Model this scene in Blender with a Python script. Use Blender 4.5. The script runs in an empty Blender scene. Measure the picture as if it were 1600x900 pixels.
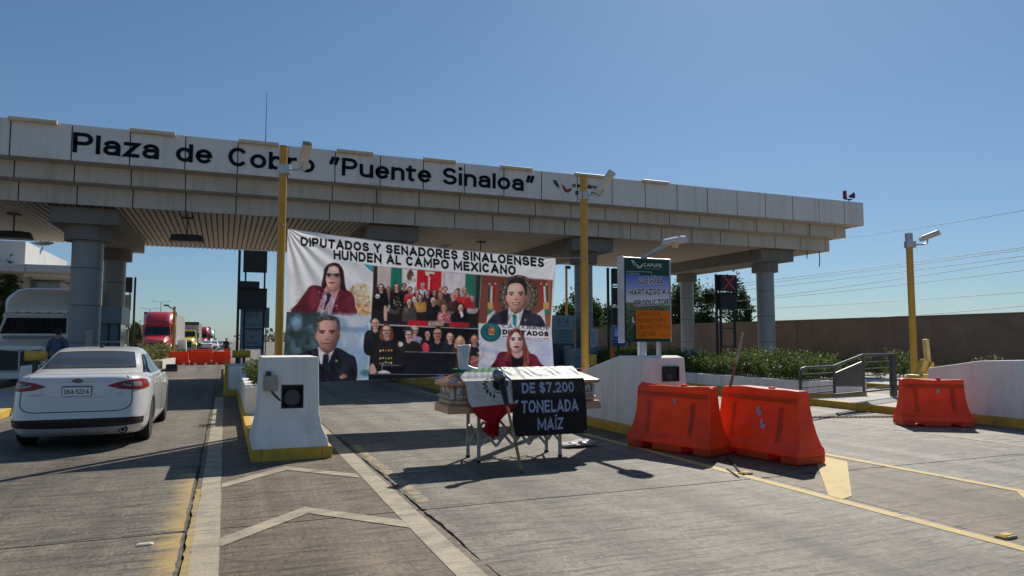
import bpy, bmesh, math, random
import numpy as np
from mathutils import Vector, Matrix

random.seed(11)
rng = np.random.default_rng(11)
S = bpy.context.scene
COL = S.collection
R = math.radians

# ---------------------------------------------------------------- camera
YAW = R(22.15); PIT = math.atan(81 / 1100.0); EYE = 1.6; FOC = 1100.0
cd = bpy.data.cameras.new('camera'); cam = bpy.data.objects.new('camera', cd); COL.objects.link(cam)
cam.location = (0, 0, EYE); cam.rotation_euler = (math.pi / 2 + PIT, 0, -YAW)
cd.sensor_width = 36; cd.lens = FOC / 1600 * 36; cd.clip_start = 0.05; cd.clip_end = 4000
S.camera = cam

# ---------------------------------------------------------------- sky and sun
SUN = Vector((0.80, 0.87, 1.0)).normalized()
world = bpy.data.worlds.new('World'); S.world = world; world.use_nodes = True
wn = world.node_tree; wn.nodes.clear()
sky = wn.nodes.new('ShaderNodeTexSky'); sky.sky_type = 'NISHITA'; sky.sun_disc = False
sky.sun_elevation = math.asin(SUN.z); sky.sun_rotation = math.atan2(SUN.x, SUN.y)
sky.altitude = 50; sky.air_density = 1.0; sky.dust_density = 0.3; sky.ozone_density = 3.0
bg = wn.nodes.new('ShaderNodeBackground'); bg.inputs['Strength'].default_value = 0.11
wo = wn.nodes.new('ShaderNodeOutputWorld')
gm = wn.nodes.new('ShaderNodeGamma'); gm.inputs['Gamma'].default_value = 0.8
tn = wn.nodes.new('ShaderNodeMix'); tn.data_type = 'RGBA'; tn.blend_type = 'MULTIPLY'; tn.inputs['Factor'].default_value = 1.0; tn.inputs['B'].default_value = (0.64, 0.83, 1.0, 1)   # the camera's white balance of the sky
wn.links.new(sky.outputs[0], gm.inputs['Color']); wn.links.new(gm.outputs[0], tn.inputs['A']); wn.links.new(tn.outputs['Result'], bg.inputs[0]); wn.links.new(bg.outputs[0], wo.inputs[0])
sd = bpy.data.lights.new('sun', 'SUN'); sd.energy = 4.9; sd.angle = R(0.5); sd.color = (1.0, 0.95, 0.86)
so = bpy.data.objects.new('sun', sd); COL.objects.link(so); so.rotation_euler = SUN.to_track_quat('Z', 'Y').to_euler()
S.view_settings.view_transform = 'Standard'; S.view_settings.look = 'None'
S.cycles.use_denoising = True; S.render.filter_size = 1.15
S.view_settings.exposure = 0.0; S.view_settings.gamma = 1.0; S.view_settings.use_curve_mapping = False

# ---------------------------------------------------------------- surveying helpers (measured points)
_fw = Vector((math.sin(YAW) * math.cos(PIT), math.cos(YAW) * math.cos(PIT), math.sin(PIT)))
_rt = Vector((math.cos(YAW), -math.sin(YAW), 0)); _up = _rt.cross(_fw)
def _ray(px, py): return _fw * FOC + _rt * (px - 800) + _up * (450 - py)
def at(px, py, Y):
    d = _ray(px, py); return Vector((0, 0, EYE)) + d * (Y / d.y)
def gz(px, py, z=0.0):
    d = _ray(px, py); return Vector((0, 0, EYE)) + d * ((z - EYE) / d.z)

def lin(c):
    c = np.asarray(c, float) / 255.0
    return np.where(c <= 0.04045, c / 12.92, ((c + 0.055) / 1.055) ** 2.4)

# ---------------------------------------------------------------- materials
MATS = {}
def _nodes(name):
    m = bpy.data.materials.new(name); m.use_nodes = True
    nt = m.node_tree; b = nt.nodes['Principled BSDF']
    return m, nt, b
def mat(name, col, rough=0.7, metal=0.0, var=0.12, scale=4.0, bump=0.0, bscale=60.0, coat=0.0, spec=0.5, dirt=None, dscale=1.3, damt=0.5, emit=0.0, streak=False):
    if name in MATS: return MATS[name]
    m, nt, b = _nodes(name)
    tc = nt.nodes.new('ShaderNodeTexCoord')
    n = nt.nodes.new('ShaderNodeTexNoise'); n.inputs['Scale'].default_value = scale; n.inputs['Detail'].default_value = 6
    nt.links.new(tc.outputs['Object'], n.inputs['Vector'])
    rp = nt.nodes.new('ShaderNodeValToRGB')
    rp.color_ramp.elements[0].position = 0.3; rp.color_ramp.elements[1].position = 0.72
    rp.color_ramp.elements[0].color = tuple(c * (1 - var) for c in col) + (1,)
    rp.color_ramp.elements[1].color = tuple(min(1, c * (1 + var)) for c in col) + (1,)
    nt.links.new(n.outputs['Fac'], rp.inputs['Fac'])
    out = rp.outputs['Color']
    if dirt:
        n2 = nt.nodes.new('ShaderNodeTexNoise'); n2.inputs['Scale'].default_value = dscale; n2.inputs['Detail'].default_value = 9; n2.inputs['Roughness'].default_value = 0.7
        if streak:
            mpp = nt.nodes.new('ShaderNodeMapping'); mpp.inputs['Scale'].default_value = (3.0, 3.0, 0.28); nt.links.new(tc.outputs['Object'], mpp.inputs['Vector']); nt.links.new(mpp.outputs[0], n2.inputs['Vector'])
        else: nt.links.new(tc.outputs['Object'], n2.inputs['Vector'])
        r2 = nt.nodes.new('ShaderNodeValToRGB'); r2.color_ramp.elements[0].position = 0.5; r2.color_ramp.elements[1].position = 0.75
        r2.color_ramp.elements[1].color = (damt, damt, damt, 1)
        nt.links.new(n2.outputs['Fac'], r2.inputs['Fac'])
        mx = nt.nodes.new('ShaderNodeMix'); mx.data_type = 'RGBA'
        nt.links.new(r2.outputs['Color'], mx.inputs['Factor']); nt.links.new(out, mx.inputs['A']); mx.inputs['B'].default_value = tuple(dirt) + (1,)
        out = mx.outputs['Result']
    nt.links.new(out, b.inputs['Base Color'])
    b.inputs['Roughness'].default_value = rough; b.inputs['Metallic'].default_value = metal
    b.inputs['Coat Weight'].default_value = coat; b.inputs['Specular IOR Level'].default_value = spec
    if emit:
        nt.links.new(out, b.inputs['Emission Color']); b.inputs['Emission Strength'].default_value = emit
    if bump:
        n3 = nt.nodes.new('ShaderNodeTexNoise'); n3.inputs['Scale'].default_value = bscale; n3.inputs['Detail'].default_value = 4
        nt.links.new(tc.outputs['Object'], n3.inputs['Vector'])
        bp = nt.nodes.new('ShaderNodeBump'); bp.inputs['Strength'].default_value = bump; bp.inputs['Distance'].default_value = 0.01
        nt.links.new(n3.outputs['Fac'], bp.inputs['Height']); nt.links.new(bp.outputs[0], b.inputs['Normal'])
    MATS[name] = m
    return m

def math_node(nt, op, a, b=None):
    n = nt.nodes.new('ShaderNodeMath'); n.operation = op
    for i, v in enumerate((a, b)):
        if v is None: continue
        if isinstance(v, (int, float)): n.inputs[i].default_value = v
        else: nt.links.new(v, n.inputs[i])
    return n.outputs[0]
def noise_node(nt, vec, scale3, scale=1.0, detail=6, rough=0.6):
    mp = nt.nodes.new('ShaderNodeMapping'); mp.inputs['Scale'].default_value = scale3
    nt.links.new(vec, mp.inputs['Vector'])
    n = nt.nodes.new('ShaderNodeTexNoise'); n.inputs['Scale'].default_value = scale; n.inputs['Detail'].default_value = detail; n.inputs['Roughness'].default_value = rough
    nt.links.new(mp.outputs[0], n.inputs['Vector'])
    return n.outputs['Fac']
def ramp(nt, fac, p0, p1, c0=(0, 0, 0), c1=(1, 1, 1)):
    r = nt.nodes.new('ShaderNodeValToRGB'); e = r.color_ramp.elements
    e[0].position = p0; e[1].position = p1; e[0].color = tuple(c0) + (1,); e[1].color = tuple(c1) + (1,)
    nt.links.new(fac, r.inputs['Fac']); return r.outputs['Color']
def mixc(nt, fac, a, b, mode='MIX'):
    mx = nt.nodes.new('ShaderNodeMix'); mx.data_type = 'RGBA'; mx.blend_type = mode
    for key, v in (('Factor', fac), ('A', a), ('B', b)):
        if isinstance(v, (int, float)): mx.inputs[key].default_value = v
        elif isinstance(v, tuple): mx.inputs[key].default_value = v + (1,) if len(v) == 3 else v
        else: nt.links.new(v, mx.inputs[key])
    return mx.outputs['Result']

def concrete_road(name, base, paint=None, wear=(0.42, 0.6), fade=None):
    """brushed concrete pavement; with paint, worn road paint over the same concrete"""
    m, nt, b = _nodes(name)
    geo = nt.nodes.new('ShaderNodeNewGeometry'); pos = geo.outputs['Position']
    oi = nt.nodes.new('ShaderNodeObjectInfo')
    big = noise_node(nt, pos, (0.35, 0.22, 1), 1.0, 5)
    med = noise_node(nt, pos, (1.6, 2.4, 1), 1.0, 8, 0.65)
    tine = noise_node(nt, pos, (1.1, 30, 1), 1.0, 5, 0.7)
    tine2 = noise_node(nt, pos, (3.0, 95, 1), 1.0, 3, 0.6)
    spk = noise_node(nt, pos, (1, 1, 1), 70.0, 3, 0.7)
    c = ramp(nt, big, 0.3, 0.7, tuple(x * 0.74 for x in base), tuple(x * 1.16 for x in base))
    c = mixc(nt, 1.0, c, ramp(nt, med, 0.3, 0.72, (0.68, 0.68, 0.69), (1.18, 1.17, 1.14)), 'MULTIPLY')
    patch = ramp(nt, noise_node(nt, pos, (0.5, 0.8, 1), 1.0, 4), 0.42, 0.66)
    # brushed transverse streaks, clustered in patches; grain and pits of exposed aggregate
    mask = ramp(nt, noise_node(nt, pos, (0.5, 0.6, 1), 1.0, 4), 0.38, 0.6, (0.1, 0.1, 0.1), (1, 1, 1))
    def dark(vec3, p0, p1, amt, k, detail=4, m=None):
        nonlocal c
        f = math_node(nt, 'MULTIPLY', ramp(nt, noise_node(nt, pos, vec3, 1.0, detail, 0.62), p0, p1), amt)
        if m is not None: f = math_node(nt, 'MULTIPLY', f, m)
        c = mixc(nt, f, c, tuple(min(1, x * k) for x in base))
    dark((1.1, 8.5, 1), 0.53, 0.62, 0.8, 0.2, 5, mask)
    dark((2.0, 19, 1), 0.53, 0.62, 0.75, 0.22, 4)
    dark((1.6, 14, 1), 0.6, 0.7, 0.25, 1.6, 4)
    dark((34, 11, 1), 0.52, 0.64, 0.6, 0.3, 3)
    dark((17, 5, 1), 0.56, 0.66, 0.45, 0.35, 3)
    dark((30, 12, 1), 0.6, 0.68, 0.45, 2.0, 3)
    tone = math_node(nt, 'ADD', math_node(nt, 'MULTIPLY', oi.outputs['Random'], 0.12), 0.94)
    if not paint:
        cmb = nt.nodes.new('ShaderNodeCombineColor')
        for k in range(3): nt.links.new(tone, cmb.inputs[k])
        c = mixc(nt, 1.0, c, cmb.outputs[0], 'MULTIPLY')
        # tyre-polished oil tracks along the lanes
        trk = noise_node(nt, pos, (1.5, 0.05, 1), 1.0, 3)
        c = mixc(nt, 1.0, c, ramp(nt, trk, 0.36, 0.6, (0.62, 0.61, 0.6), (1.08, 1.08, 1.08)), 'MULTIPLY')
        # small dark spots: gum and oil drips
        v = nt.nodes.new('ShaderNodeTexVoronoi'); v.inputs['Scale'].default_value = 2.6; nt.links.new(pos, v.inputs['Vector'])
        c = mixc(nt, 1.0, c, ramp(nt, v.outputs['Distance'], 0.028, 0.05, (0.3, 0.29, 0.28), (1, 1, 1)), 'MULTIPLY')
    else:
        w = noise_node(nt, pos, (2.2, 5, 1), 1.0, 9, 0.75)
        w2 = math_node(nt, 'ADD', math_node(nt, 'MULTIPLY', w, 0.7), math_node(nt, 'MULTIPLY', tine2, 0.3))
        if fade:   # the paint thins out across its width
            sp = nt.nodes.new('ShaderNodeSeparateXYZ'); nt.links.new(pos, sp.inputs[0]); mr = nt.nodes.new('ShaderNodeMapRange')
            mr.inputs['From Min'].default_value = fade[0]; mr.inputs['From Max'].default_value = fade[1]; mr.inputs['To Min'].default_value = -0.28; mr.inputs['To Max'].default_value = 0.1; nt.links.new(sp.outputs['X'], mr.inputs['Value'])
            w2 = math_node(nt, 'ADD', w2, mr.outputs[0])
        pc = mixc(nt, 1.0, ramp(nt, spk, 0.3, 0.65, tuple(x * 0.86 for x in paint), tuple(min(1, x * 1.1) for x in paint)), ramp(nt, med, 0.3, 0.7, (0.86, 0.86, 0.86), (1.06, 1.06, 1.06)), 'MULTIPLY')
        c = mixc(nt, ramp(nt, w2, wear[0], wear[1]), c, pc)
    nt.links.new(c, b.inputs['Base Color'])
    b.inputs['Roughness'].default_value = 0.72; b.inputs['Specular IOR Level'].default_value = 0.35
    h = math_node(nt, 'ADD', math_node(nt, 'MULTIPLY', tine2, 0.6), math_node(nt, 'MULTIPLY', spk, 0.5))
    bp = nt.nodes.new('ShaderNodeBump'); bp.inputs['Strength'].default_value = 0.45; bp.inputs['Distance'].default_value = 0.012
    nt.links.new(h, bp.inputs['Height']); nt.links.new(bp.outputs[0], b.inputs['Normal'])
    MATS[name] = m; return m

def leaf_mat(name, dark, light, scale=2.2):
    m, nt, b = _nodes(name)
    geo = nt.nodes.new('ShaderNodeNewGeometry')
    f = noise_node(nt, geo.outputs['Position'], (1, 1, 1), scale, 3)
    f2 = noise_node(nt, geo.outputs['Position'], (1, 1, 1), 37.0, 2)
    c = ramp(nt, math_node(nt, 'ADD', math_node(nt, 'MULTIPLY', f, 0.6), math_node(nt, 'MULTIPLY', f2, 0.4)), 0.38, 0.62, dark, light)
    nt.links.new(c, b.inputs['Base Color']); b.inputs['Roughness'].default_value = 0.55
    tr = nt.nodes.new('ShaderNodeBsdfTranslucent'); nt.links.new(c, tr.inputs['Color'])
    mx = nt.nodes.new('ShaderNodeMixShader'); mx.inputs[0].default_value = 0.4
    nt.links.new(b.outputs[0], mx.inputs[1]); nt.links.new(tr.outputs[0], mx.inputs[2])
    nt.links.new(mx.outputs[0], nt.nodes['Material Output'].inputs['Surface'])
    MATS[name] = m; return m

def print_mat(name, transl=0.3, rough=0.5, bump=0.0):
    """flat print: colours stored on the mesh"""
    m, nt, b = _nodes(name)
    a = nt.nodes.new('ShaderNodeAttribute'); a.attribute_name = 'print'
    nt.links.new(a.outputs['Color'], b.inputs['Base Color']); b.inputs['Roughness'].default_value = rough; b.inputs['Specular IOR Level'].default_value = 0.3
    if bump:
        tc = nt.nodes.new('ShaderNodeTexCoord')
        n = noise_node(nt, tc.outputs['Object'], (1, 1, 1), 9.0, 5)
        bp = nt.nodes.new('ShaderNodeBump'); bp.inputs['Strength'].default_value = bump; bp.inputs['Distance'].default_value = 0.03
        nt.links.new(n, bp.inputs['Height']); nt.links.new(bp.outputs[0], b.inputs['Normal'])
    if transl:
        tr = nt.nodes.new('ShaderNodeBsdfTranslucent'); nt.links.new(a.outputs['Color'], tr.inputs['Color'])
        mx = nt.nodes.new('ShaderNodeMixShader'); mx.inputs[0].default_value = transl
        nt.links.new(b.outputs[0], mx.inputs[1]); nt.links.new(tr.outputs[0], mx.inputs[2])
        nt.links.new(mx.outputs[0], nt.nodes['Material Output'].inputs['Surface'])
    MATS[name] = m; return m

def plastic_mat(name, col, transl=0.35):
    m, nt, b = _nodes(name)
    tc = nt.nodes.new('ShaderNodeTexCoord')
    f = noise_node(nt, tc.outputs['Object'], (1, 1, 1), 3.0, 6)
    c = ramp(nt, f, 0.3, 0.7, tuple(x * 0.8 for x in col), tuple(min(1, x * 1.12) for x in col))
    sc = noise_node(nt, tc.outputs['Object'], (1, 1, 2.5), 6.0, 8, 0.75)
    c = mixc(nt, ramp(nt, sc, 0.62, 0.74, (0, 0, 0), (0.5, 0.5, 0.5)), c, (0.2, 0.07, 0.045))
    nt.links.new(c, b.inputs['Base Color']); b.inputs['Roughness'].default_value = 0.42
    tr = nt.nodes.new('ShaderNodeBsdfTranslucent'); nt.links.new(c, tr.inputs['Color'])
    mx = nt.nodes.new('ShaderNodeMixShader'); mx.inputs[0].default_value = transl
    nt.links.new(b.outputs[0], mx.inputs[1]); nt.links.new(tr.outputs[0], mx.inputs[2])
    nt.links.new(mx.outputs[0], nt.nodes['Material Output'].inputs['Surface'])
    MATS[name] = m; return m

def block_wall_mat(name, c0, c1, mort):
    m, nt, b = _nodes(name)
    tc = nt.nodes.new('ShaderNodeTexCoord')
    mp = nt.nodes.new('ShaderNodeMapping'); mp.inputs['Rotation'].default_value = (0, 0, 0)
    sep = nt.nodes.new('ShaderNodeSeparateXYZ'); nt.links.new(tc.outputs['Object'], sep.inputs[0])
    cmb = nt.nodes.new('ShaderNodeCombineXYZ'); nt.links.new(sep.outputs['Y'], cmb.inputs['X']); nt.links.new(sep.outputs['Z'], cmb.inputs['Y'])
    br = nt.nodes.new('ShaderNodeTexBrick'); br.inputs['Scale'].default_value = 1.0
    br.inputs['Brick Width'].default_value = 0.4; br.inputs['Row Height'].default_value = 0.2; br.inputs['Mortar Size'].default_value = 0.012
    br.inputs['Color1'].default_value = c0 + (1,); br.inputs['Color2'].default_value = c1 + (1,); br.inputs['Mortar'].default_value = mort + (1,)
    nt.links.new(cmb.outputs[0], br.inputs['Vector'])
    st = noise_node(nt, tc.outputs['Object'], (1, 0.5, 0.3), 0.9, 8, 0.7)
    c = mixc(nt, 1.0, br.outputs['Color'], ramp(nt, st, 0.3, 0.7, (0.7, 0.7, 0.7), (1.15, 1.13, 1.1)), 'MULTIPLY')
    nt.links.new(c, b.inputs['Base Color']); b.inputs['Roughness'].default_value = 0.9
    MATS[name] = m; return m

def glass_mat(name, col=(0.02, 0.025, 0.03), rough=0.06):
    return mat(name, col, rough, var=0.05, spec=0.8)

# ---------------------------------------------------------------- object helpers
LOC = {}
def tag(o, label=None, cat=None, group=None, kind=None):
    if label: o['label'] = label
    if cat: o['category'] = cat
    if group: o['group'] = group
    if kind: o['kind'] = kind
    return o
def thing(name, label, cat, loc, group=None, rz=0.0):
    """an Empty at the thing's base; its parts are built in world coordinates (rz applied last, with turn())"""
    o = bpy.data.objects.new(name, None); COL.objects.link(o); o.location = loc
    LOC[o.name] = Vector(loc); tag(o, label, cat, group); o.empty_display_size = 0.3
    return o
def place(o, loc, rz=0.0, sc=None):
    o.location = loc; o.rotation_euler = (0, 0, rz)
    if sc: o.scale = (sc, sc, sc)
    return o
def copy_tree(o, parent=None):
    c = o.copy(); COL.objects.link(c); LOC[c.name] = LOC.get(o.name, Vector((0, 0, 0)))
    if parent: c.parent = parent
    for ch in [x for x in bpy.data.objects if x.parent == o]:
        copy_tree(ch, c)
    return c

class MB:
    """collects shapes and links them as ONE mesh object"""
    def __init__(self): self.v = []; self.f = []; self.mi = []; self.m = 0
    def add(self, vs, fs):
        n = len(self.v); self.v.extend([tuple(p) for p in vs]); self.f.extend([tuple(i + n for i in f) for f in fs]); self.mi.extend([self.m] * len(fs)); return self
    def box(self, x0, x1, y0, y1, z0, z1):
        vs = [(x0, y0, z0), (x1, y0, z0), (x1, y1, z0), (x0, y1, z0), (x0, y0, z1), (x1, y0, z1), (x1, y1, z1), (x0, y1, z1)]
        return self.add(vs, [(0, 3, 2, 1), (4, 5, 6, 7), (0, 1, 5, 4), (1, 2, 6, 5), (2, 3, 7, 6), (3, 0, 4, 7)])
    def obox(self, c, ax, ay, az):
        """box with centre c and half-axis vectors"""
        c, ax, ay, az = map(Vector, (c, ax, ay, az)); vs = []
        for sz in (-1, 1):
            for sx, sy in ((-1, -1), (1, -1), (1, 1), (-1, 1)): vs.append(c + ax * sx + ay * sy + az * sz)
        return self.add(vs, [(0, 3, 2, 1), (4, 5, 6, 7), (0, 1, 5, 4), (1, 2, 6, 5), (2, 3, 7, 6), (3, 0, 4, 7)])
    def bar(self, p, q, w, h, up=(0, 0, 1)):
        p, q = Vector(p), Vector(q); d = (q - p); L = d.length; d.normalize(); u = Vector(up)
        if abs(d.dot(u)) > 0.98: u = Vector((0, 1, 0))
        s = d.cross(u).normalized(); u = s.cross(d).normalized()
        return self.obox((p + q) / 2, d * (L / 2), s * (w / 2), u * (h / 2))
    def tube(self, pts, r, n=8, cap=True):
        pts = [Vector(p) for p in pts]; rs = r if isinstance(r, (list, tuple)) else [r] * len(pts)
        rings = []; ref = None
        for i, p in enumerate(pts):
            d = (pts[min(i + 1, len(pts) - 1)] - pts[max(i - 1, 0)]).normalized()
            if ref is None: ref = Vector((0, 0, 1)) if abs(d.z) < 0.9 else Vector((1, 0, 0))
            s = d.cross(ref)
            if s.length < 1e-4: s = d.cross(Vector((0, 1, 0.2)))
            s.normalize(); u = s.cross(d).normalized(); ref = u
            rings.append([p + (s * math.cos(2 * math.pi * k / n) + u * math.sin(2 * math.pi * k / n)) * rs[i] for k in range(n)])
        return self.rings(rings, cap)
    def cyl(self, p, q, r0, r1=None, n=20): return self.tube([p, q], [r0, r0 if r1 is None else r1], n)
    def rings(self, rings, cap=True, closed=True):
        vs = [p for r in rings for p in r]; n = len(rings[0]); fs = []
        for i in range(len(rings) - 1):
            for k in range(n if closed else n - 1):
                a = i * n + k; b = i * n + (k + 1) % n; fs.append((a, b, b + n, a + n))
        if cap: fs.append(tuple(range(n - 1, -1, -1))); fs.append(tuple((len(rings) - 1) * n + k for k in range(n)))
        return self.add(vs, fs)
    def grid(self, pts):
        """pts[i][j] sheet"""
        n = len(pts[0]); vs = [p for r in pts for p in r]; fs = []
        for i in range(len(pts) - 1):
            for j in range(n - 1): fs.append((i * n + j, i * n + j + 1, (i + 1) * n + j + 1, (i + 1) * n + j))
        return self.add(vs, fs)
    def prism(self, poly, z0, z1):
        n = len(poly); vs = [(x, y, z0) for x, y in poly] + [(x, y, z1) for x, y in poly]
        fs = [tuple(range(n - 1, -1, -1)), tuple(range(n, 2 * n))] + [(i, (i + 1) % n, n + (i + 1) % n, n + i) for i in range(n)]
        return self.add(vs, fs)
    def sphere(self, c, r, n=12, m=8, sz=1.0, sx=1.0, sy=1.0):
        rings = []
        for i in range(m + 1):
            t = math.pi * (i + 0.02 if i == 0 else i - 0.02 if i == m else i) / m
            rings.append([(c[0] + sx * r * math.sin(t) * math.cos(2 * math.pi * k / n), c[1] + sy * r * math.sin(t) * math.sin(2 * math.pi * k / n), c[2] - sz * r * math.cos(t)) for k in range(n)])
        return self.rings(rings)
    def mesh(self, name, mats, off=Vector((0, 0, 0))):
        me = bpy.data.meshes.new(name)
        me.from_pydata([(p[0] - off.x, p[1] - off.y, p[2] - off.z) for p in self.v], [], self.f)
        for m in mats: me.materials.append(m)
        if len(mats) > 1: me.polygons.foreach_set('material_index', self.mi)
        return me
    def build(self, name, mats, parent=None, smooth=False, bevel=0.0, auto=None, kind=None, seg=2, loc=None, recalc=True):
        if not isinstance(mats, (list, tuple)): mats = [mats]
        off = LOC.get(parent.name, Vector((0, 0, 0))) if parent else (Vector(loc) if loc is not None else Vector((0, 0, 0)))
        me = self.mesh(name, mats, off)
        if recalc:
            bm = bmesh.new(); bm.from_mesh(me); bmesh.ops.recalc_face_normals(bm, faces=bm.faces); bm.to_mesh(me); bm.free()
        if smooth: me.polygons.foreach_set('use_smooth', [True] * len(me.polygons))
        if auto is not None:
            me.polygons.foreach_set('use_smooth', [True] * len(me.polygons)); me.set_sharp_from_angle(angle=R(auto))
        o = bpy.data.objects.new(name, me); COL.objects.link(o)
        if parent: o.parent = parent; LOC[o.name] = off
        elif loc is not None: o.location = loc; LOC[o.name] = off
        if bevel:
            md = o.modifiers.new('bevel', 'BEVEL'); md.width = bevel; md.segments = seg; md.limit_method = 'ANGLE'; md.angle_limit = R(40)
        if kind: o['kind'] = kind
        return o

# --- stroke lettering: every glyph is a set of strokes in a unit box, swept to the stroke weight
def _arc(cx, cy, rx, ry, a0, a1, n=12): return [(cx + rx * math.cos(R(a0 + (a1 - a0) * k / n)), cy + ry * math.sin(R(a0 + (a1 - a0) * k / n))) for k in range(n + 1)]
_O = ['c'] + _arc(.5, .5, .5, .5, 0, 345, 23)
_S = _arc(.5, .745, .46, .255, 30, 270) + _arc(.5, .255, .5, .255, 90, -150)[1:]
XH = 0.745
GL = {
 'A': (.74, [[(0, 0), (.5, 1), (1, 0)], [(.2, .28), (.8, .28)]]), 'B': (.62, [[(0, 0), (0, 1)], [(0, 1)] + _arc(.58, .765, .34, .235, 90, -90) + [(0, .53)], [(0, .53)] + _arc(.62, .265, .38, .265, 90, -90) + [(0, 0)]]),
 'C': (.68, [_arc(.5, .5, .5, .5, 48, 312, 18)]), 'D': (.66, [['c', (0, 0), (0, 1)] + _arc(.45, .5, .55, .5, 90, -90)]), 'E': (.54, [[(1, 1), (0, 1), (0, 0), (1, 0)], [(0, .52), (.86, .52)]]),
 'F': (.52, [[(1, 1), (0, 1), (0, 0)], [(0, .5), (.84, .5)]]), 'G': (.7, [_arc(.5, .5, .5, .5, 48, 340, 18) + [(1, .46), (.58, .46)]]), 'H': (.66, [[(0, 0), (0, 1)], [(1, 0), (1, 1)], [(0, .52), (1, .52)]]),
 'I': (0, [[(.5, 0), (.5, 1)]]), 'J': (.5, [[(1, 1), (1, .32)] + _arc(.5, .3, .5, .3, 0, -170)]), 'K': (.66, [[(0, 0), (0, 1)], [(1, 1), (.05, .4)], [(.34, .58), (1, 0)]]), 'L': (.5, [[(0, 1), (0, 0), (1, 0)]]),
 'M': (.84, [[(0, 0), (0, 1), (.5, .22), (1, 1), (1, 0)]]), 'N': (.68, [[(0, 0), (0, 1), (1, 0), (1, 1)]]), 'O': (.74, [_O]), 'P': (.6, [[(0, 0), (0, 1)] + _arc(.58, .73, .42, .27, 90, -90) + [(0, .46)]]),
 'R': (.63, [[(0, 0), (0, 1)] + _arc(.58, .73, .4, .27, 90, -90) + [(0, .46)], [(.5, .44), (1, 0)]]), 'S': (.6, [_S]), 'T': (.62, [[(0, 1), (1, 1)], [(.5, 0), (.5, .9)]]), 'U': (.65, [[(0, 1), (0, .36)] + _arc(.5, .36, .5, .36, 180, 360) + [(1, 1)]]),
 'V': (.72, [[(0, 1), (.5, 0), (1, 1)]]), 'X': (.7, [[(0, 0), (1, 1)], [(0, 1), (1, 0)]]), 'Y': (.68, [[(0, 1), (.5, .48), (1, 1)], [(.5, .48), (.5, 0)]]), 'Z': (.6, [[(0, 1), (1, 1), (0, 0), (1, 0)]]),
 '0': (.56, [_O]), '2': (.56, [_arc(.5, .7, .48, .3, 165, -30) + [(0, 0), (1, 0)]]), '4': (.6, [[(1, .26), (0, .26), (.72, 1), (.72, 0)]]), '5': (.56, [[(.9, 1), (.1, 1), (.05, .55)] + _arc(.48, .33, .52, .33, 120, -150)]), '7': (.54, [[(0, 1), (1, 1), (.34, 0)]]),
 '$': (.54, [_S, [(.5, -.1), (.5, 1.1)]]), '.': (0, [[(.5, 0), (.5, .02)]]), '-': (.3, [[(0, .45), (1, .45)]]), '!': (0, [[(.5, .34), (.5, 1)], [(.5, 0), (.5, .01)]]), '\u00a1': (0, [[(.5, -.2), (.5, .46)], [(.5, .8), (.5, .81)]]),
 '\u201c': (.34, [[(0, .68), (.28, 1)], [(.66, .68), (.94, 1)]]), '\u201d': (.34, [[(.06, .68), (.3, 1)], [(.7, .68), (.96, 1)]]), ' ': (.2, []),
}
_lo = {
 'a': (.52, [_arc(.5, .68, .47, .32, 155, 0) + [(.97, 0)], [(.97, .58)] + _arc(.4, .29, .4, .29, 90, 270) + _arc(.5, .42, .47, .42, -70, -20, 4)]), 'b': (.54, [[(0, 0), (0, 1.34)], _O]), 'c': (.5, [_arc(.5, .5, .5, .5, 48, 312, 16)]), 'd': (.54, [[(1, 0), (1, 1.34)], _O]),
 'e': (.54, [[(.02, .52)] + [(1, .52)] + _arc(.5, .5, .5, .5, 5, 315, 18)]), 'i': (0, [[(.5, 0), (.5, 1)], [(.5, 1.6), (.5, 1.62)]]), 'l': (0, [[(.5, 0), (.5, 1.34)]]), 'm': (.86, [[(0, 0), (0, 1)], [(0, .6)] + _arc(.25, .66, .25, .34, 180, 0) + [(.5, 0)], [(.5, .6)] + _arc(.75, .66, .25, .34, 180, 0) + [(1, 0)]]),
 'n': (.52, [[(0, 0), (0, 1)], [(0, .58)] + _arc(.5, .62, .5, .38, 180, 0) + [(1, 0)]]), 'o': (.56, [_O]), 'p': (.54, [[(0, -.34), (0, 1)], _O]), 'r': (.3, [[(0, 0), (0, 1)], [(0, .5), (.12, .78), (.45, .96), (1, 1)]]), 's': (.46, [_S]),
 't': (.32, [[(.3, 1.28), (.3, .3)] + _arc(.68, .26, .38, .26, 180, 275), [(-.15, 1), (1, 1)]]), 'u': (.52, [[(0, 1), (0, .36)] + _arc(.5, .36, .5, .36, 180, 360), [(1, 1), (1, 0)]]), 'z': (.46, [[(0, 1), (1, 1), (0, 0), (1, 0)]]),
}
_ACC = {'\u00c1': 'A', '\u00cd': 'I', '\u00d3': 'O'}
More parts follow.
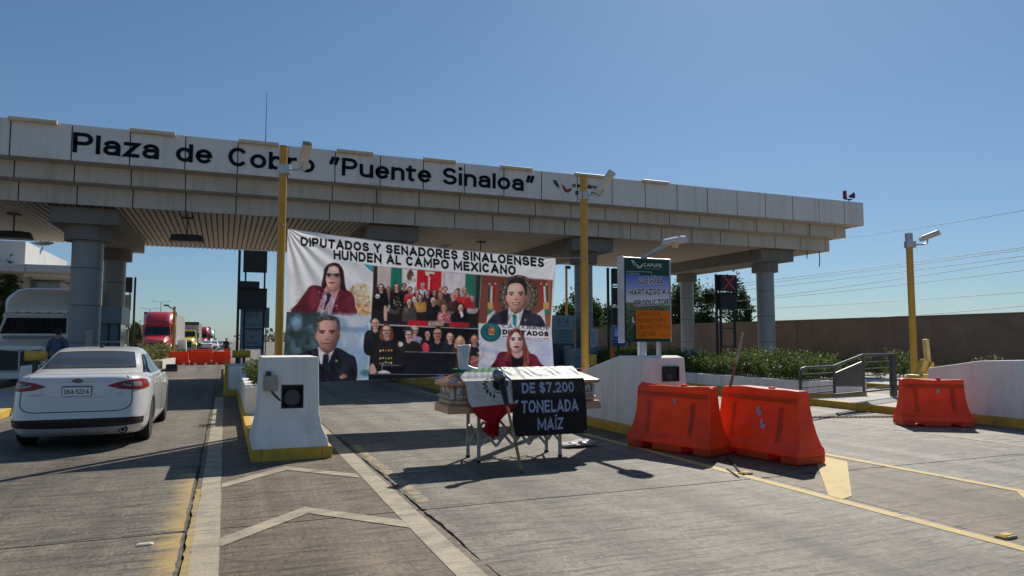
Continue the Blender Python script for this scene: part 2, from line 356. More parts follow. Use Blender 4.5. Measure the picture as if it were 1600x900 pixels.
def _ribbon(P, t, closed):
    Q0 = [P[0]]
    for p in P[1:]:
        if math.hypot(p[0] - Q0[-1][0], p[1] - Q0[-1][1]) > 1e-3: Q0.append(p)
    P = np.array(Q0, float); n = len(P)
    if not closed:
        a = P[0] - P[1]; P[0] = P[0] + a / (np.hypot(*a) + 1e-9) * t / 2; b = P[-1] - P[-2]; P[-1] = P[-1] + b / (np.hypot(*b) + 1e-9) * t / 2
    L, Q = [], []
    for i in range(n):
        p0 = P[i - 1] if (closed or i) else None; p1 = P[(i + 1) % n] if (closed or i < n - 1) else None
        d0 = (P[i] - p0) if p0 is not None else (p1 - P[i]); d1 = (p1 - P[i]) if p1 is not None else d0
        d0 = d0 / (np.hypot(*d0) + 1e-9); d1 = d1 / (np.hypot(*d1) + 1e-9); n0 = np.array([-d0[1], d0[0]]); n1 = np.array([-d1[1], d1[0]])
        m = n0 + n1; m = m / (np.hypot(*m) + 1e-9); s = t / 2 / max(0.42, float(m @ n1)); L.append(P[i] + m * s); Q.append(P[i] - m * s)
    k = n if closed else n - 1; V = L + Q; T = []
    for i in range(k): j = (i + 1) % n; T += [(i, n + i, n + j), (i, n + j, j)]
    return V, T
_txt = {}
def text_tris(s, bold=0.02, spacing=1.0):
    """vertices (x, y, layer) with capitals one unit high, and triangles"""
    key = (s, bold, spacing)
    if key in _txt: return _txt[key]
    t = max(0.06, 0.135 + bold * 2.3); x = 0.0; V = []; T = []; lay = 0
    for ch in s:
        base = _ACC.get(ch, ch)
        if base in _lo: w, st = _lo[base]; H = XH
        else: w, st = GL.get(base, GL[' ']); H = 1.0
        wd = w * H if base not in _lo else w
        for q in st:
            closed = q[0] == 'c'; pts = q[1:] if closed else q
            P = [(x + t / 2 + (px if w else 0) * max(0.0, wd), t / 2 + py * (H - t)) for px, py in pts]
            v, f = _ribbon(P, t, closed); n = len(V); V += [(a[0], a[1], lay) for a in v]; T += [tuple(i + n for i in g) for g in f]; lay += 1
        if ch in _ACC:
            cx = x + t / 2 + wd / 2; v, f = _ribbon([(cx - .02, 1.14), (cx + .1, 1.24)], t * .8, False); n = len(V); V += [(a[0], a[1], lay) for a in v]; T += [tuple(i + n for i in g) for g in f]; lay += 1
        x += wd + t + (0.115 if ch != ' ' else 0.0) * spacing + (spacing - 1) * 0.3
    _txt[key] = (np.array(V), np.array(T)); return _txt[key]
def cap_h(bold): return 1.0
def text_part(s, name, m, parent, org, width, height, xdir=(1, 0, 0), up=(0, 0, 1), bold=0.02, depth=0.004, spacing=1.0, kind=None):
    """raised lettering: left end of baseline org, run width along xdir, capital height along up"""
    v, t = text_tris(s, bold, spacing); w = v[:, 0].max(); x0 = v[:, 0].min(); X = Vector(xdir).normalized(); U = Vector(up).normalized(); N = X.cross(U)
    b = MB(); pts = [Vector(org) + X * ((p[0] - x0) / (w - x0) * width) + U * (p[1] * height) for p in v]
    n = len(pts); vs = [p + N * (depth + 0.0005 * (v[i, 2] % 7)) for i, p in enumerate(pts)] + pts
    ec = set(); fs = []
    for a in t:
        a = [int(i) for i in a]; fs.append(tuple(a))
        for i in range(3): ec.add((a[i], a[(i + 1) % 3]))
    for (i, j) in ec:
        if (j, i) not in ec: fs.append((i, i + n, j + n, j))
    b.add(vs, fs)
    return b.build(name, m, parent, recalc=False, kind=kind)

# raster art for flat print -------------------------------------------------
class Art:
    def __init__(s, x0, y0, x1, y1, sc, bgc=(255, 255, 255)):
        s.x0, s.y0, s.sc = x0, y0, sc; s.w = int((x1 - x0) * sc); s.h = int((y1 - y0) * sc)
        s.im = np.zeros((s.h, s.w, 3)); s.im[:] = bgc
    def _bb(s, xa, ya, xb, yb):
        i0 = max(0, int((ya - s.y0) * s.sc)); i1 = min(s.h, int((yb - s.y0) * s.sc) + 2)
        j0 = max(0, int((xa - s.x0) * s.sc)); j1 = min(s.w, int((xb - s.x0) * s.sc) + 2)
        if i1 <= i0 or j1 <= j0: return None
        Y, X = np.mgrid[i0:i1, j0:j1]; return (slice(i0, i1), slice(j0, j1)), X / s.sc + s.x0, Y / s.sc + s.y0
    def put(s, sl, m, col, a=1.0):
        m = (np.clip(m, 0, 1) * a)[..., None]; s.im[sl] = s.im[sl] * (1 - m) + np.asarray(col, float) * m
    def ell(s, cx, cy, rx, ry, col, soft=0.6, a=1.0, rot=0.0):
        r = max(rx, ry) + soft + 1; q = s._bb(cx - r, cy - r, cx + r, cy + r)
        if not q: return
        sl, X, Y = q; dx, dy = X - cx, Y - cy; c, n = math.cos(rot), math.sin(rot); u = (dx * c + dy * n) / rx; v = (-dx * n + dy * c) / ry
        d = (np.sqrt(u * u + v * v) - 1) * min(rx, ry); s.put(sl, 0.5 - d / soft, col, a)
    def poly(s, pts, col, soft=0.6, a=1.0):
        p = np.array(pts, float); q = s._bb(p[:, 0].min() - soft - 1, p[:, 1].min() - soft - 1, p[:, 0].max() + soft + 1, p[:, 1].max() + soft + 1)
        if not q: return
        sl, X, Y = q; ins = np.zeros(X.shape, bool); dist = np.full(X.shape, 1e9)
        for i in range(len(p)):
            x1, y1 = p[i]; x2, y2 = p[(i + 1) % len(p)]
            if y1 != y2: ins ^= ((y1 > Y) != (y2 > Y)) & (X < (x2 - x1) * (Y - y1) / (y2 - y1) + x1)
            ex, ey = x2 - x1, y2 - y1; L = ex * ex + ey * ey + 1e-9; t = np.clip(((X - x1) * ex + (Y - y1) * ey) / L, 0, 1)
            dist = np.minimum(dist, np.hypot(X - x1 - t * ex, Y - y1 - t * ey))
        s.put(sl, 0.5 + np.where(ins, dist, -dist) / soft, col, a)
    def spline(s, pts, col, soft=0.6, a=1.0, k=5):
        p = np.array(pts, float); n = len(p); out = []
        for i in range(n):
            p0, p1, p2, p3 = p[i - 1], p[i], p[(i + 1) % n], p[(i + 2) % n]
            for j in range(k):
                t = j / k; out.append(0.5 * (2 * p1 + (p2 - p0) * t + (2 * p0 - 5 * p1 + 4 * p2 - p3) * t * t + (3 * p1 - p0 - 3 * p2 + p3) * t ** 3))
        s.poly(out, col, soft, a)
    def mul_poly(s, pts, fn, soft=1.2):
        p = np.array(pts, float); q = s._bb(p[:, 0].min() - 25, p[:, 1].min() - 25, p[:, 0].max() + 25, p[:, 1].max() + 25); sl, X, Y = q; keep = s.im[sl].copy(); s.im[sl] = 0
        s.spline(pts, (1, 1, 1), soft); m = s.im[sl][..., :1].copy(); s.im[sl] = keep * (1 + m * (fn(X, Y)[..., None] - 1))
    def round_shade(s, cx, cy, rx, ry, amt, lx=-0.45, ly=-0.5):
        q = s._bb(cx - rx, cy - ry, cx + rx, cy + ry)
        if not q: return
        sl, X, Y = q; u = (X - cx) / rx; v = (Y - cy) / ry; r2 = u * u + v * v; nz = np.sqrt(np.clip(1 - r2, 0, 1)); d = (u * lx + v * ly + nz * 0.74)
        f = 1 + amt * (d - 0.62) * np.clip((1.0 - r2) * 6, 0, 1); s.im[sl] = s.im[sl] * f[..., None]
    def grainy(s, pts, amp, cx, cy, ang=0.0):
        N = rng.normal(size=(64, 64)); ca, sa = math.cos(ang), math.sin(ang)
        def fn(X, Y):
            u = ((X * ca + Y * sa) / cx) % 62; v = ((-X * sa + Y * ca) / cy) % 62; j = u.astype(int); i = v.astype(int); fu = u - j; fv = v - i; fu = fu * fu * (3 - 2 * fu); fv = fv * fv * (3 - 2 * fv)
            return 1 + amp * ((N[i, j] * (1 - fu) + N[i, j + 1] * fu) * (1 - fv) + (N[i + 1, j] * (1 - fu) + N[i + 1, j + 1] * fu) * fv)
        s.mul_poly(pts, fn)
    def line(s, x1, y1, x2, y2, w, col, soft=0.5, a=1.0):
        q = s._bb(min(x1, x2) - w - 1, min(y1, y2) - w - 1, max(x1, x2) + w + 1, max(y1, y2) + w + 1)
        if not q: return
        sl, X, Y = q; ex, ey = x2 - x1, y2 - y1; t = np.clip(((X - x1) * ex + (Y - y1) * ey) / (ex * ex + ey * ey + 1e-9), 0, 1)
        s.put(sl, 0.5 - (np.hypot(X - x1 - t * ex, Y - y1 - t * ey) - w / 2) / soft, col, a)
    def grad(s, pts, c0, c1, horiz=False, soft=0.6):
        p = np.array(pts, float); q = s._bb(p[:, 0].min(), p[:, 1].min(), p[:, 0].max(), p[:, 1].max())
        sl, X, Y = q; keep = s.im[sl].copy()
        t = ((X - X.min()) / (np.ptp(X) + 1e-9)) if horiz else ((Y - Y.min()) / (np.ptp(Y) + 1e-9))
        lay = np.asarray(c0, float) * (1 - t[..., None]) + np.asarray(c1, float) * t[..., None]
        s.poly(pts, (255, 0, 255), soft); m = np.abs(s.im[sl] - keep).sum(-1); 
        full = np.abs(np.array((255, 0, 255)) - keep).sum(-1) + 1e-9
        f = np.clip(m / full, 0, 1)[..., None]; s.im[sl] = keep * (1 - f) + lay * f
    def text(s, t, xa, ya, xb, yb, h, col, bold=0.02, slant=0.0, spacing=1.0):
        v, tr = text_tris(t, bold, spacing); v = v - np.array([v[:, 0].min(), 0, 0]); w = v[:, 0].max()
        px = xa + v[:, 0] / w * (xb - xa) + slant * v[:, 1] * h; py = ya + v[:, 0] / w * (yb - ya) - v[:, 1] / cap_h(bold) * h
        for a, b, c in tr:
            x = px[[a, b, c]]; y = py[[a, b, c]]; q = s._bb(x.min() - .3, y.min() - .3, x.max() + .3, y.max() + .3)
            if not q: continue
            sl, X, Y = q; X = X + 0.5 / s.sc; Y = Y + 0.5 / s.sc
            e = [(x[(i + 1) % 3] - x[i]) * (Y - y[i]) - (y[(i + 1) % 3] - y[i]) * (X - x[i]) for i in range(3)]
            ins = ((e[0] >= 0) & (e[1] >= 0) & (e[2] >= 0)) | ((e[0] <= 0) & (e[1] <= 0) & (e[2] <= 0))
            s.put(sl, ins.astype(float), col)
    def blur(s, x0, y0, x1, y1, n=3):
        sl, X, Y = s._bb(x0, y0, x1, y1); r = s.im[sl]
        for _ in range(n):
            p = np.pad(r, ((1, 1), (1, 1), (0, 0)), 'edge'); r = (p[:-2, 1:-1] + p[2:, 1:-1] + p[1:-1, :-2] + p[1:-1, 2:] + 2 * p[1:-1, 1:-1]) / 6
        s.im[sl] = r
    def speck(s, x0, y0, x1, y1, cols, n, r0, r1, a=0.8):
        for _ in range(n):
            s.ell(rng.uniform(x0, x1), rng.uniform(y0, y1), rng.uniform(r0, r1), rng.uniform(r0, r1), cols[rng.integers(len(cols))], 0.5, a)
    def mottle(s, x0, y0, x1, y1, amp, cell, vert=1.0):
        sl, X, Y = s._bb(x0, y0, x1, y1); gy, gx = int((y1 - y0) / cell / vert) + 3, int((x1 - x0) / cell) + 3; N = rng.normal(size=(gy, gx))
        u = (X - x0) / cell; v = (Y - y0) / cell / vert; u = np.clip(u, 0, gx - 2); v = np.clip(v, 0, gy - 2); j = u.astype(int); i = v.astype(int); fu = u - j; fv = v - i; fu = fu * fu * (3 - 2 * fu); fv = fv * fv * (3 - 2 * fv)
        n = (N[i, j] * (1 - fu) + N[i, j + 1] * fu) * (1 - fv) + (N[i + 1, j] * (1 - fu) + N[i + 1, j + 1] * fu) * fv
        s.im[sl] = s.im[sl] * (1 + amp * n[..., None])
    def sample(s, X, Y):
        x = np.clip((np.asarray(X) - s.x0) * s.sc, 0, s.w - 1.001); y = np.clip((np.asarray(Y) - s.y0) * s.sc, 0, s.h - 1.001)
        j = x.astype(int); i = y.astype(int); fx = (x - j)[..., None]; fy = (y - i)[..., None]
        im = s.im; i2 = np.minimum(i + 1, s.h - 1); j2 = np.minimum(j + 1, s.w - 1)
        return (im[i, j] * (1 - fx) + im[i, j2] * fx) * (1 - fy) + (im[i2, j] * (1 - fx) + im[i2, j2] * fx) * fy

def print_sheet(name, P, rgb, m, parent, thick=0.0, gain=1.0):
    """P: (rows, cols, 3) world points; rgb: (rows, cols, 3) sRGB 0-255 print"""
    h, w = P.shape[:2]; off = LOC.get(parent.name, Vector((0, 0, 0))) if parent else Vector((0, 0, 0))
    me = bpy.data.meshes.new(name)
    idx = np.arange(h * w).reshape(h, w); f = np.stack([idx[:-1, :-1], idx[1:, :-1], idx[1:, 1:], idx[:-1, 1:]], -1).reshape(-1, 4)
    me.from_pydata((P.reshape(-1, 3) - np.array(off)).tolist(), [], f.tolist())
    at_ = me.attributes.new('print', 'FLOAT_COLOR', 'POINT')
    c = np.ones((h * w, 4), np.float32); c[:, :3] = np.clip(lin(np.clip(rgb, 0, 255).reshape(-1, 3)) * gain, 0, 0.9)
    at_.data.foreach_set('color', c.ravel()); me.materials.append(m)
    me.polygons.foreach_set('use_smooth', [True] * len(me.polygons))
    o = bpy.data.objects.new(name, me); COL.objects.link(o)
    if parent: o.parent = parent; LOC[o.name] = off
    if thick:
        md = o.modifiers.new('solid', 'SOLIDIFY'); md.thickness = thick; md.offset = 1 if False else -1
    return o

# ---------------------------------------------------------------- shared materials
m_slab = concrete_road('brushed concrete', (0.28, 0.243, 0.188))
m_slab_dark = concrete_road('dirty lane concrete', (0.215, 0.183, 0.14))
m_slab_light = concrete_road('pale lane concrete', (0.325, 0.29, 0.235))
m_gore = concrete_road('browner concrete', (0.238, 0.182, 0.12))
m_white_line = concrete_road('worn white road paint', (0.28, 0.25, 0.2), paint=(0.5, 0.41, 0.27), wear=(0.37, 0.58))
m_yellow_line = concrete_road('yellow road paint', (0.28, 0.243, 0.188), paint=(0.62, 0.45, 0.16), wear=(0.34, 0.46))
m_yellow_worn = concrete_road('faded yellow road paint', (0.28, 0.243, 0.188), paint=(0.5, 0.33, 0.1), wear=(0.46, 0.7))
m_joint = mat('joint filler', (0.085, 0.064, 0.042), 0.95, var=0.5, scale=5)
m_soil = mat('dry soil', (0.27, 0.22, 0.16), 0.95, var=0.25, scale=0.4, bump=0.3, bscale=3)
m_white = mat('white masonry paint', (0.86, 0.83, 0.77), 0.8, var=0.05, scale=2.0, bump=0.25, bscale=35, dirt=(0.4, 0.37, 0.33), dscale=1.6, damt=0.55, streak=True)
m_kerb = mat('yellow kerb paint', (0.62, 0.38, 0.045), 0.75, var=0.18, scale=5, bump=0.3, bscale=40, dirt=(0.22, 0.17, 0.1), dscale=4, damt=0.6)
m_ypole = mat('yellow pole paint', (0.56, 0.3, 0.03), 0.5, var=0.1, scale=3, dirt=(0.3, 0.18, 0.05), dscale=5, damt=0.4)
m_island = mat('island concrete', (0.5, 0.48, 0.44), 0.9, var=0.12, scale=3, bump=0.2, dirt=(0.28, 0.26, 0.23))
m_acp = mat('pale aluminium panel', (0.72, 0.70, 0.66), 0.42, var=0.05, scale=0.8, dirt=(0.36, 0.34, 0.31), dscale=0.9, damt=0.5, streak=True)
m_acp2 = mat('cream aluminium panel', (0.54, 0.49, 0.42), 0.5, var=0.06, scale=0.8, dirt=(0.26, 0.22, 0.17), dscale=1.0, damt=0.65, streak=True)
m_core = mat('dark panel gap', (0.06, 0.055, 0.05), 0.9)
m_slat = mat('beige soffit slat', (0.37, 0.3, 0.24), 0.5, var=0.08, scale=0.6, dirt=(0.3, 0.25, 0.2), dscale=0.8, damt=0.5)
m_conc = mat('grey structural concrete', (0.19, 0.18, 0.165), 0.85, var=0.12, scale=1.5, bump=0.2, dirt=(0.22, 0.2, 0.18))
m_clad = mat('grey column cladding', (0.25, 0.265, 0.275), 0.38, var=0.07, scale=1.0, dirt=(0.3, 0.3, 0.29), dscale=1.5, damt=0.4)
m_black = mat('black painted steel', (0.012, 0.012, 0.014), 0.5, var=0.3)
m_dark = mat('dark grey paint', (0.05, 0.055, 0.06), 0.55, var=0.2)
m_navy = mat('dark navy lettering', (0.011, 0.013, 0.02), 0.85, var=0.1, spec=0.1)
m_steel = mat('galvanised steel', (0.45, 0.46, 0.47), 0.4, metal=0.7, var=0.15)
m_rail = mat('grey rail paint', (0.06, 0.065, 0.07), 0.4, var=0.15, dirt=(0.22, 0.2, 0.17), dscale=8, damt=0.4)
m_cream = mat('cream plastic', (0.62, 0.53, 0.36), 0.5, var=0.1, dirt=(0.4, 0.33, 0.2))
m_rust = mat('rusty steel', (0.12, 0.06, 0.035), 0.8, var=0.4, scale=12)
m_orange = plastic_mat('orange barrier plastic', (0.82, 0.122, 0.034), 0.42)
m_glass = glass_mat('dark glass')
m_bglass = glass_mat('blue green glass', (0.16, 0.24, 0.27), 0.1)
m_rubber = mat('black rubber', (0.018, 0.018, 0.019), 0.85, var=0.3)
m_wood = mat('weathered wood handle', (0.34, 0.2, 0.1), 0.65, var=0.35, scale=14)
m_leaf = leaf_mat('hedge leaves', (0.035, 0.07, 0.012), (0.17, 0.22, 0.045))
m_leaf2 = leaf_mat('tree leaves', (0.02, 0.042, 0.012), (0.07, 0.12, 0.03), 0.8)
m_weed = leaf_mat('dry weeds', (0.1, 0.11, 0.03), (0.26, 0.25, 0.08), 1.5)
m_bark = mat('bark', (0.13, 0.1, 0.07), 0.95, var=0.3, scale=8)
m_blockwall = block_wall_mat('tan block wall', (0.25, 0.18, 0.135), (0.22, 0.155, 0.115), (0.2, 0.15, 0.12))

# ---------------------------------------------------------------- ground and road
g = MB(); g.grid([[(x, y, -0.16) for x in (-3000, -200, 0, 200, 3000)] for y in (-3000, -200, 0, 200, 3000)])
g.build('ground', m_soil, kind='structure')
road = MB().box(-24, 27.2, -14, 420, -0.155, -0.016).build('road', m_joint, kind='structure')
LOC['road'] = Vector((0, 0, 0))
far = MB().box(-24, 27.2, 60.62, 420, -0.15, -0.002).build('road_surface', m_slab, road)
XB = [-23.9, -15.2, -9.6, -4.12, -0.25, 1.77, 5.87, 7.79, 11.15, 13.4, 17.2, 20.4, 27.1]
YB = [-6.9, -2.4, 2.1, 6.6] + [11.1 + 4.5 * i for i in range(12)]
CRACK = {-0.25: (0.011, 0.02), 1.77: (0.012, 0.026)}
def _h(i, s): return math.modf(math.sin(i * 127.1 + s * 311.7) * 43758.5453)[0]
def jit(k, s):
    r = 0.0
    for f, a in ((1.0, 0.7), (3.1, 0.5), (8.3, 0.4)):
        i = math.floor(k * f); t = k * f - i; t = t * t * (3 - 2 * t); r += a * (_h(i, s) * (1 - t) + _h(i + 1, s) * t)
    return r
for i in range(len(XB) - 1):
    for j in range(len(YB) - 1):
        x0, x1, y0, y1 = XB[i], XB[i + 1], YB[j], YB[j + 1]; pts = []
        g0, a0 = CRACK.get(x0, (0.006, 0.006)); g1, a1 = CRACK.get(x1, (0.006, 0.006)); n = 90 if y0 < 20 else 6; nx = 26 if y0 < 20 else 6
        near = y0 < 20
        for k in range(nx): x = x0 + g0 + 0.04 + (x1 - x0 - g0 - g1 - 0.08) * k / (nx - 1); pts.append((x, y0 + 0.012 + (0.009 * jit(x * 3, y0) if near else 0)))
        for k in range(n): y = y0 + 0.04 + (y1 - y0 - 0.08) * k / (n - 1); pts.append((x1 - g1 + (a1 * 0.5 * jit(y * 1.7, x1 + 1) + a1 * 0.35 * jit(y * 0.4, x1) if near else 0), y))
        for k in range(nx): x = x1 - g1 - 0.04 - (x1 - x0 - g0 - g1 - 0.08) * k / (nx - 1); pts.append((x, y1 - 0.012 + (0.009 * jit(x * 3, y1) if near else 0)))
        for k in range(n): y = y1 - 0.04 - (y1 - y0 - 0.08) * k / (n - 1); pts.append((x0 + g0 + (a0 * 0.5 * jit(y * 1.7, x0) + a0 * 0.35 * jit(y * 0.4, x0) if near else 0), y))
        gore = x0 in (-0.25, 5.87) 
        MB().prism(pts, -0.1, 0.0).build('concrete_slab', m_gore if gore else m_slab_dark if x0 in (-4.12, -9.6) else m_slab_light if x0 > 7.5 else m_slab, road)

def marking(pts, m, z=0.004, step=0.0):
    b = MB(); b.add([(x, y, z) for x, y in pts], [tuple(range(len(pts)))]); return b.build('road_marking', m, kind='structure')
def strip(x0, y0, x1, y1, w, m, z=0.004, n=24, rag=0.008):
    a, c = Vector((x0, y0)), Vector((x1, y1)); d = (c - a).normalized(); s = Vector((-d.y, d.x)); L = []; Rr = []
    for k in range(n + 1):
        p = a.lerp(c, k / n); L.append(p + s * (w / 2 + rag * jit(k * 1.3, x0))); Rr.append(p - s * (w / 2 + rag * jit(k * 1.9, y0)))
    return marking([tuple(p) for p in L + Rr[::-1]], m, z)
strip(-0.09, 2.2, -0.09, 21.5, 0.2, m_white_line)
strip(1.585, 2.2, 1.7, 21.5, 0.2, m_white_line)
m_stain = concrete_road('yellow paint residue', (0.215, 0.183, 0.14), paint=(0.48, 0.33, 0.13), wear=(0.4, 0.6), fade=(-0.72, -0.27))
m_stain2 = concrete_road('yellow paint residue on the gore', (0.25, 0.2, 0.145), paint=(0.5, 0.34, 0.12), wear=(0.38, 0.56))
m_stain3 = concrete_road('yellow paint residue beside the crack', (0.28, 0.243, 0.188), paint=(0.52, 0.37, 0.14), wear=(0.45, 0.6))
strip(-0.5, 2.15, -0.5, 6.57, 0.44, m_stain, z=0.003, rag=0.01, n=40); strip(-0.5, 6.64, -0.5, 9.4, 0.44, m_stain, z=0.003, rag=0.01, n=40)
strip(-0.212, 2.2, -0.212, 8.4, 0.05, m_stain2, z=0.003, rag=0.012, n=60); strip(1.88, 6.9, 1.88, 11.0, 0.12, m_stain3, z=0.003, rag=0.03, n=60)
def chevron(xa, xb, ye, yp, w):
    xm = (xa + xb) / 2
    marking([(xa, ye - w), (xm, yp - w), (xb, ye - w), (xb, ye), (xm, yp), (xa, ye)], m_white_line, 0.006)
chevron(0.012, 1.5, 8.62, 9.45, 0.26); chevron(0.012, 1.5, 6.28, 7.12, 0.27); chevron(0.012, 1.5, 3.9, 4.74, 0.27)
strip(5.72, 0.5, 5.72, 22, 0.13, m_yellow_line); strip(7.9, 0.5, 7.72, 22, 0.13, m_yellow_line)
marking([(5.79, 5.42), (5.79, 5.6), (7.63, 7.62), (7.63, 7.05), (6.0, 5.5)], m_yellow_line, 0.006)
marking([(5.79, 3.0), (5.79, 3.18), (7.78, 5.0), (7.8, 4.4)], m_yellow_line, 0.006)
strip(11.2, 4.0, 11.2, 30, 0.1, m_white_line)

# road studs
def stud(x, y, rz, lab, m=None):
    t = thing('road_stud', lab, 'road stud', (x, y, 0.004), 'plastic road studs')
    MB().rings([[(x - a, y - c, 0.004 + z), (x + a, y - c, 0.004 + z), (x + a, y + c, 0.004 + z), (x - a, y + c, 0.004 + z)] for a, c, z in ((0.08, 0.05, 0), (0.075, 0.045, 0.012), (0.05, 0.03, 0.028))]).build('stud_body', m or m_kerb, t, bevel=0.003)
    MB().box(x - 0.055, x + 0.055, y - 0.047, y - 0.038, 0.010, 0.024).build('reflector', m_cream, t)
    t.rotation_euler.z = rz
    return t
p = gz(1572, 840); stud(p.x, p.y, 0.05, 'yellow road stud beside the long yellow line, nearest the picture bottom')
p = gz(1165, 741); stud(p.x, p.y, 0.1, 'small yellow road stud on the yellow line below the orange barriers')
p = gz(226, 852); t_ = stud(p.x, p.y, 0.0, 'flat cream road stud in the car lane by the cracked joint', m_cream); t_.scale = (0.8, 0.7, 0.5)

# ---------------------------------------------------------------- toll islands
def island(name, x0, x1, y0, y1, h=0.16):
    o = MB().box(x0 + 0.12, x1 - 0.12, y0 + 0.12, y1 - 0.12, -0.02, h - 0.004).build(name, m_island, kind='structure')
    LOC[o.name] = Vector((0, 0, 0))
    k = MB()
    k.box(x0, x0 + 0.13, y0, y1, -0.01, h); k.box(x1 - 0.13, x1, y0, y1, -0.01, h); k.box(x0 + 0.13, x1 - 0.13, y0, y0 + 0.13, -0.01, h); k.box(x0 + 0.13, x1 - 0.13, y1 - 0.13, y1, -0.01, h)
    k.build('kerb', m_kerb, o, bevel=0.015)
    return o
island('toll_island_pavement', -6.1, -4.14, 16.0, 44)
island('toll_island_pavement', 0.36, 1.4, 9.93, 22)
island('toll_island_pavement', 0.0, 1.9, 22.005, 42)
island('toll_island_pavement', 6.33, 7.65, 9.97, 42)
island('toll_island_pavement', 13.38, 16.4, 8.3, 42)
island('toll_island_pavement', 20.0, 26.4, 12, 44)

# ---------------------------------------------------------------- toll canopy
YF, ZT, ZB1, ZB2, ZB3 = 25.0, 8.28, 7.14, 6.6, 5.97
XE1, XE2, XE3, XL = 28.7, 28.15, 27.7, -14.16
YR = 38.0
can = thing('toll_canopy', 'long grey panelled toll plaza canopy on round columns spanning all lanes', 'toll canopy', (7, 31.5, 0))
b = MB()
b.box(XL, XE1 - 0.035, YF + 0.035, YR - 0.03, ZB1 + 0.01, ZT - 0.02)
b.box(XL, XE2 - 0.035, YF + 0.635, YR - 0.63, ZB2 + 0.01, ZB1 + 0.01)
b.box(XL, XE3 - 0.035, YF + 1.235, YR - 1.23, ZB3 + 0.06, ZB2 + 0.01)
b.build('roof_slab', m_core, can)
def panels(yf, z0, z1, xe, m, name):
    base = None; x = -4.56 - 1.6 * 6; k = 0
    while x < xe - 0.05:
        w = min(1.6, xe - x) - 0.034
        if base is None or w < 1.58:
            mb = MB(); mb.box(x + 0.017, x + 0.017 + w, yf, yf + 0.03, z0 + 0.006, z1 - 0.006)
            o = mb.build(name, m, can, bevel=0.006, seg=1)
            if base is None: base = o; bx = x
        else:
            o = bpy.data.objects.new(name, base.data); COL.objects.link(o); o.parent = can; o.location = (x - bx, 0, 0)
            md = o.modifiers.new('bevel', 'BEVEL'); md.width = 0.006; md.segments = 1
        o.rotation_euler = (0, 0, 0); o.location.y += rng.uniform(-0.004, 0.004)
        x += 1.6; k += 1
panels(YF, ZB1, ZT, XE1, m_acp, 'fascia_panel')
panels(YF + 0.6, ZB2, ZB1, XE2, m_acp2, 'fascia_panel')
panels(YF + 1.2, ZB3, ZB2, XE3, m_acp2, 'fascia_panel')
for xe, yf, yr, z0, z1, m in ((XE1, YF, YR, ZB1, ZT, m_acp), (XE2, YF + 0.6, YR - 0.6, ZB2, ZB1, m_acp2), (XE3, YF + 1.2, YR - 1.2, ZB3, ZB2, m_acp2)):
    n = 6; d = (yr - yf) / n
    for k in range(n): MB().box(xe - 0.03, xe, yf + d * k + 0.04 * (k == 0), yf + d * (k + 1) - 0.012, z0 + 0.006, z1 - 0.006).build('end_panel', m, can, bevel=0.006, seg=1)
# soffits under the steps
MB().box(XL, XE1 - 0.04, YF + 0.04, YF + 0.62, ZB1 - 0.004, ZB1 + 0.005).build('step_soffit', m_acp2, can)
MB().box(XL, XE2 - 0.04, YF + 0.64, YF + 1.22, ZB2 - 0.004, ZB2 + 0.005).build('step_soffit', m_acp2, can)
# ribbed soffit slats running through the lanes
sl = MB(); x = XL
sl.add([(x + a, y, z) for y in (YF + 1.25, YR - 1.25) for a, z in ((0.0, ZB3 + 0.045), (0.035, ZB3 + 0.004), (0.125, ZB3 + 0.004), (0.16, ZB3 + 0.045))], [(0, 1, 5, 4), (1, 2, 6, 5), (2, 3, 7, 6)])
s0 = sl.build('soffit_slat', m_slat, can)
k = 1
while XL + k * 0.2 < XE3 - 0.25:
    o = bpy.data.objects.new('soffit_slat', s0.data); COL.objects.link(o); o.parent = can; o.location = (k * 0.2, 0, 0); k += 1
MB().box(XL, XE3 - 0.04, YF + 1.235, YR - 1.235, ZB3 + 0.047, ZB3 + 0.06).build('soffit_backing', m_core, can)
# columns, capitals and beams
CX = [(-4.4, 0.94, 0.85), (5.9, 0.95, 0.9), (14.6, 0.8, 0.78), (24.75, 0.84, 0.76), (-14.2, 1.0, 0.9)]
for cx, d1, d2 in CX:
    for cy, dd in ((27.5, d1), (33.9, d2)):
        col = MB().cyl((cx, cy, 0.1), (cx, cy, 5.0), dd / 2, n=40).build('column', m_clad, can, auto=40)
        for z in (1.5, 2.75, 4.0): MB().cyl((cx, cy, z - 0.012), (cx, cy, z + 0.012), dd / 2 + 0.004, n=40).build('joint_ring', m_dark, col, auto=40)
        MB().cyl((cx, cy, 4.93), (cx, cy, 5.44), dd * 0.76, n=12).build('capital_drum', m_conc, can, auto=20)
    MB().box(cx - 1.0, cx + 1.0, 26.6, 34.9, 5.42, ZB3 - 0.004).build('cross_beam', m_conc, can, bevel=0.01)
    MB().box(cx - 1.08, cx - 1.003, 27.3, 34.2, 5.7, ZB3 - 0.004).build('beam_ledge', m_conc, can)
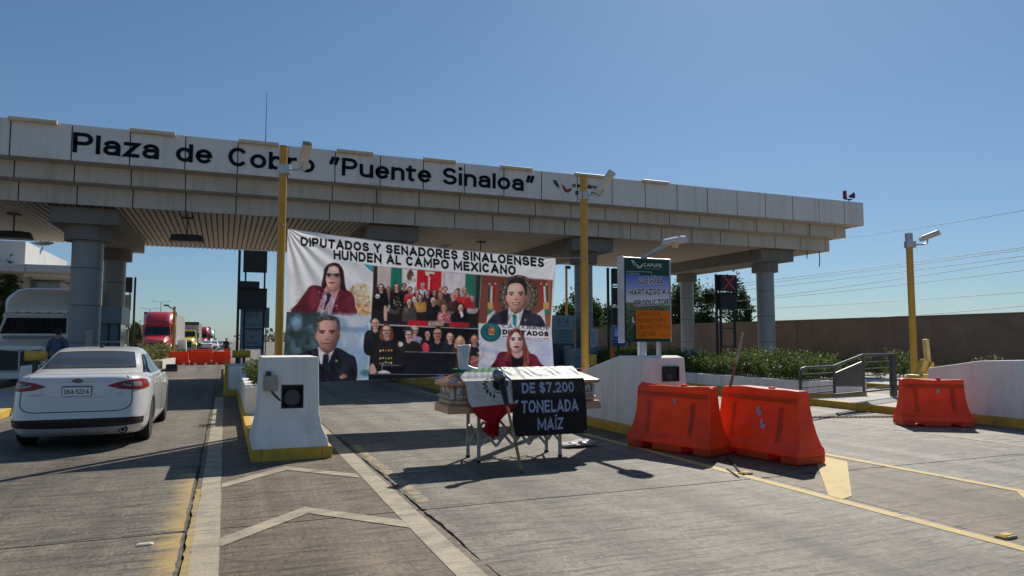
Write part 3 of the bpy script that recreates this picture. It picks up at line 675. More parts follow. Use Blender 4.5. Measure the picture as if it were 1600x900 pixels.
# lettering along the fascia
def fascia(s, pxa, pya, pxb, bold=0.032, h=0.64):
    a = at(pxa, pya, YF - 0.002); e = at(pxb, pya, YF - 0.002)
    text_part(s, 'lettering', m_navy, can, (a.x, YF - 0.002, a.z), e.x - a.x, h, bold=bold, depth=0.02)
zt = 7.37
def word(s, pxa, pxb, h=0.635):
    a = at(pxa, 240, YF - 0.006).x; e = at(pxb, 240, YF - 0.006).x
    text_part(s, 'lettering', m_navy, can, (a, YF - 0.006, 7.40), e - a, h, bold=0.016, depth=0.02)
word('Plaza', 113, 249); word('de', 275, 332); word('Cobro', 357, 492)
word('\u201cPuente', 514, 674); word('Sinaloa\u201d', 692, 835)
a = at(909, 297, YF).x; text_part('caminos', 'lettering', m_navy, can, (894 and at(894, 297, YF).x, YF - 0.006, 7.74), at(943, 297, YF).x - at(894, 297, YF).x, 0.17, bold=0.03, depth=0.02)
text_part('puentes', 'lettering', m_navy, can, (at(899, 297, YF).x, YF - 0.006, 7.46), at(938, 297, YF).x - at(899, 297, YF).x, 0.17, bold=0.03, depth=0.02)
def emblem(pts, m, name='emblem'):
    vs = [at(px, py, YF - 0.006) for px, py in pts]; n = len(vs); b = MB()
    b.add([(v.x, YF - 0.022, v.z) for v in vs] + [(v.x, YF - 0.002, v.z) for v in vs], [tuple(range(n))] + [(i, (i + 1) % n, n + (i + 1) % n, n + i) for i in range(n)])
    b.build(name, m, can)
m_egreen = mat('emblem green', (0.02, 0.05, 0.04), 0.4); m_ered = mat('emblem red', (0.25, 0.03, 0.02), 0.4); m_ewhite = mat('emblem white', (0.7, 0.68, 0.62), 0.4)
emblem([(864, 281), (869, 282), (873, 289), (874, 294), (869, 291), (866, 287)], m_egreen)
emblem([(878, 288), (882, 291), (885, 296), (893, 294), (893, 297), (888, 301), (883, 300), (880, 295)], m_ered)
emblem([(874, 293), (876, 297), (880, 301), (884, 302), (880, 303), (876, 300)], m_ewhite)
# yellow lamp bars along the top edge
for pa, pb in ((12, 89), (203, 274), (373, 436), (527, 583), (662, 712), (782, 831), (898, 945), (1003, 1043)):
    xa = at(pa, 200, YF - 0.1).x; xb = at(pb, 200, YF - 0.1).x
    lb = MB().cyl((xa, YF - 0.1, ZT - 0.03), (xb, YF - 0.1, ZT - 0.03), 0.075, n=12).build('lamp_bar', m_cream, can, auto=40)
    for xx in (xa + 0.2, xb - 0.2): MB().box(xx - 0.015, xx + 0.015, YF - 0.06, YF + 0.05, ZT - 0.02, ZT + 0.02).build('bracket', m_steel, lb)
# roof furniture
an = thing('antenna', 'thin whip antenna standing on the canopy roof', 'antenna', (1.37, 31, ZT - 0.02))
MB().cyl((1.37, 31, ZT - 0.02), (1.37, 31, 10.0), 0.035, 0.025, 8).build('mast', m_dark, an)
MB().cyl((1.37, 31, 9.99), (1.37, 31, 12.05), 0.018, 0.008, 6).build('whip', m_dark, an)
si = thing('alarm_siren', 'red lamp and grey siren on a small bracket at the canopy roof corner', 'siren', (28.2, 25.4, ZT - 0.021))
x, y = 28.2, 25.4
m_redlamp = mat('red lamp lens', (0.4, 0.02, 0.02), 0.3)
MB().cyl((x, y, ZT - 0.021), (x, y, ZT + 0.22), 0.03, n=8).bar((x - 0.3, y, ZT + 0.2), (x + 0.2, y, ZT + 0.2), 0.06, 0.05).build('bracket', m_dark, si)
MB().cyl((x - 0.26, y, ZT + 0.225), (x - 0.26, y, ZT + 0.6), 0.1, 0.09, 12).build('red_lamp', m_redlamp, si, auto=40)
MB().rings([[(x + 0.17 + r * math.cos(t) * 0.6, y + dy, ZT + 0.38 + r * math.sin(t)) for t in [2 * math.pi * q / 14 for q in range(14)]] for dy, r in ((-0.15, 0.16), (-0.05, 0.11), (0.1, 0.07), (0.14, 0.04))]).build('horn', m_dark, si, auto=40)
# lamps hanging below the soffit
def hang(x, y, lab):
    t = thing('hanging_lamp', lab, 'hanging lamp', (x, y, 5.1), 'floodlights hanging under the canopy')
    MB().cyl((x, y, 5.35), (x, y, ZB3 + 0.01), 0.025, n=8).box(x - 0.2, x + 0.2, y - 0.12, y + 0.12, ZB3 - 0.04, ZB3 + 0.006).build('stem', m_dark, t)
    MB().rings([[(x - a, y - c, z), (x + a, y - c, z), (x + a, y + c, z), (x - a, y + c, z)] for a, c, z in ((0.56, 0.3, 5.1), (0.54, 0.28, 5.16), (0.5, 0.16, 5.34), (0.2, 0.1, 5.37))]).build('housing', m_dark, t, bevel=0.01)
    MB().box(x - 0.5, x + 0.5, y - 0.24, y + 0.24, 5.085, 5.098).build('diffuser', m_cream, t)
hang(-6.9, 29.0, 'dark hanging floodlight over the white truck lane')
hang(-1.35, 27.6, 'dark hanging floodlight over the white car lane')
hang(3.7, 29.5, 'dark hanging floodlight above the big printed banner')
hang(10.5, 29.5, 'dark hanging floodlight over the lane past the centre camera pole')
dl = thing('dome_light', 'small pale round ceiling light on the soffit above the banner', 'ceiling light', (9.4, 31.5, ZB3 - 0.1))
MB().cyl((9.4, 31.5, ZB3 - 0.06), (9.4, 31.5, ZB3 + 0.01), 0.3, n=20).build('rim', m_acp, dl, auto=30)
MB().sphere((9.4, 31.5, ZB3 - 0.05), 0.26, 16, 8, 0.4).build('lens', m_cream, dl, smooth=True)
# torn cables dangling from the end
for x, y, L in ((26.6, 26.6, 0.35), (27.3, 26.5, 0.75)):
    o = MB().tube([(x, y, ZB3 + 0.01), (x + 0.03, y, ZB3 - L * 0.5), (x - 0.01, y, ZB3 - L)], 0.025, 6).build('dangling_cable', m_dark, can)

# ---------------------------------------------------------------- concrete blocks at the island noses
def ringxy(x0, x1, y0, y1, z): return [(x0, y0, z), (x1, y0, z), (x1, y1, z), (x0, y1, z)]
nb = thing('concrete_crash_block', 'white concrete crash block with flared foot, junction box and square light niche', 'crash block', (0.86, 10.6, 0))
body = MB().rings([ringxy(0.37, 1.36, 9.94, 11.3, 0.15), ringxy(0.39, 1.34, 9.97, 11.3, 0.26), ringxy(0.43, 1.27, 10.06, 11.3, 0.42), ringxy(0.455, 1.24, 10.12, 11.3, 0.6), ringxy(0.47, 1.235, 10.16, 11.29, 0.9), ringxy(0.485, 1.23, 10.22, 11.27, 1.365)]).build('block_body', m_white, nb, bevel=0.018)
cut = MB().box(0.735, 1.03, 9.9, 10.36, 0.665, 0.985).build('niche_cutter', m_black)
md = body.modifiers.new('niche', 'BOOLEAN'); md.object = cut; md.operation = 'DIFFERENCE'; md.solver = 'EXACT'
dg = bpy.context.evaluated_depsgraph_get(); me = bpy.data.meshes.new_from_object(body.evaluated_get(dg)); body.modifiers.clear(); body.data = me
bpy.data.objects.remove(cut)
MB().box(0.737, 1.028, 10.33, 10.357, 0.667, 0.983).build('niche_back', m_black, nb)
fr = MB()
for a in ((0.737, 0.757, 0.667, 0.983), (1.008, 1.028, 0.667, 0.983), (0.757, 1.008, 0.667, 0.687), (0.757, 1.008, 0.963, 0.983)): fr.box(a[0], a[1], 10.165, 10.33, a[2], a[3])
fr.build('niche_frame', m_black, nb)
lg = MB().cyl((0.885, 10.22, 0.805), (0.885, 10.325, 0.805), 0.115, n=28).build('signal_lamp', m_dark, nb, auto=40)
MB().cyl((0.885, 10.212, 0.805), (0.885, 10.222, 0.805), 0.1, n=28).build('lens', mat('unlit signal lens', (0.055, 0.06, 0.075), 0.2), lg, auto=40)
jb = MB().box(0.5, 0.685, 10.06, 10.19, 0.915, 1.115).build('junction_box', mat('weathered grey box', (0.36, 0.35, 0.3), 0.7, var=0.2, scale=10, dirt=(0.16, 0.14, 0.11), dscale=9), nb, bevel=0.01)
MB().box(0.515, 0.67, 10.05, 10.064, 0.93, 1.1).build('lid', mat('weathered grey box', (0.36, 0.35, 0.3)), jb, bevel=0.006)
MB().box(0.53, 0.6, 10.12, 10.2, 1.115, 1.175).build('conduit_bend', m_dark, jb, bevel=0.01)
MB().tube([(0.6, 10.13, 0.92), (0.64, 10.13, 0.86), (0.72, 10.145, 0.78), (0.75, 10.2, 0.74)], 0.014, 8).build('conduit', m_dark, nb)

nb2 = thing('concrete_crash_block', 'long white crash block with sloping top carrying the green sign', 'crash block', (6.8, 10.9, 0))
prof = [(9.98, 0.16), (12.9, 0.16), (12.9, 0.83), (10.75, 1.325), (10.1, 1.335), (9.98, 1.3)]
vs = [(6.36 + (0.03 if z > 0.5 else 0), y, z) for y, z in prof] + [(7.28 - (0.06 if z > 0.5 else 0) - (0.07 if z > 1.32 else 0), y, z) for y, z in prof]
n = len(prof)
body = MB().add(vs, [tuple(range(n)), tuple(range(2 * n - 1, n - 1, -1))] + [(i, (i + 1) % n, n + (i + 1) % n, n + i) for i in range(n)]).build('block_body', m_white, nb2, bevel=0.02)
nn = MB().box(6.78, 7.05, 9.955, 9.99, 0.93, 1.14); nn.build('niche_back', m_black, nb2)
fr = MB()
for a in ((6.76, 6.782, 0.91, 1.16), (7.048, 7.07, 0.91, 1.16), (6.782, 7.048, 0.91, 0.932), (6.782, 7.048, 1.138, 1.16)): fr.box(a[0], a[1], 9.93, 9.99, a[2], a[3])
fr.build('niche_frame', m_black, nb2)
MB().cyl((6.88, 9.945, 0.985), (6.88, 9.956, 0.985), 0.06, n=18).build('lens', mat('unlit signal lens', (0.055, 0.06, 0.075)), nb2)

nb3 = thing('concrete_crash_block', 'white crash block with sloping top behind the lone orange barrier', 'crash block', (14.6, 9.3, 0))
prof = [(8.36, 0.16), (10.3, 0.16), (10.3, 1.02), (9.2, 1.2), (8.45, 1.23)]
vs = [(13.42 + (0.03 if z > 0.5 else 0), y, z) for y, z in prof] + [(16.2, y, z) for y, z in prof]; n = len(prof)
MB().add(vs, [tuple(range(n)), tuple(range(2 * n - 1, n - 1, -1))] + [(i, (i + 1) % n, n + (i + 1) % n, n + i) for i in range(n)]).build('block_body', m_white, nb3, bevel=0.025)
nb4 = thing('concrete_crash_block', 'small pale crash block on the island beyond the white car', 'crash block', (-4.6, 22.4, 0.15))
MB().rings([ringxy(-4.98, -4.25, 21.9, 23, 0.155), ringxy(-4.96, -4.27, 21.95, 23, 0.4), ringxy(-4.94, -4.29, 22, 22.95, 0.92)]).build('block_body', m_white, nb4, bevel=0.03)
nb5 = thing('concrete_crash_block', 'white block with yellow base at the planter end beside the car lane', 'crash block', (0.5, 23, 0))
MB().box(0.1, 0.72, 22.15, 25.2, 0.157, 0.82).build('block_body', m_white, nb5, bevel=0.02)
MB().box(0.02, 0.098, 22.1, 25.3, 0.157, 0.9).build('side_guard', m_kerb, nb5, bevel=0.01)

# planters
def planter(x0, x1, y0, y1, z1, lab, base=None, cap=True):
    t = thing('planter', lab, 'planter', ((x0 + x1) / 2, (y0 + y1) / 2, 0.15))
    w = MB()
    w.box(x0, x0 + 0.16, y0, y1, 0.158, z1); w.box(x1 - 0.16, x1, y0, y1, 0.158, z1); w.box(x0 + 0.16, x1 - 0.16, y0, y0 + 0.16, 0.158, z1); w.box(x0 + 0.16, x1 - 0.16, y1 - 0.16, y1, 0.158, z1)
    w.build('planter_wall', m_white, t, bevel=0.015)
    MB().box(x0 + 0.165, x1 - 0.165, y0 + 0.165, y1 - 0.165, 0.158, z1 - 0.06).build('soil', m_soil, t)
    if base:
        bb = MB(); bb.box(x0 - 0.006, x0 - 0.001, y0, y1, 0.158, base); bb.box(x0 - 0.006, x1, y0 - 0.006, y0 - 0.001, 0.158, base); bb.build('painted_base', m_kerb, t)
    return t
planter(0.41, 1.33, 14.8, 21.8, 0.68, 'low white planter behind the crash block by the car lane')
planter(13.62, 15.6, 13.7, 25.6, 0.56, 'long white planter with a hedge on the island past the railing', base=0.24)
planter(6.5, 7.5, 14.5, 25.5, 0.6, 'white planter running back from the centre camera pole', base=0.3)

# ---------------------------------------------------------------- yellow poles with cameras
m_camw = mat('dusty white camera housing', (0.6, 0.56, 0.48), 0.5, var=0.1, dirt=(0.4, 0.34, 0.26), dscale=8)
def camera_pole(x, y, zt, r, adir, tilt, lab, steel_top=False, z0=0.15):
    t = thing('camera_pole', lab, 'camera pole', (x, y, z0), 'yellow camera poles')
    zp = zt - 0.35 if steel_top else zt
    MB().cyl((x, y, z0), (x, y, zp), r, r * 0.96, 20).build('pole', m_ypole, t, auto=40)
    MB().box(x - 0.16, x + 0.16, y - 0.16, y + 0.16, z0, z0 + 0.025).build('base_plate', m_ypole, t)
    if steel_top: MB().cyl((x, y, zp - 0.02), (x, y, zt), r * 1.08, n=20).build('top_sleeve', m_steel, t, auto=40)
    else: MB().cyl((x, y, zt - 0.004), (x, y, zt + 0.008), r * 1.0, n=20).build('pole_cap', m_rust, t, auto=40)
    ax, ay = adir; L = math.hypot(ax, ay); u = Vector((ax / L, ay / L, 0)); zb = zt - 0.42 if not steel_top else zt - 0.3
    p = Vector((x, y, zb))
    br = MB(); br.bar(p - u * r * 1.15, p + u * (r + 0.06), 0.15, 0.17); br.tube([p + u * r, p + u * (L * 0.75), p + u * (L * 0.95) + Vector((0, 0, 0.04)), p + u * L + Vector((0, 0, 0.16))], 0.022, 8)
    bo = br.build('bracket', m_steel, t, bevel=0.004)
    c = p + u * (L * 0.98) + Vector((0, 0, 0.2)); d = Vector(tilt).normalized(); s = d.cross(Vector((0, 0, 1))).normalized(); w = s.cross(d)
    ring = lambda q, a, h: [q + s * (a * i) + w * (h * j) for i, j in ((-1, -1), (1, -1), (1, 0.55), (0.6, 1), (-0.6, 1), (-1, 0.55))]
    h = MB().rings([ring(c - d * 0.22, 0.05, 0.045), ring(c - d * 0.2, 0.062, 0.058), ring(c + d * 0.25, 0.062, 0.058)]).build('camera_housing', m_camw, t, bevel=0.006)
    MB().rings([ring(c - d * 0.16 + w * 0.012, 0.074, 0.066), ring(c + d * 0.33 + w * 0.012, 0.078, 0.068)], cap=False).build('sun_hood', m_camw, h)
    MB().cyl(c + d * 0.245, c + d * 0.265, 0.05, n=16).build('lens', m_glass, h)
    return t
PL = camera_pole(0.895, 13.2, 5.1, 0.072, (0.36, -0.1), (0.12, -1, 0.95), 'yellow camera pole tied to the banner edge, behind the flared white block')
PC = camera_pole(7.03, 13.2, 5.09, 0.082, (0.3, -0.35), (0.55, -0.75, 1.1), 'yellow camera pole at the banner side next to the green sign')
PR = camera_pole(16.75, 13.2, 4.42, 0.086, (0.45, -0.2), (1, -0.3, 0.38), 'lone yellow camera pole against the block wall beside the railing', steel_top=True)

# ---------------------------------------------------------------- the big printed banner
YBN = 13.1
art = Art(434, 348, 876, 616, 3, (240, 234, 238))
A = art
# heading
A.text('DIPUTADOS Y SENADORES SINALOENSES', 470, 384.5, 850.5, 418, 14.5, (14, 13, 16), bold=0.05, spacing=1.05)
A.text('HUNDEN AL CAMPO MEXICANO', 521, 405.5, 806, 430.5, 15, (14, 13, 16), bold=0.05, spacing=1.05)
# panel 1: woman in a maroon jacket before a gold emblem
A.spline([(546, 462), (553, 447), (562, 443), (572, 445), (577, 456), (579, 476), (577, 492), (552, 491), (546, 478)], (214, 190, 150), 5, 0.75)
A.speck(548, 445, 577, 491, [(198, 166, 98), (176, 144, 84), (232, 216, 186), (206, 150, 80), (240, 236, 240), (160, 128, 70)], 90, 0.8, 3.0, 0.7)
A.speck(552, 474, 579, 492, [(226, 150, 70), (240, 190, 140), (200, 110, 50)], 26, 0.8, 3.0, 0.7)
A.poly([(568, 413), (583, 414.5), (582.5, 426)], (50, 150, 168)); A.poly([(574, 414), (579, 414), (582, 421)], (90, 180, 190))
hair = (58, 34, 36)
A.spline([(507, 425), (511, 415), (520, 410.5), (530, 413), (536, 423), (538, 436), (539, 448), (542, 458), (530, 458), (510, 452), (503, 450), (503, 440)], hair)
A.spline([(456, 489), (466, 472), (478, 455), (486, 446.5), (500, 447), (512, 452), (532, 452), (545, 455), (552, 463), (554, 476), (553.5, 493), (505, 491)], (108, 42, 52))
A.poly([(482, 450), (490, 489), (470, 489)], (104, 40, 52), 4, 0.6); A.poly([(540, 458), (545, 492), (530, 492)], (100, 38, 50), 4, 0.7)
A.poly([(508, 448), (531, 449), (524, 466), (518, 491), (493, 489), (503, 466)], (212, 176, 190))
A.poly([(511, 457), (520, 457), (517, 464), (507, 484), (505, 484), (510, 466)], (44, 34, 44))
A.speck(496, 456, 511, 489, [(180, 120, 140), (236, 220, 226), (150, 84, 104), (120, 130, 160)], 40, 0.5, 1.8, 0.7); A.speck(514, 455, 527, 489, [(196, 140, 170), (226, 196, 214), (168, 110, 150)], 34, 0.5, 1.8, 0.7)
A.spline([(511, 446), (530, 446), (528, 456), (520, 461), (513, 456)], (202, 142, 132))
A.spline([(508.5, 432), (511, 421), (519, 415.5), (528, 419), (532, 430), (532, 442), (527, 450), (519, 453), (512, 448)], (226, 176, 164))
A.ell(521, 421, 8, 4.5, (234, 192, 182), 4, 0.7); A.spline([(526, 430), (532, 428), (532, 444), (526, 451), (520, 453)], (204, 146, 136), 3, 0.6)
for cx in (513.5, 526): A.ell(cx, 431.5, 5.4, 4.3, (110, 98, 106), 0.8); A.ell(cx, 432, 4.2, 3.2, (186, 150, 146), 0.9); A.ell(cx, 431.3, 2.2, 1.1, (44, 32, 34), 0.7)
A.line(507.5, 428.8, 532, 429, 1.1, (40, 32, 38)); A.line(519, 433, 518, 437, 1.2, (206, 150, 140), 0.9); A.ell(518, 437.3, 2.1, 0.8, (178, 110, 104), 0.8, 0.7)
A.spline([(512.5, 441.5), (517.5, 440.6), (523, 441.6), (517.8, 443.8)], (176, 64, 72)); A.ell(517.8, 448, 4, 1.2, (200, 140, 130), 1.5, 0.6)
A.spline([(508, 418), (504, 436), (504, 448), (508.5, 450), (509, 432), (513, 419)], hair); A.spline([(527, 414), (533, 424), (535, 440), (541, 457), (534, 453), (532, 436), (529, 421)], hair)
A.ell(516, 415, 6, 2.4, (92, 58, 54), 3, 0.5)
# panel 2: grey haired man in a dark suit
A.grad([(442, 487), (512, 490), (512, 612), (438, 612)], (66, 84, 92), (70, 88, 96))
A.poly([(500, 490.5), (579, 494), (577, 592), (500, 612)], (156, 184, 212), 10)
A.speck(443, 490, 500, 560, [(46, 66, 66), (62, 94, 80), (112, 150, 176), (40, 52, 60), (88, 108, 112), (52, 78, 60)], 60, 3, 8, 0.5)
A.ell(464, 506, 8, 10, (140, 172, 198), 5, 0.8); A.ell(458, 540, 4, 8, (112, 140, 160), 4, 0.6)
A.blur(442, 488, 500, 566, 14)
A.poly([(530, 492), (579, 494), (579, 503), (548, 516)], (206, 206, 218), 8, 0.8); A.poly([(528, 515), (576, 528), (577, 545), (535, 540)], (190, 200, 218), 10, 0.8)
A.ell(572, 583, 9, 5, (60, 110, 120), 4, 0.8)
A.poly([(442, 507), (578, 512), (578, 519), (442, 515)], (100, 104, 140), 2.5, 0.3)
A.spline([(492, 514), (494, 500), (502, 494), (514, 492.6), (526, 496), (531, 505), (530.5, 518), (526, 520), (496, 520)], (82, 74, 76))
A.speck(500, 495, 528, 504, [(120, 112, 112), (60, 54, 56), (140, 132, 130)], 40, 0.5, 1.6, 0.5)
A.spline([(452, 600), (460, 560), (470, 552), (496, 545), (511, 556), (525, 543), (545, 553), (554, 558), (558, 575), (557, 592), (548, 606), (460, 612)], (34, 36, 48))
A.poly([(496, 544), (501, 538), (522, 538), (523, 543), (511, 572), (499.5, 568)], (222, 218, 232)); A.poly([(505, 553), (512, 553), (514, 560), (511, 575), (503, 575)], (30, 32, 48))
A.line(511, 573, 523, 546, 1.4, (24, 26, 36), 1.2); A.line(499, 569, 496, 546, 1.4, (24, 26, 36), 1.2); A.ell(525.4, 563.8, 2.4, 2.1, (206, 190, 140))
A.spline([(500, 536), (523, 536), (521, 546), (510, 553), (502, 546)], (164, 112, 104))
A.spline([(494.5, 520), (497, 506), (505, 501), (516, 500.5), (525, 504), (528, 516), (526, 534), (519, 545), (510, 549), (502, 544), (496.5, 534)], (196, 146, 134))
A.ell(511, 508, 11, 5, (210, 164, 150), 4, 0.6); A.spline([(520, 518), (527, 515), (526, 534), (518, 546), (512, 548)], (168, 116, 106), 4, 0.6)
A.spline([(493, 519), (491.5, 523), (493.5, 531), (496, 532)], (186, 132, 122)); A.spline([(528, 518), (531, 522), (529.5, 530), (527, 532)], (160, 106, 98))
for cx in (503, 518.5): A.line(cx - 4.5, 517.2, cx + 4.5, 516.6, 1.4, (58, 46, 46), 0.9); A.ell(cx, 520, 3.4, 1.4, (150, 104, 96), 1); A.ell(cx, 520, 1.5, 1.0, (34, 26, 28), 0.6)
A.line(511, 520, 512.5, 529, 1.6, (178, 124, 114), 1.4, 0.7); A.ell(510.5, 530.5, 3.8, 1.3, (138, 88, 80), 1.2, 0.7); A.line(503.5, 536.6, 517, 536.2, 1.5, (132, 72, 70), 0.9); A.line(505, 539.5, 515, 539.2, 1.2, (180, 124, 114), 1.5, 0.6)
A.line(502.5, 531, 501, 537, 0.8, (160, 108, 98), 1, 0.6); A.line(519.5, 530, 521, 537, 0.8, (150, 98, 90), 1, 0.6)
A.spline([(530, 589), (536, 584.5), (542, 586), (541, 590.5), (533, 591.5)], (178, 126, 118)); A.line(555, 565, 545, 590, 1.5, (22, 24, 34), 3, 0.6)
# panel 3: group photo before flags
A.poly([(583.5, 415.5), (751.5, 430), (749, 512), (579, 505)], (70, 58, 60))
A.poly([(588, 416), (611, 418), (609, 458), (586, 456)], (206, 190, 184)); A.poly([(583.5, 415.5), (589.5, 416), (586, 505), (579, 505)], (64, 40, 44))
def drape(x0, x1, y0, y1, c, n=6):
    A.poly([(x0, y0), (x1, y0 + (x1 - x0) * 0.083), (x1 - 1.5, y1), (x0 - 1.5, y1)], c)
    for _ in range(n):
        x = rng.uniform(x0 + 1, x1 - 1); f = rng.uniform(0.7, 1.15); A.line(x, y0 + 3, x - 1 + rng.uniform(-2, 2), y1 - 2, rng.uniform(0.6, 1.6), tuple(np.clip(np.array(c) * f, 0, 255)), 1.2, 0.6)
drape(610.5, 629, 418.5, 465, (40, 128, 108), 10); drape(628, 652, 420, 462, (232, 222, 224)); drape(651, 689, 422, 462, (206, 40, 48), 12); drape(689, 727, 425, 470, (226, 212, 218), 12); drape(726, 751, 428, 478, (48, 122, 104), 10)
A.poly([(668.5, 432), (671.5, 432), (669, 460), (667, 460)], (226, 210, 210)); A.poly([(663, 424), (678, 425), (678, 429), (671, 428), (668, 432), (664, 430)], (222, 206, 190))
A.spline([(637, 425), (641, 421.5), (645, 427), (644, 434), (638, 438), (635, 432)], (112, 72, 52)); A.speck(634, 436, 648, 443, [(90, 110, 90), (150, 130, 100), (196, 180, 170)], 14, 0.6, 1.6); A.ell(643, 433, 1.6, 1.4, (230, 190, 180))
A.poly([(742, 430), (751.5, 430), (749, 512), (742, 511)], (112, 58, 48), 1.0)
def bust(x, y, s, skin, hairc, body, longh=False, glasses=False, wide=1.0, bh=3.4):
    A.spline([(x - 2.0 * s * wide, y + bh * s * 1.15), (x - 2.1 * s * wide, y + 2.2 * s), (x - 0.8 * s, y + 1.35 * s), (x + 0.8 * s, y + 1.35 * s), (x + 2.1 * s * wide, y + 2.2 * s), (x + 2.0 * s * wide, y + bh * s * 1.15)], body)
    if longh: A.spline([(x - 1.15 * s, y + 1.7 * s), (x - 1.2 * s, y - 0.2 * s), (x, y - 1.45 * s), (x + 1.2 * s, y - 0.2 * s), (x + 1.2 * s, y + 1.7 * s)], hairc)
    else: A.ell(x, y - 0.4 * s, 1.02 * s, 1.0 * s, hairc)
    A.poly([(x - 0.4 * s, y + 0.5 * s), (x + 0.4 * s, y + 0.5 * s), (x + 0.55 * s, y + 1.6 * s), (x, y + 2.0 * s), (x - 0.55 * s, y + 1.6 * s)], tuple(c * 0.86 for c in skin))
    A.ell(x, y + 0.05 * s, 0.8 * s, 1.08 * s, skin, 0.9); A.ell(x - 1.0 * s * wide, y + 2.9 * s, 0.6 * s, 1.1 * s, tuple(min(255, c * 1.35 + 8) for c in body), 2.0, 0.45)
    A.ell(x + 0.4 * s, y + 0.3 * s, 0.4 * s, 0.7 * s, tuple(c * 0.84 for c in skin), 1.0, 0.6)
    A.line(x - 0.55 * s, y - 0.12 * s, x - 0.18 * s, y - 0.12 * s, 0.2 * s, (70, 48, 44), 0.7, 0.6); A.line(x + 0.18 * s, y - 0.12 * s, x + 0.55 * s, y - 0.12 * s, 0.2 * s, (70, 48, 44), 0.7, 0.6); A.ell(x - 0.1 * s, y - 0.55 * s, 0.5 * s, 0.3 * s, tuple(min(255, c * 1.07) for c in skin), 1.0, 0.6)
    if glasses: A.line(x - 0.75 * s, y - 0.1 * s, x + 0.75 * s, y - 0.1 * s, 0.3 * s, (60, 54, 62), 0.7, 0.5)
    A.line(x - 0.32 * s, y + 0.52 * s, x + 0.32 * s, y + 0.52 * s, 0.22 * s, (156, 72, 72), 0.5, 0.85); A.line(x, y, x, y + 0.25 * s, 0.2 * s, tuple(c * 0.82 for c in skin), 0.6, 0.8)
sk = [(216, 166, 152), (196, 142, 126), (226, 180, 164), (178, 124, 108)]; bk = (30, 28, 34)
A.poly([(584, 462), (600, 452), (640, 460), (690, 462), (730, 466), (746, 478), (746, 508), (580, 503)], (44, 38, 42), 3)
for k in range(26):
    x, y = rng.uniform(605, 738), rng.uniform(452, 476); bust(x, y, 3.3, sk[rng.integers(4)], [(44, 32, 34), (80, 54, 46), (130, 112, 104)][rng.integers(3)], [(60, 50, 54), (36, 32, 38), (150, 60, 62), (120, 104, 96), (84, 72, 70), (170, 160, 164)][rng.integers(6)], bool(rng.integers(2)), False, bh=4.2)
crowd = [(659.8, 447, 3.9, 0, (150, 140, 136), (186, 196, 214), 0, 1), (630.5, 448, 3.9, 1, (40, 30, 32), (40, 36, 42), 0, 1), (639.6, 453.6, 4.1, 1, (44, 34, 34), (196, 56, 62), 0, 0), (651, 457.5, 3.7, 2, (70, 40, 34), (210, 190, 190), 1, 0), (694.6, 453, 3.8, 0, (60, 50, 48), (54, 50, 54), 0, 0), (666.5, 458.7, 4.0, 2, (50, 32, 32), (60, 44, 48), 1, 0), (677.5, 457.5, 3.9, 1, (40, 28, 30), (34, 30, 36), 1, 1), (686.7, 461, 3.9, 1, (96, 64, 46), (120, 90, 66), 1, 1), (712.3, 457.5, 3.8, 0, (120, 96, 80), (196, 60, 60), 0, 0), (725.8, 458.5, 4.0, 1, (120, 110, 106), (190, 46, 50), 0, 0), (655.5, 465, 4.1, 2, (84, 50, 40), (206, 150, 80), 1, 0), (706.2, 463.6, 4.1, 0, (150, 130, 120), (70, 48, 48), 0, 0), (594.4, 450, 4.7, 2, (44, 32, 34), bk, 1, 1), (618.8, 449, 4.6, 0, (84, 50, 38), (32, 28, 32), 1, 1), (638.4, 472, 4.7, 2, (72, 44, 36), (84, 74, 72), 1, 0), (675.7, 470, 5.0, 0, (44, 34, 34), (34, 32, 38), 0, 0), (692.2, 481, 4.6, 0, (120, 78, 52), (186, 110, 116), 1, 0), (718.5, 481, 5.2, 2, (34, 28, 30), (28, 28, 34), 0, 0)]
for x, y, s, k, hc, bc, lg_, gl in crowd: bust(x, y, s, sk[k], hc, bc, bool(lg_), bool(gl), bh=6.2 if y < 452 or y > 468 else 4.6)
A.speck(612, 464, 626, 485, [(176, 90, 80), (214, 190, 150), (120, 90, 80), (220, 200, 190)], 26, 0.5, 1.3, 0.85); A.ell(589, 463, 3.6, 3.4, (222, 212, 202)); A.ell(589, 463, 1, 1, bk); A.speck(684, 492, 702, 503, [(226, 210, 214), (176, 60, 72)], 26, 0.7, 1.8, 0.8)
A.poly([(717.5, 487), (721.5, 487), (722.5, 494), (719, 497)], (226, 222, 230)); A.spline([(604, 484), (602, 478), (599, 480), (599, 500), (603, 504)], sk[0])
A.poly([(579, 500.5), (749, 507.5), (749, 513.5), (579, 506)], (46, 40, 46)); A.poly([(637, 500.5), (667, 501.5), (667, 510), (634, 508.5)], (196, 40, 52)); A.poly([(703, 503), (731, 504), (731, 511.5), (700, 511)], (190, 40, 50)); A.poly([(668, 501.5), (692, 502), (692, 509), (668, 509)], (170, 150, 128)); A.speck(668, 502, 692, 508, [(226, 200, 160), (130, 110, 90)], 16, 0.5, 1.4); A.line(579, 507.5, 748, 514, 1.0, (196, 188, 196))
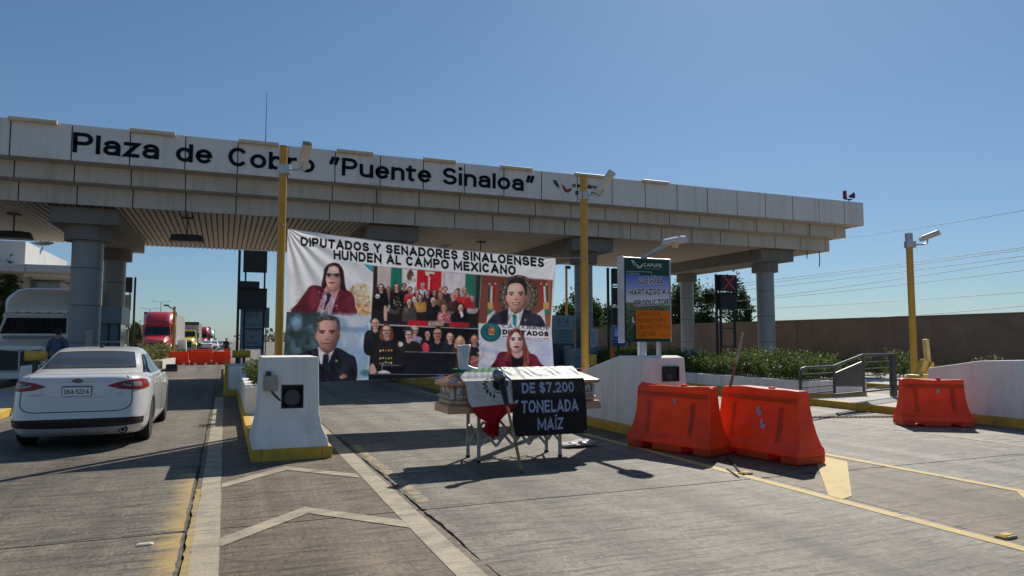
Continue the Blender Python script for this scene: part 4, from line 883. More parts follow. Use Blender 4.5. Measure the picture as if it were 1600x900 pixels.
# panel 4: lower group photo, people behind a black desk
A.poly([(579, 508), (747, 514.5), (746, 588), (577, 588)], (26, 26, 31))
low = [(585.5, 505.5, 7.5, 0, (44, 34, 36), (32, 34, 42), 0, 0, 1.0), (646.5, 517, 6.2, 2, (190, 180, 176), (150, 140, 166), 0, 1, 1.0), (667, 522.5, 5, 0, (40, 30, 32), (30, 30, 38), 0, 0, 1.0), (682.5, 522, 8.2, 1, (52, 40, 38), (30, 32, 42), 0, 1, 1.25), (702, 526.5, 6.2, 2, (60, 44, 42), (34, 36, 48), 1, 0, 1.0), (717.5, 533, 6.2, 2, (196, 152, 110), (70, 50, 48), 1, 0, 1.0), (740, 530.5, 6.4, 1, (80, 50, 42), (34, 30, 34), 1, 0, 0.9), (603, 517, 8.0, 0, (120, 72, 50), (38, 34, 36), 1, 1, 1.25), (637.5, 523.5, 6.8, 0, (50, 40, 42), (40, 38, 40), 0, 1, 1.25)]
for x, y, s, k, hc, bc, lg_, gl, wd in low: bust(x, y, s, sk[k], hc, bc, bool(lg_), bool(gl), wd, 5.5)
A.spline([(629, 519), (631, 513), (638, 511.5), (644, 515), (644.5, 519), (637, 517.5)], (46, 50, 60)); A.line(630, 517, 644, 517.5, 1, (150, 150, 160))
A.spline([(658, 541), (663, 535), (669, 540), (669, 549), (661, 549)], (216, 76, 92)); A.spline([(620, 537), (624, 533.5), (629, 537), (626, 541.5), (621, 541)], (214, 204, 196)); A.spline([(589, 526), (596, 533), (614, 533), (620, 528), (622, 570), (588, 588), (578, 588), (580, 540)], (42, 38, 40), 1.5, 0.55)
for y in (548, 560, 567):
    for k in range(5): A.ell(594 + k * 4.2, y + rng.uniform(-1, 1), 1.5, 1.6, [(204, 84, 72), (214, 176, 84), (92, 160, 130), (222, 210, 210)][rng.integers(4)])
A.poly([(631, 549.5), (712, 552), (712, 584), (629, 584)], (33, 34, 42)); A.line(632, 549.5, 713, 551.5, 0.9, (190, 186, 190)); A.poly([(596, 570.5), (632, 571.5), (630, 585), (596, 585)], (24, 24, 30)); A.line(596, 570.5, 626, 571, 0.8, (170, 166, 170))
A.spline([(591, 581), (600, 578.5), (609, 581.5), (609, 583.5), (591, 583)], (214, 212, 216)); A.line(597, 570, 597, 583, 1, (160, 160, 164)); A.spline([(578, 573), (582, 568), (586, 573), (588, 582), (579, 584)], sk[0])
A.spline([(733, 560), (737, 556), (748, 558), (748, 572), (735, 570)], (170, 90, 84)); A.speck(733, 557, 748, 578, [(206, 150, 140), (120, 60, 56), (90, 60, 58), (220, 190, 180)], 22, 0.8, 2.2, 0.7)
A.poly([(576, 584.5), (747, 584.5), (747, 594), (576, 594)], (24, 26, 38)); A.line(577, 584.5, 746, 585.5, 0.8, (150, 150, 166)); A.ell(690, 588, 6, 2.4, (112, 112, 190), 3, 0.9)
# panel 5: smiling man before a seal and flags
A.poly([(751.5, 430), (863.5, 438), (860, 514), (748, 508)], (134, 74, 60)); A.poly([(752, 430), (863, 438), (862, 450), (752, 444)], (116, 60, 50), 6, 0.6); A.poly([(856, 438), (861, 438), (858, 513), (853, 512)], (178, 120, 100), 2.5, 0.6)
A.poly([(745, 429), (752, 430), (748, 482), (741, 481)], (34, 62, 54), 1); A.line(751.5, 431, 747.5, 482, 1.0, (186, 166, 156))
A.ell(809, 463, 31, 33, (60, 46, 42), 1.2); A.ell(809, 463, 27.5, 29.5, (96, 80, 72), 1); A.ell(809, 463, 20, 22, (128, 110, 100), 2)
for k in range(60):
    t = k / 60 * 2 * math.pi; A.ell(809 + 29.2 * math.cos(t), 463 + 31.2 * math.sin(t), 0.9, 0.9, (206, 190, 160) if k % 4 else (60, 46, 42), 0.6, 0.85); A.ell(809 + 24 * math.cos(t), 463 + 26 * math.sin(t), 1.3, 1.5, [(170, 150, 136), (84, 68, 62), (196, 180, 166)][k % 3], 1.2, 0.7)
for x0, m_ in ((0, 1), (82, -1)):
    X = lambda q: 764 + x0 + (q if m_ == 1 else 8 - q)
    A.poly([(X(-2), 446), (X(2), 446), (X(1), 492), (X(-3), 492)], (52, 84, 66)); A.poly([(X(1.5), 447), (X(5), 447), (X(4), 484), (X(0), 492)], (214, 204, 200)); A.poly([(X(5), 446), (X(9), 446), (X(6), 486), (X(3.5), 486)], (172, 40, 44))
    A.poly([(X(-3), 472), (X(5.5), 473), (X(5.5), 484), (X(-3), 482)], (202, 160, 90)); A.poly([(X(-3), 483), (X(6), 484), (X(2), 491), (X(-3.5), 492)], (56, 130, 110)); A.ell(X(0), 444, 1.6, 1.6, (206, 180, 150)); A.ell(X(9), 443.5, 1.6, 1.6, (206, 180, 150))
A.poly([(760, 494), (772, 484), (774, 506), (759, 507)], (222, 214, 214)); A.poly([(836, 492), (850, 482), (853, 512), (842, 512)], (222, 214, 214))
A.spline([(762, 509), (767, 495), (778, 488.5), (793, 483), (805, 490), (818, 483), (832, 489.5), (845, 495), (850, 514), (806, 514)], (44, 44, 60))
A.poly([(793, 482), (797, 478), (813, 478), (817.5, 482.5), (811, 509), (792, 508)], (230, 222, 228)); A.poly([(799, 492), (807.5, 493), (806.5, 498), (806, 510), (799.5, 510), (801, 497)], (40, 118, 124)); A.ell(820, 500, 2.1, 2.1, (120, 110, 110))
A.line(793, 484, 791.5, 508, 1.4, (30, 30, 42), 1.0); A.line(818, 484, 811, 509, 1.6, (30, 30, 42), 1.0)
A.spline([(790.5, 468), (790, 452), (794, 441), (803, 435), (813, 434.8), (820, 439), (823, 449), (822, 464), (817, 470)], (46, 38, 38))
A.spline([(796, 476), (816, 476), (815, 484), (805, 491), (798, 485)], (190, 134, 118)); A.spline([(791, 462), (788.6, 463), (790, 471), (793, 472)], (214, 150, 134)); A.spline([(820, 462), (822.6, 463), (821, 471), (818, 472)], (184, 126, 112))
A.spline([(791.5, 460), (793.5, 447), (800, 443), (811, 443), (817.5, 449), (820, 460), (818.5, 474), (812.5, 484), (805, 487.5), (798, 484.5), (793, 475)], (226, 172, 154))
A.ell(804, 450, 9, 4, (234, 184, 166), 4, 0.7); A.spline([(812, 458), (819, 456), (818, 475), (811, 485), (806, 487)], (198, 142, 124), 4, 0.6); A.ell(796, 469, 3, 3, (234, 172, 156), 2.5, 0.6); A.ell(814, 469, 3, 3, (212, 150, 134), 2.5, 0.6)
for cx in (798, 813): A.spline([(cx - 4.4, 458.6), (cx, 456), (cx + 4.4, 458), (cx, 457.6)], (52, 40, 38)); A.ell(cx, 460.8, 2.9, 1.4, (232, 216, 206), 0.7); A.ell(cx, 460.8, 1.35, 1.25, (40, 28, 26), 0.6)
A.line(805.5, 460, 805, 467, 1.4, (206, 150, 132), 1.3, 0.7); A.ell(805.3, 468, 3.4, 1.3, (182, 122, 106), 1.1, 0.8); A.spline([(798.5, 472.5), (805.5, 473.6), (812.5, 472.2), (809.5, 476.3), (805.5, 477.3), (801, 476.3)], (156, 76, 72)); A.spline([(800.5, 473.3), (805.5, 474.2), (810.8, 473), (808.5, 475), (805.5, 475.6), (802, 475)], (244, 238, 234), 0.5)
# panel 6: woman with red hair under a legislature heading
A.poly([(746.7, 505.5), (863, 512), (866, 582), (748, 582)], (206, 208, 230))
A.poly([(746.7, 505.5), (862, 512), (862, 530), (746.7, 526)], (232, 226, 234), 4, 0.9)
for k in range(6): y = 532 + k * 9; A.spline([(747, y), (772, y + 6), (790, y + 14), (788, y + 17), (768, y + 10), (747, y + 4)], [(232, 222, 226), (176, 182, 220), (236, 214, 206)][k % 3], 3, 0.7)
A.poly([(838, 545), (862, 533), (862, 580), (846, 580)], (184, 190, 226), 8, 0.6)
A.ell(766, 519, 16.4, 15, (22, 84, 90), 0.7); A.ell(766, 518.5, 14.2, 12.8, (34, 110, 114), 1.2); A.ell(766, 518, 8.2, 8, (24, 70, 76), 1); A.spline([(761.5, 514), (766, 510), (772, 512.5), (773, 520), (769, 523.5), (763, 523), (760.5, 519)], (160, 108, 82)); A.ell(768, 515, 2.6, 2, (196, 146, 116), 1); A.line(763, 522.5, 771, 523, 1.2, (206, 190, 180)); A.ell(766, 518.5, 11, 10.4, (22, 84, 90), 1, 0.0)
A.text('CÁMARA DE', 784.5, 512.5, 858.5, 516.5, 5.2, (26, 24, 30), bold=0.0, spacing=1.35)
A.text('DIPUTADOS', 784.5, 522.5, 857.5, 526, 7.6, (20, 18, 26), bold=0.07)
A.line(784.5, 525.6, 793, 525.8, 0.9, (30, 60, 66)); A.line(848.5, 529.3, 857, 529.6, 1.2, (196, 44, 48)); A.text('LEGISLATURA', 817, 530, 847, 531, 2.1, (120, 118, 140), bold=0.02, spacing=1.2); A.text('DE LA PARIDAD', 822, 533, 848, 534, 1.5, (130, 128, 150), bold=0.02, spacing=1.2)
A.spline([(791, 540), (792, 526), (798, 517), (806.5, 513), (815, 518), (819.5, 530), (824, 545), (830, 556), (828, 574), (812, 578), (796, 570), (789, 560), (793, 550)], (134, 72, 60))
A.spline([(770, 580), (774, 562), (779, 551.5), (790, 549.5), (803, 556), (816, 556), (828, 552.5), (837, 555.5), (843, 566), (850, 580)], (100, 32, 50)); A.line(786, 553, 792, 578, 2, (90, 28, 44), 2, 0.7); A.line(830, 556, 838, 578, 2, (90, 28, 44), 2, 0.7); A.line(806, 570, 800, 579, 1.5, (160, 70, 90), 2, 0.5)
A.poly([(799.5, 554), (817, 554), (821, 580), (800, 580)], (36, 30, 40)); A.spline([(800, 545), (814, 545), (816, 555), (808, 560), (801, 555)], (206, 160, 156))
A.spline([(795, 534), (797, 525), (803, 519.5), (811, 520), (816.5, 526), (818, 536), (815, 545), (808, 550), (801, 547.5), (796.5, 541)], (230, 192, 190))
A.spline([(811, 532), (817, 530), (815.5, 545), (809, 550)], (206, 158, 156), 3, 0.5)
for cx in (801, 812.5): A.line(cx - 3.4, 528.3, cx + 3.4, 528, 1.0, (96, 56, 50), 0.7); A.ell(cx, 530.8, 2.8, 1.4, (92, 62, 64), 0.8); A.ell(cx, 530.9, 1.2, 1.0, (28, 20, 22), 0.5)
A.ell(807, 537.2, 2.4, 0.8, (190, 138, 134), 1, 0.8); A.spline([(802.5, 541.3), (807, 540.4), (811.5, 541.3), (807, 544.2)], (176, 34, 52))
A.spline([(799, 517), (793, 530), (793, 548), (788, 560), (794, 566), (797, 550), (796, 530), (802, 520)], (122, 62, 52)); A.spline([(812, 517), (818.5, 529), (820, 545), (826, 556), (826, 574), (817, 574), (818, 552), (816, 530), (808, 519)], (128, 70, 58))
A.line(803, 516, 812, 530, 0.8, (170, 104, 84), 1.5, 0.4)

# softer, photographic shading of the portraits
A.round_shade(520, 436, 14.5, 21, 0.42); A.round_shade(511, 525, 18.5, 27, 0.5); A.round_shade(805.5, 465, 16, 25, 0.42); A.round_shade(806.5, 535, 13, 18, 0.4)
for (ex, ey, er) in ((513.5, 431, 4.5), (526, 431, 4.5), (503, 519, 4.5), (518.5, 519, 4.5), (798, 460, 4.2), (813, 460, 4.2), (801, 530, 3.4), (812.5, 530, 3.4)): A.ell(ex, ey, er, er * 0.6, (92, 60, 54), 3.0, 0.22)
for (ex, ey, er) in ((518.5, 434, 2.2), (511, 524, 2.4), (805.5, 464, 2.4), (807, 535, 1.8)): A.ell(ex - 0.5, ey - 2, er * 0.5, er * 1.6, (246, 206, 190), 2.4, 0.5); A.ell(ex + 1.6, ey + 1, er * 0.5, er * 1.7, (150, 100, 90), 2.2, 0.35)
H1 = [(507, 425), (511, 415), (520, 410.5), (530, 413), (536, 423), (538, 436), (541, 457), (534, 453), (532, 436), (527, 418), (519, 414), (511, 420), (508, 436), (507, 450), (503, 449), (503, 438)]
A.grainy(H1, 0.3, 0.9, 9); A.grainy([(492, 512), (494, 499), (502, 494), (514, 492.6), (526, 496), (531, 506), (529, 516), (525, 504), (512, 500), (499, 503), (496, 516)], 0.28, 1.0, 3, 0.4)
A.grainy([(790.5, 466), (790, 452), (794, 441), (803, 435), (813, 434.8), (820, 439), (823, 449), (821, 462), (818, 448), (806, 442), (795, 446)], 0.3, 1.0, 4, -0.4); A.grainy([(793, 550), (791, 530), (798, 517), (806, 513), (815, 518), (820, 532), (828, 556), (826, 574), (818, 572), (818, 545), (816, 528), (806, 518), (797, 528), (796, 550), (792, 562)], 0.3, 0.9, 11)
A.grainy([(456, 489), (478, 455), (490, 446), (506, 454), (532, 453), (550, 460), (554, 476), (553, 492)], 0.13, 5, 11, 0.5); A.grainy([(452, 600), (460, 560), (496, 545), (525, 544), (554, 558), (557, 592), (548, 606)], 0.22, 5, 12, -0.5); A.grainy([(762, 509), (767, 495), (793, 484), (818, 484), (845, 495), (850, 514)], 0.2, 5, 10, 0.4); A.grainy([(770, 580), (779, 551), (803, 556), (828, 553), (843, 566), (850, 580)], 0.16, 4, 10, 0.5)
A.grainy([(445, 412), (575, 416), (570, 440), (545, 452), (540, 425), (520, 410), (506, 420), (500, 444), (470, 460), (446, 486)], 0.018, 16, 5, 0.7)
for _x, _y, _s, *_r in crowd + low: A.round_shade(_x, _y, _s * 0.95, _s * 1.25, 0.3); A.round_shade(_x, _y + _s * 3.2, _s * 2.6, _s * 2.8, 0.16); A.grainy([(_x - _s, _y - _s * 1.1), (_x + _s, _y - _s * 1.1), (_x + _s * 1.9, _y + _s * 3), (_x - _s * 1.9, _y + _s * 3)], 0.1, 1.6, 2.2)
A.ell(492, 468, 9, 16, (138, 62, 74), 9, 0.6, 0.5); A.ell(474, 478, 8, 10, (92, 34, 46), 8, 0.6); A.ell(546, 474, 5, 14, (132, 58, 70), 7, 0.5); A.ell(534, 470, 4, 16, (94, 34, 48), 6, 0.5)
A.line(503, 456, 494, 487, 1.3, (88, 30, 44), 2, 0.7); A.line(529, 456, 519, 488, 1.3, (88, 30, 44), 2, 0.7); A.line(506, 420, 505, 446, 1.2, (98, 64, 60), 2, 0.6); A.line(535, 424, 537, 450, 1.2, (92, 60, 56), 2, 0.6); A.ell(519, 455, 8, 2.5, (170, 112, 102), 3, 0.6); A.ell(512.5, 438, 2.6, 2.2, (238, 176, 164), 3, 0.6); A.ell(526, 438, 2.6, 2.2, (222, 160, 148), 3, 0.5)
A.ell(478, 572, 12, 18, (52, 54, 68), 12, 0.6); A.ell(540, 572, 9, 14, (54, 56, 72), 10, 0.7); A.ell(548, 582, 6, 9, (24, 25, 34), 7, 0.6); A.line(527, 546, 516, 592, 1.5, (20, 21, 30), 2.5, 0.7); A.line(499, 570, 508, 598, 1.5, (20, 21, 30), 2.5, 0.7)
A.ell(511, 545.5, 8, 2.2, (140, 92, 84), 3, 0.6); A.ell(502, 527, 3, 3, (208, 158, 144), 4, 0.6); A.ell(519, 527, 3, 3, (178, 126, 116), 4, 0.6); A.line(500, 511, 522, 510.6, 0.7, (172, 122, 110), 1.5, 0.5); A.line(501, 507.5, 521, 507, 0.7, (176, 128, 116), 1.5, 0.4); A.ell(497, 512, 2.2, 6, (104, 96, 96), 2, 0.7); A.ell(527, 511, 2.2, 6, (96, 88, 88), 2, 0.7)
A.ell(775, 498, 8, 9, (60, 62, 82), 7, 0.6); A.ell(836, 501, 8, 9, (62, 64, 84), 7, 0.6); A.ell(805, 485, 9, 2.2, (170, 116, 100), 3, 0.6); A.line(797, 466, 794.5, 476, 0.9, (196, 138, 122), 1.4, 0.6); A.line(814, 466, 816.5, 476, 0.9, (180, 124, 108), 1.4, 0.6); A.ell(806, 438, 12, 2.6, (74, 62, 60), 3, 0.6)
A.ell(783, 566, 6, 10, (140, 52, 74), 6, 0.6); A.ell(836, 568, 6, 9, (138, 52, 74), 6, 0.6); A.ell(793, 572, 3, 9, (88, 26, 44), 5, 0.6); A.line(795, 522, 792, 552, 1.2, (168, 104, 86), 2.2, 0.6); A.line(818, 524, 824, 556, 1.2, (166, 102, 84), 2.2, 0.6); A.line(821, 545, 824, 570, 1.4, (92, 46, 40), 2, 0.6); A.ell(801, 538, 2.6, 2.2, (240, 200, 198), 3, 0.6); A.ell(807, 551, 6, 2, (186, 138, 134), 3, 0.6)
for (xa, ya, xb, yb) in ((446, 411, 582, 494), (440, 489, 579, 612), (580, 418, 750, 592), (750, 432, 862, 508), (748, 508, 864, 582)):
    A.mottle(xa, ya, xb, yb, 0.025, 9, 1.6); A.mottle(xa, ya, xb, yb, 0.02, 3.5, 1.2)
A.blur(580, 417, 751, 592, 2); A.blur(446, 412, 582, 494, 3); A.blur(440, 489, 579, 612, 4); A.blur(750, 432, 862, 508, 3); A.blur(766, 531, 852, 582, 3)
for cx, ey, w in ((513.5, 431, 2.6), (526, 431, 2.6), (503, 519.8, 3.0), (518.5, 519.6, 3.0), (798, 460.6, 2.7), (813, 460.6, 2.7), (801, 530.8, 2.7), (812.5, 530.8, 2.7)):
    A.ell(cx, ey, w, w * 0.42, (206, 176, 164), 0.8, 0.3); A.ell(cx, ey, w * 0.62, w * 0.42, (44, 30, 28), 0.8, 0.85); A.line(cx - w, ey - w * 0.4, cx + w, ey - w * 0.42, 0.8, (52, 34, 30), 0.7, 0.85)
for cx, by_, w in ((513.5, 427.6, 4), (526, 427.8, 4), (503, 516.6, 4.8), (518.5, 516.2, 4.8), (798, 456.6, 4.6), (813, 456.4, 4.6), (801, 527.6, 3.6), (812.5, 527.4, 3.6)): A.line(cx - w, by_ + 0.5, cx + w * 0.2, by_ - 0.4, 1.0, (54, 38, 34), 0.9, 0.7); A.line(cx + w * 0.2, by_ - 0.4, cx + w, by_ + 0.5, 0.8, (54, 38, 34), 0.9, 0.7)
A.line(513.5, 441.4, 522.5, 441.4, 1.3, (150, 54, 62), 0.8, 0.9); A.line(504, 536.6, 517, 536.2, 1.1, (110, 58, 56), 0.8, 0.9); A.line(803, 541.6, 811, 541.6, 1.0, (130, 24, 40), 0.7, 0.9); A.line(800, 473.2, 811, 473, 0.8, (130, 60, 56), 0.7, 0.8)
for cx, ny in ((518.2, 437.2), (511, 530.6), (805.4, 468), (807, 537.2)): A.ell(cx - 1.5, ny, 0.9, 0.6, (110, 64, 58), 0.7, 0.8); A.ell(cx + 1.6, ny, 0.9, 0.6, (110, 64, 58), 0.7, 0.8)
ban = thing('printed_banner', 'large printed cloth banner with portraits and group photos strung between two yellow poles', 'banner', (3.65, YBN, 0.9))
TL, TR, BR, BL = (0.99, 3.585), (6.31, 3.29), (6.27, 0.955), (0.965, 0.83)
nu, nv = 560, 280
U, V = np.meshgrid(np.linspace(0, 1, nu), np.linspace(0, 1, nv))
Xb = (TL[0] * (1 - U) + TR[0] * U) * (1 - V) + (BL[0] * (1 - U) + BR[0] * U) * V
Zb = (TL[1] * (1 - U) + TR[1] * U) * (1 - V) + (BL[1] * (1 - U) + BR[1] * U) * V
Zb = Zb - 0.05 * np.sin(np.pi * U) * (1 - V)
Xb = Xb - 0.07 * np.exp(-((V - 0.62) / 0.3) ** 2) * U ** 6 + 0.03 * np.exp(-((V - 0.5) / 0.3) ** 2) * (1 - U) ** 6
dx = Xb; dy = np.full_like(Xb, YBN); dz = Zb - EYE
zc = dx * _fw.x + dy * _fw.y + dz * _fw.z
PX = 800 + FOC * (dx * _rt.x + dy * _rt.y) / zc; PY = 450 - FOC * (dx * _up.x + dy * _up.y + dz * _up.z) / zc
rgb = art.sample(PX, PY)
ang = np.arctan2(V * 0.46 + 0.004, U + 0.004); rad = np.hypot(U, V * 0.46)
fold = 0.028 * np.sin(ang * 21 + 1.0) * np.exp(-rad / 0.22) * np.clip(rad / 0.05, 0, 1)
angr = np.arctan2(V * 0.46 + 0.004, 1 - U + 0.004); radr = np.hypot(1 - U, V * 0.46)
fold += 0.016 * np.sin(angr * 17) * np.exp(-radr / 0.16) * np.clip(radr / 0.05, 0, 1)
fold += 0.014 * np.sin(U * 46 + 3 * V + 1.5 * np.sin(V * 5)) * np.exp(-V / 0.16) + 0.012 * np.sin(U * 23 - V * 6) * V ** 2 + 0.006 * np.sin(U * 61 + V * 17)
Yb = YBN - 0.06 * np.sin(np.pi * U) * np.sin(np.pi * np.clip(V, 0, 1)) + fold
m_ban = print_mat('printed cloth', 0.32, 0.55, bump=0.12)
print_sheet('printed_cloth', np.stack([Xb, Yb, Zb], -1), rgb, m_ban, ban, gain=1.08)
hem = MB().tube([(Xb[0, i], Yb[0, i], Zb[0, i]) for i in range(0, nu, 8)], 0.008, 6); hem.build('hem', mat('white hem', (0.7, 0.66, 0.66)), ban)
m_rope = mat('pink rope', (0.55, 0.28, 0.24), 0.8)
for (x0, z0, xp) in ((TL[0], TL[1], 0.895), (BL[0] + 0.01, BL[1] + 0.03, 0.895), (TR[0], TR[1], 7.03), (BR[0], BR[1] + 0.02, 7.03)):
    s = 1 if xp > x0 else -1; rr = 0.085
    pts = [(x0, YBN, z0), (xp - s * rr, 13.1, z0 + 0.04)] + [(xp - s * rr * math.cos(t), 13.2 - rr * math.cos(t * 0 ) * 0 - rr * math.sin(t) * 1.0, z0 + 0.05 + 0.01 * t) for t in np.linspace(0.3, 6.0, 14)]
    MB().tube(pts, 0.009, 6).build('rope', m_rope, ban)

# ---------------------------------------------------------------- green information sign with the posters
YS = 10.98
sg = thing('toll_information_sign', 'green toll authority sign with a lamp arm standing on the long white block', 'sign', (7.15, 11.05, 1.33))
def SP(px, py, y=YS): v = at(px, py, y); return (v.x, v.z)
x0, zt_ = SP(973, 401); x1, _ = SP(1048, 402); _, zb_ = SP(1010, 534)
MB().box(x0, x1, YS, YS + 0.12, zb_, zt_).build('sign_box', m_steel, sg, bevel=0.01)
ga = Art(970, 398, 1052, 540, 6, (18, 74, 58))
ga.poly([(970, 530), (1052, 532), (1052, 540), (970, 540)], (12, 60, 46)); ga.poly([(976.5, 427), (1015, 428.5), (1015, 530), (976.5, 528)], (22, 84, 66))
ga.line(979.5, 424, 1018, 425, 0.8, (196, 206, 200)); ga.line(979.5, 424, 979.5, 525, 0.8, (196, 206, 200)); ga.line(1018, 425, 1018, 430, 0.8, (196, 206, 200)); ga.line(979.5, 525.5, 998, 526, 0.8, (196, 206, 200))
ga.text('MOTOS', 982, 429.5, 999, 430, 3.4, (196, 206, 200), bold=0.02)
ga.spline([(986.5, 406.2), (990, 407), (993, 411), (996, 413.5), (998.5, 416.5), (1001.5, 415), (1003.5, 412.5), (1004, 415), (1001, 419), (997.5, 418.8), (995, 416.5), (992.5, 412)], (198, 210, 202), 0.5)
ga.line(987, 407, 991.5, 415, 1.1, (198, 210, 202))
ga.text('CAPUFE', 1005.5, 416.5, 1034, 417.8, 5.4, (206, 214, 206), bold=0.03); ga.line(1007, 419.6, 1031, 420.6, 0.7, (150, 176, 164))
def panel(art, px0, py0, px1, py1, y, n, m, name, parent, back=True, gain=1.0, curl=0.0):
    a = SP(px0, py0, y); e = SP(px1, py1, y); nx, ny = n
    us, vs = np.meshgrid(np.linspace(0, 1, nx), np.linspace(0, 1, ny)); X = a[0] + (e[0] - a[0]) * us; Z = a[1] + (e[1] - a[1]) * vs
    zc = X * _fw.x + y * _fw.y + (Z - EYE) * _fw.z
    px = 800 + FOC * (X * _rt.x + y * _rt.y) / zc; py = 450 - FOC * (X * _up.x + y * _up.y + (Z - EYE) * _up.z) / zc
    Yc = y + curl * (np.sin(us * 7 + vs * 4) * 0.5 - 1.4 * (us ** 8 + (1 - us) ** 8) * vs)
    return print_sheet(name, np.stack([X, Yc, Z], -1), art.sample(px, py), m, parent, gain=gain)
m_face = print_mat('sign face print', 0.0, 0.4); m_paper = print_mat('poster print', 0.12, 0.6); m_card = print_mat('card print', 0.25, 0.75)
panel(ga, 975.5, 403, 1047.5, 534, YS - 0.004, (180, 320), m_face, 'sign_face', sg)
MB().box(x0 - 0.03, x0 - 0.002, YS - 0.03, YS + 0.15, zb_ - 0.02, zt_ + 0.015).build('side_frame', mat('pale sign frame', (0.62, 0.64, 0.66), 0.4), sg, bevel=0.005)
for px in (1006, 1032):
    v = SP(px, 540); MB().box(v[0] - (0.075 if px < 1010 else 0.03), v[0] + (0.075 if px < 1010 else 0.03), YS + 0.02, YS + 0.1, 1.3, zb_ + 0.002).build('post', mat('pale sign frame', (0.62, 0.64, 0.66)) if px < 1010 else m_steel, sg, bevel=0.006)
la = MB().bar((7.06, 11.05, zt_ - 0.02), tuple(at(1046, 379, 10.4)), 0.07, 0.07).build('lamp_arm', m_steel, sg, bevel=0.01)
d = Vector((0.15, -0.62, 0.12)).normalized()
lh = MB(); c = at(1052, 378, 10.3); lh.rings([[c + Vector((a * i, d.y * t, z)) for i, z in ((-1, -0.03), (1, -0.03), (1, 0.03), (0.55, 0.065), (-0.55, 0.065), (-1, 0.03))] for t, a in ((-0.22, 0.1), (-0.1, 0.16), (0.2, 0.15), (0.3, 0.09))]); lh.build('lamp_head', mat('pale sign frame', (0.62, 0.64, 0.66)), la, bevel=0.008)
MB().cyl(c + Vector((0, -0.05, -0.03)), c + Vector((0, -0.05, -0.11)), 0.07, 0.05, 14).build('photocell', m_cream, la)

pa = Art(970, 420, 1056, 534, 6, (190, 190, 210))
pa.grad([(970, 424), (1056, 424), (1056, 474), (970, 474)], (56, 92, 168), (214, 208, 216)); pa.grad([(970, 472), (1056, 474), (1056, 534), (970, 534)], (104, 122, 96), (40, 54, 36))
for k in range(26): x = 960 + k * 4.4; pa.line(1018 + (x - 1018) * 0.1, 474, 1018 + (x - 1018) * 1.8, 534, 0.9, [(58, 84, 44), (150, 140, 90), (36, 50, 30)][k % 3], 0.8, 0.7)
pa.speck(975, 476, 1052, 530, [(52, 78, 40), (96, 116, 70), (30, 42, 28)], 160, 0.6, 2.2, 0.5)
def outl(s, xa, ya, xb, yb, h, **k):
    for ox in (-0.65, 0, 0.65):
        for oy in (-0.65, 0, 0.65): pa.text(s, xa + ox, ya + oy, xb + ox, yb + oy, h, (226, 226, 234), **k)
    pa.text(s, xa, ya, xb, yb, h, (22, 24, 34), **k)
outl('LLEGÓ EL', 999, 443.5, 1037, 442.5, 9.3, bold=0.03); outl('HARTAZGO A LOS', 984, 461.5, 1060, 459.5, 9.3, bold=0.03); outl('PRODUCTORES', 991, 478.5, 1056, 475.5, 9.0, bold=0.03)
pa.text('LA', 988, 504.5, 1004, 504, 9, (230, 230, 236), bold=0.04)
po = thing('protest_poster', 'blue and grey protest poster with outlined lettering pasted over the green sign', 'poster', (7.2, YS - 0.02, 1.65))
panel(pa, 977.5, 428.5, 1047, 527, YS - 0.022, (190, 260), m_paper, 'poster_sheet', po, curl=0.006, gain=1.5)
oa = Art(990, 480, 1052, 532, 7, (255, 128, 30))
pen = (70, 44, 22)
oa.text('¡APOYA A', 997, 494, 1031, 493, 5.8, pen, bold=-0.025, spacing=1.1); oa.text('PRODUCTORES', 996, 504.5, 1041, 503, 5.6, pen, bold=-0.025); oa.text('DE MAÍZ EN SU', 997, 514.5, 1046, 512.5, 5.6, pen, bold=-0.025); oa.text('LUCHA!', 997, 526, 1024, 525, 7, pen, bold=-0.02); oa.text('GRACIAS', 1031, 526.3, 1046, 525.8, 3, pen, bold=-0.02)
oc = thing('handwritten_card', 'bright orange card with handwritten pen lettering stuck over the poster', 'card', (7.5, YS - 0.04, 1.65))
panel(oa, 993, 484, 1048.5, 529, YS - 0.045, (200, 170), m_card, 'card_sheet', oc, curl=0.006, gain=1.05)

# ---------------------------------------------------------------- coffin on a folding stand
m_cof = mat('rose bronze coffin paint', (0.46, 0.25, 0.16), 0.33, metal=0.35, var=0.06, scale=3, coat=0.4)
m_cof2 = mat('pale bronze panel', (0.56, 0.38, 0.24), 0.3, metal=0.4, var=0.05, coat=0.4)
m_chrome = mat('silvery fittings', (0.5, 0.46, 0.42), 0.4, metal=0.55, var=0.15)
m_ribbon = mat('brown ribbon', (0.06, 0.045, 0.045), 0.7)
KX0, KX1, KY0, KY1 = 2.67, 4.9, 8.72, 9.38
cof = thing('coffin', 'bronze coloured coffin with silver handles standing on a folding trestle in the lane', 'coffin', (3.78, 9.05, 0.645))
def cring(ix, iy, z, ch=0.07): # chamfered rectangle
    x0, x1, y0, y1 = KX0 + ix, KX1 - ix, KY0 + iy, KY1 - iy
    return [(x0 + ch, y0, z), (x1 - ch, y0, z), (x1, y0 + ch, z), (x1, y1 - ch, z), (x1 - ch, y1, z), (x0 + ch, y1, z), (x0, y1 - ch, z), (x0, y0 + ch, z)]
MB().rings([cring(0, 0, 0.648, 0.02), cring(0, 0, 0.735, 0.02), cring(0.02, 0.02, 0.76, 0.02)]).build('base_ledge', m_cof, cof, bevel=0.006)
MB().rings([cring(0.045, 0.045, 0.761), cring(0.035, 0.035, 0.8), cring(0.07, 0.06, 0.83), cring(0.075, 0.065, 0.98), cring(0.05, 0.045, 1.0)]).build('coffin_body', m_cof2, cof, bevel=0.004)
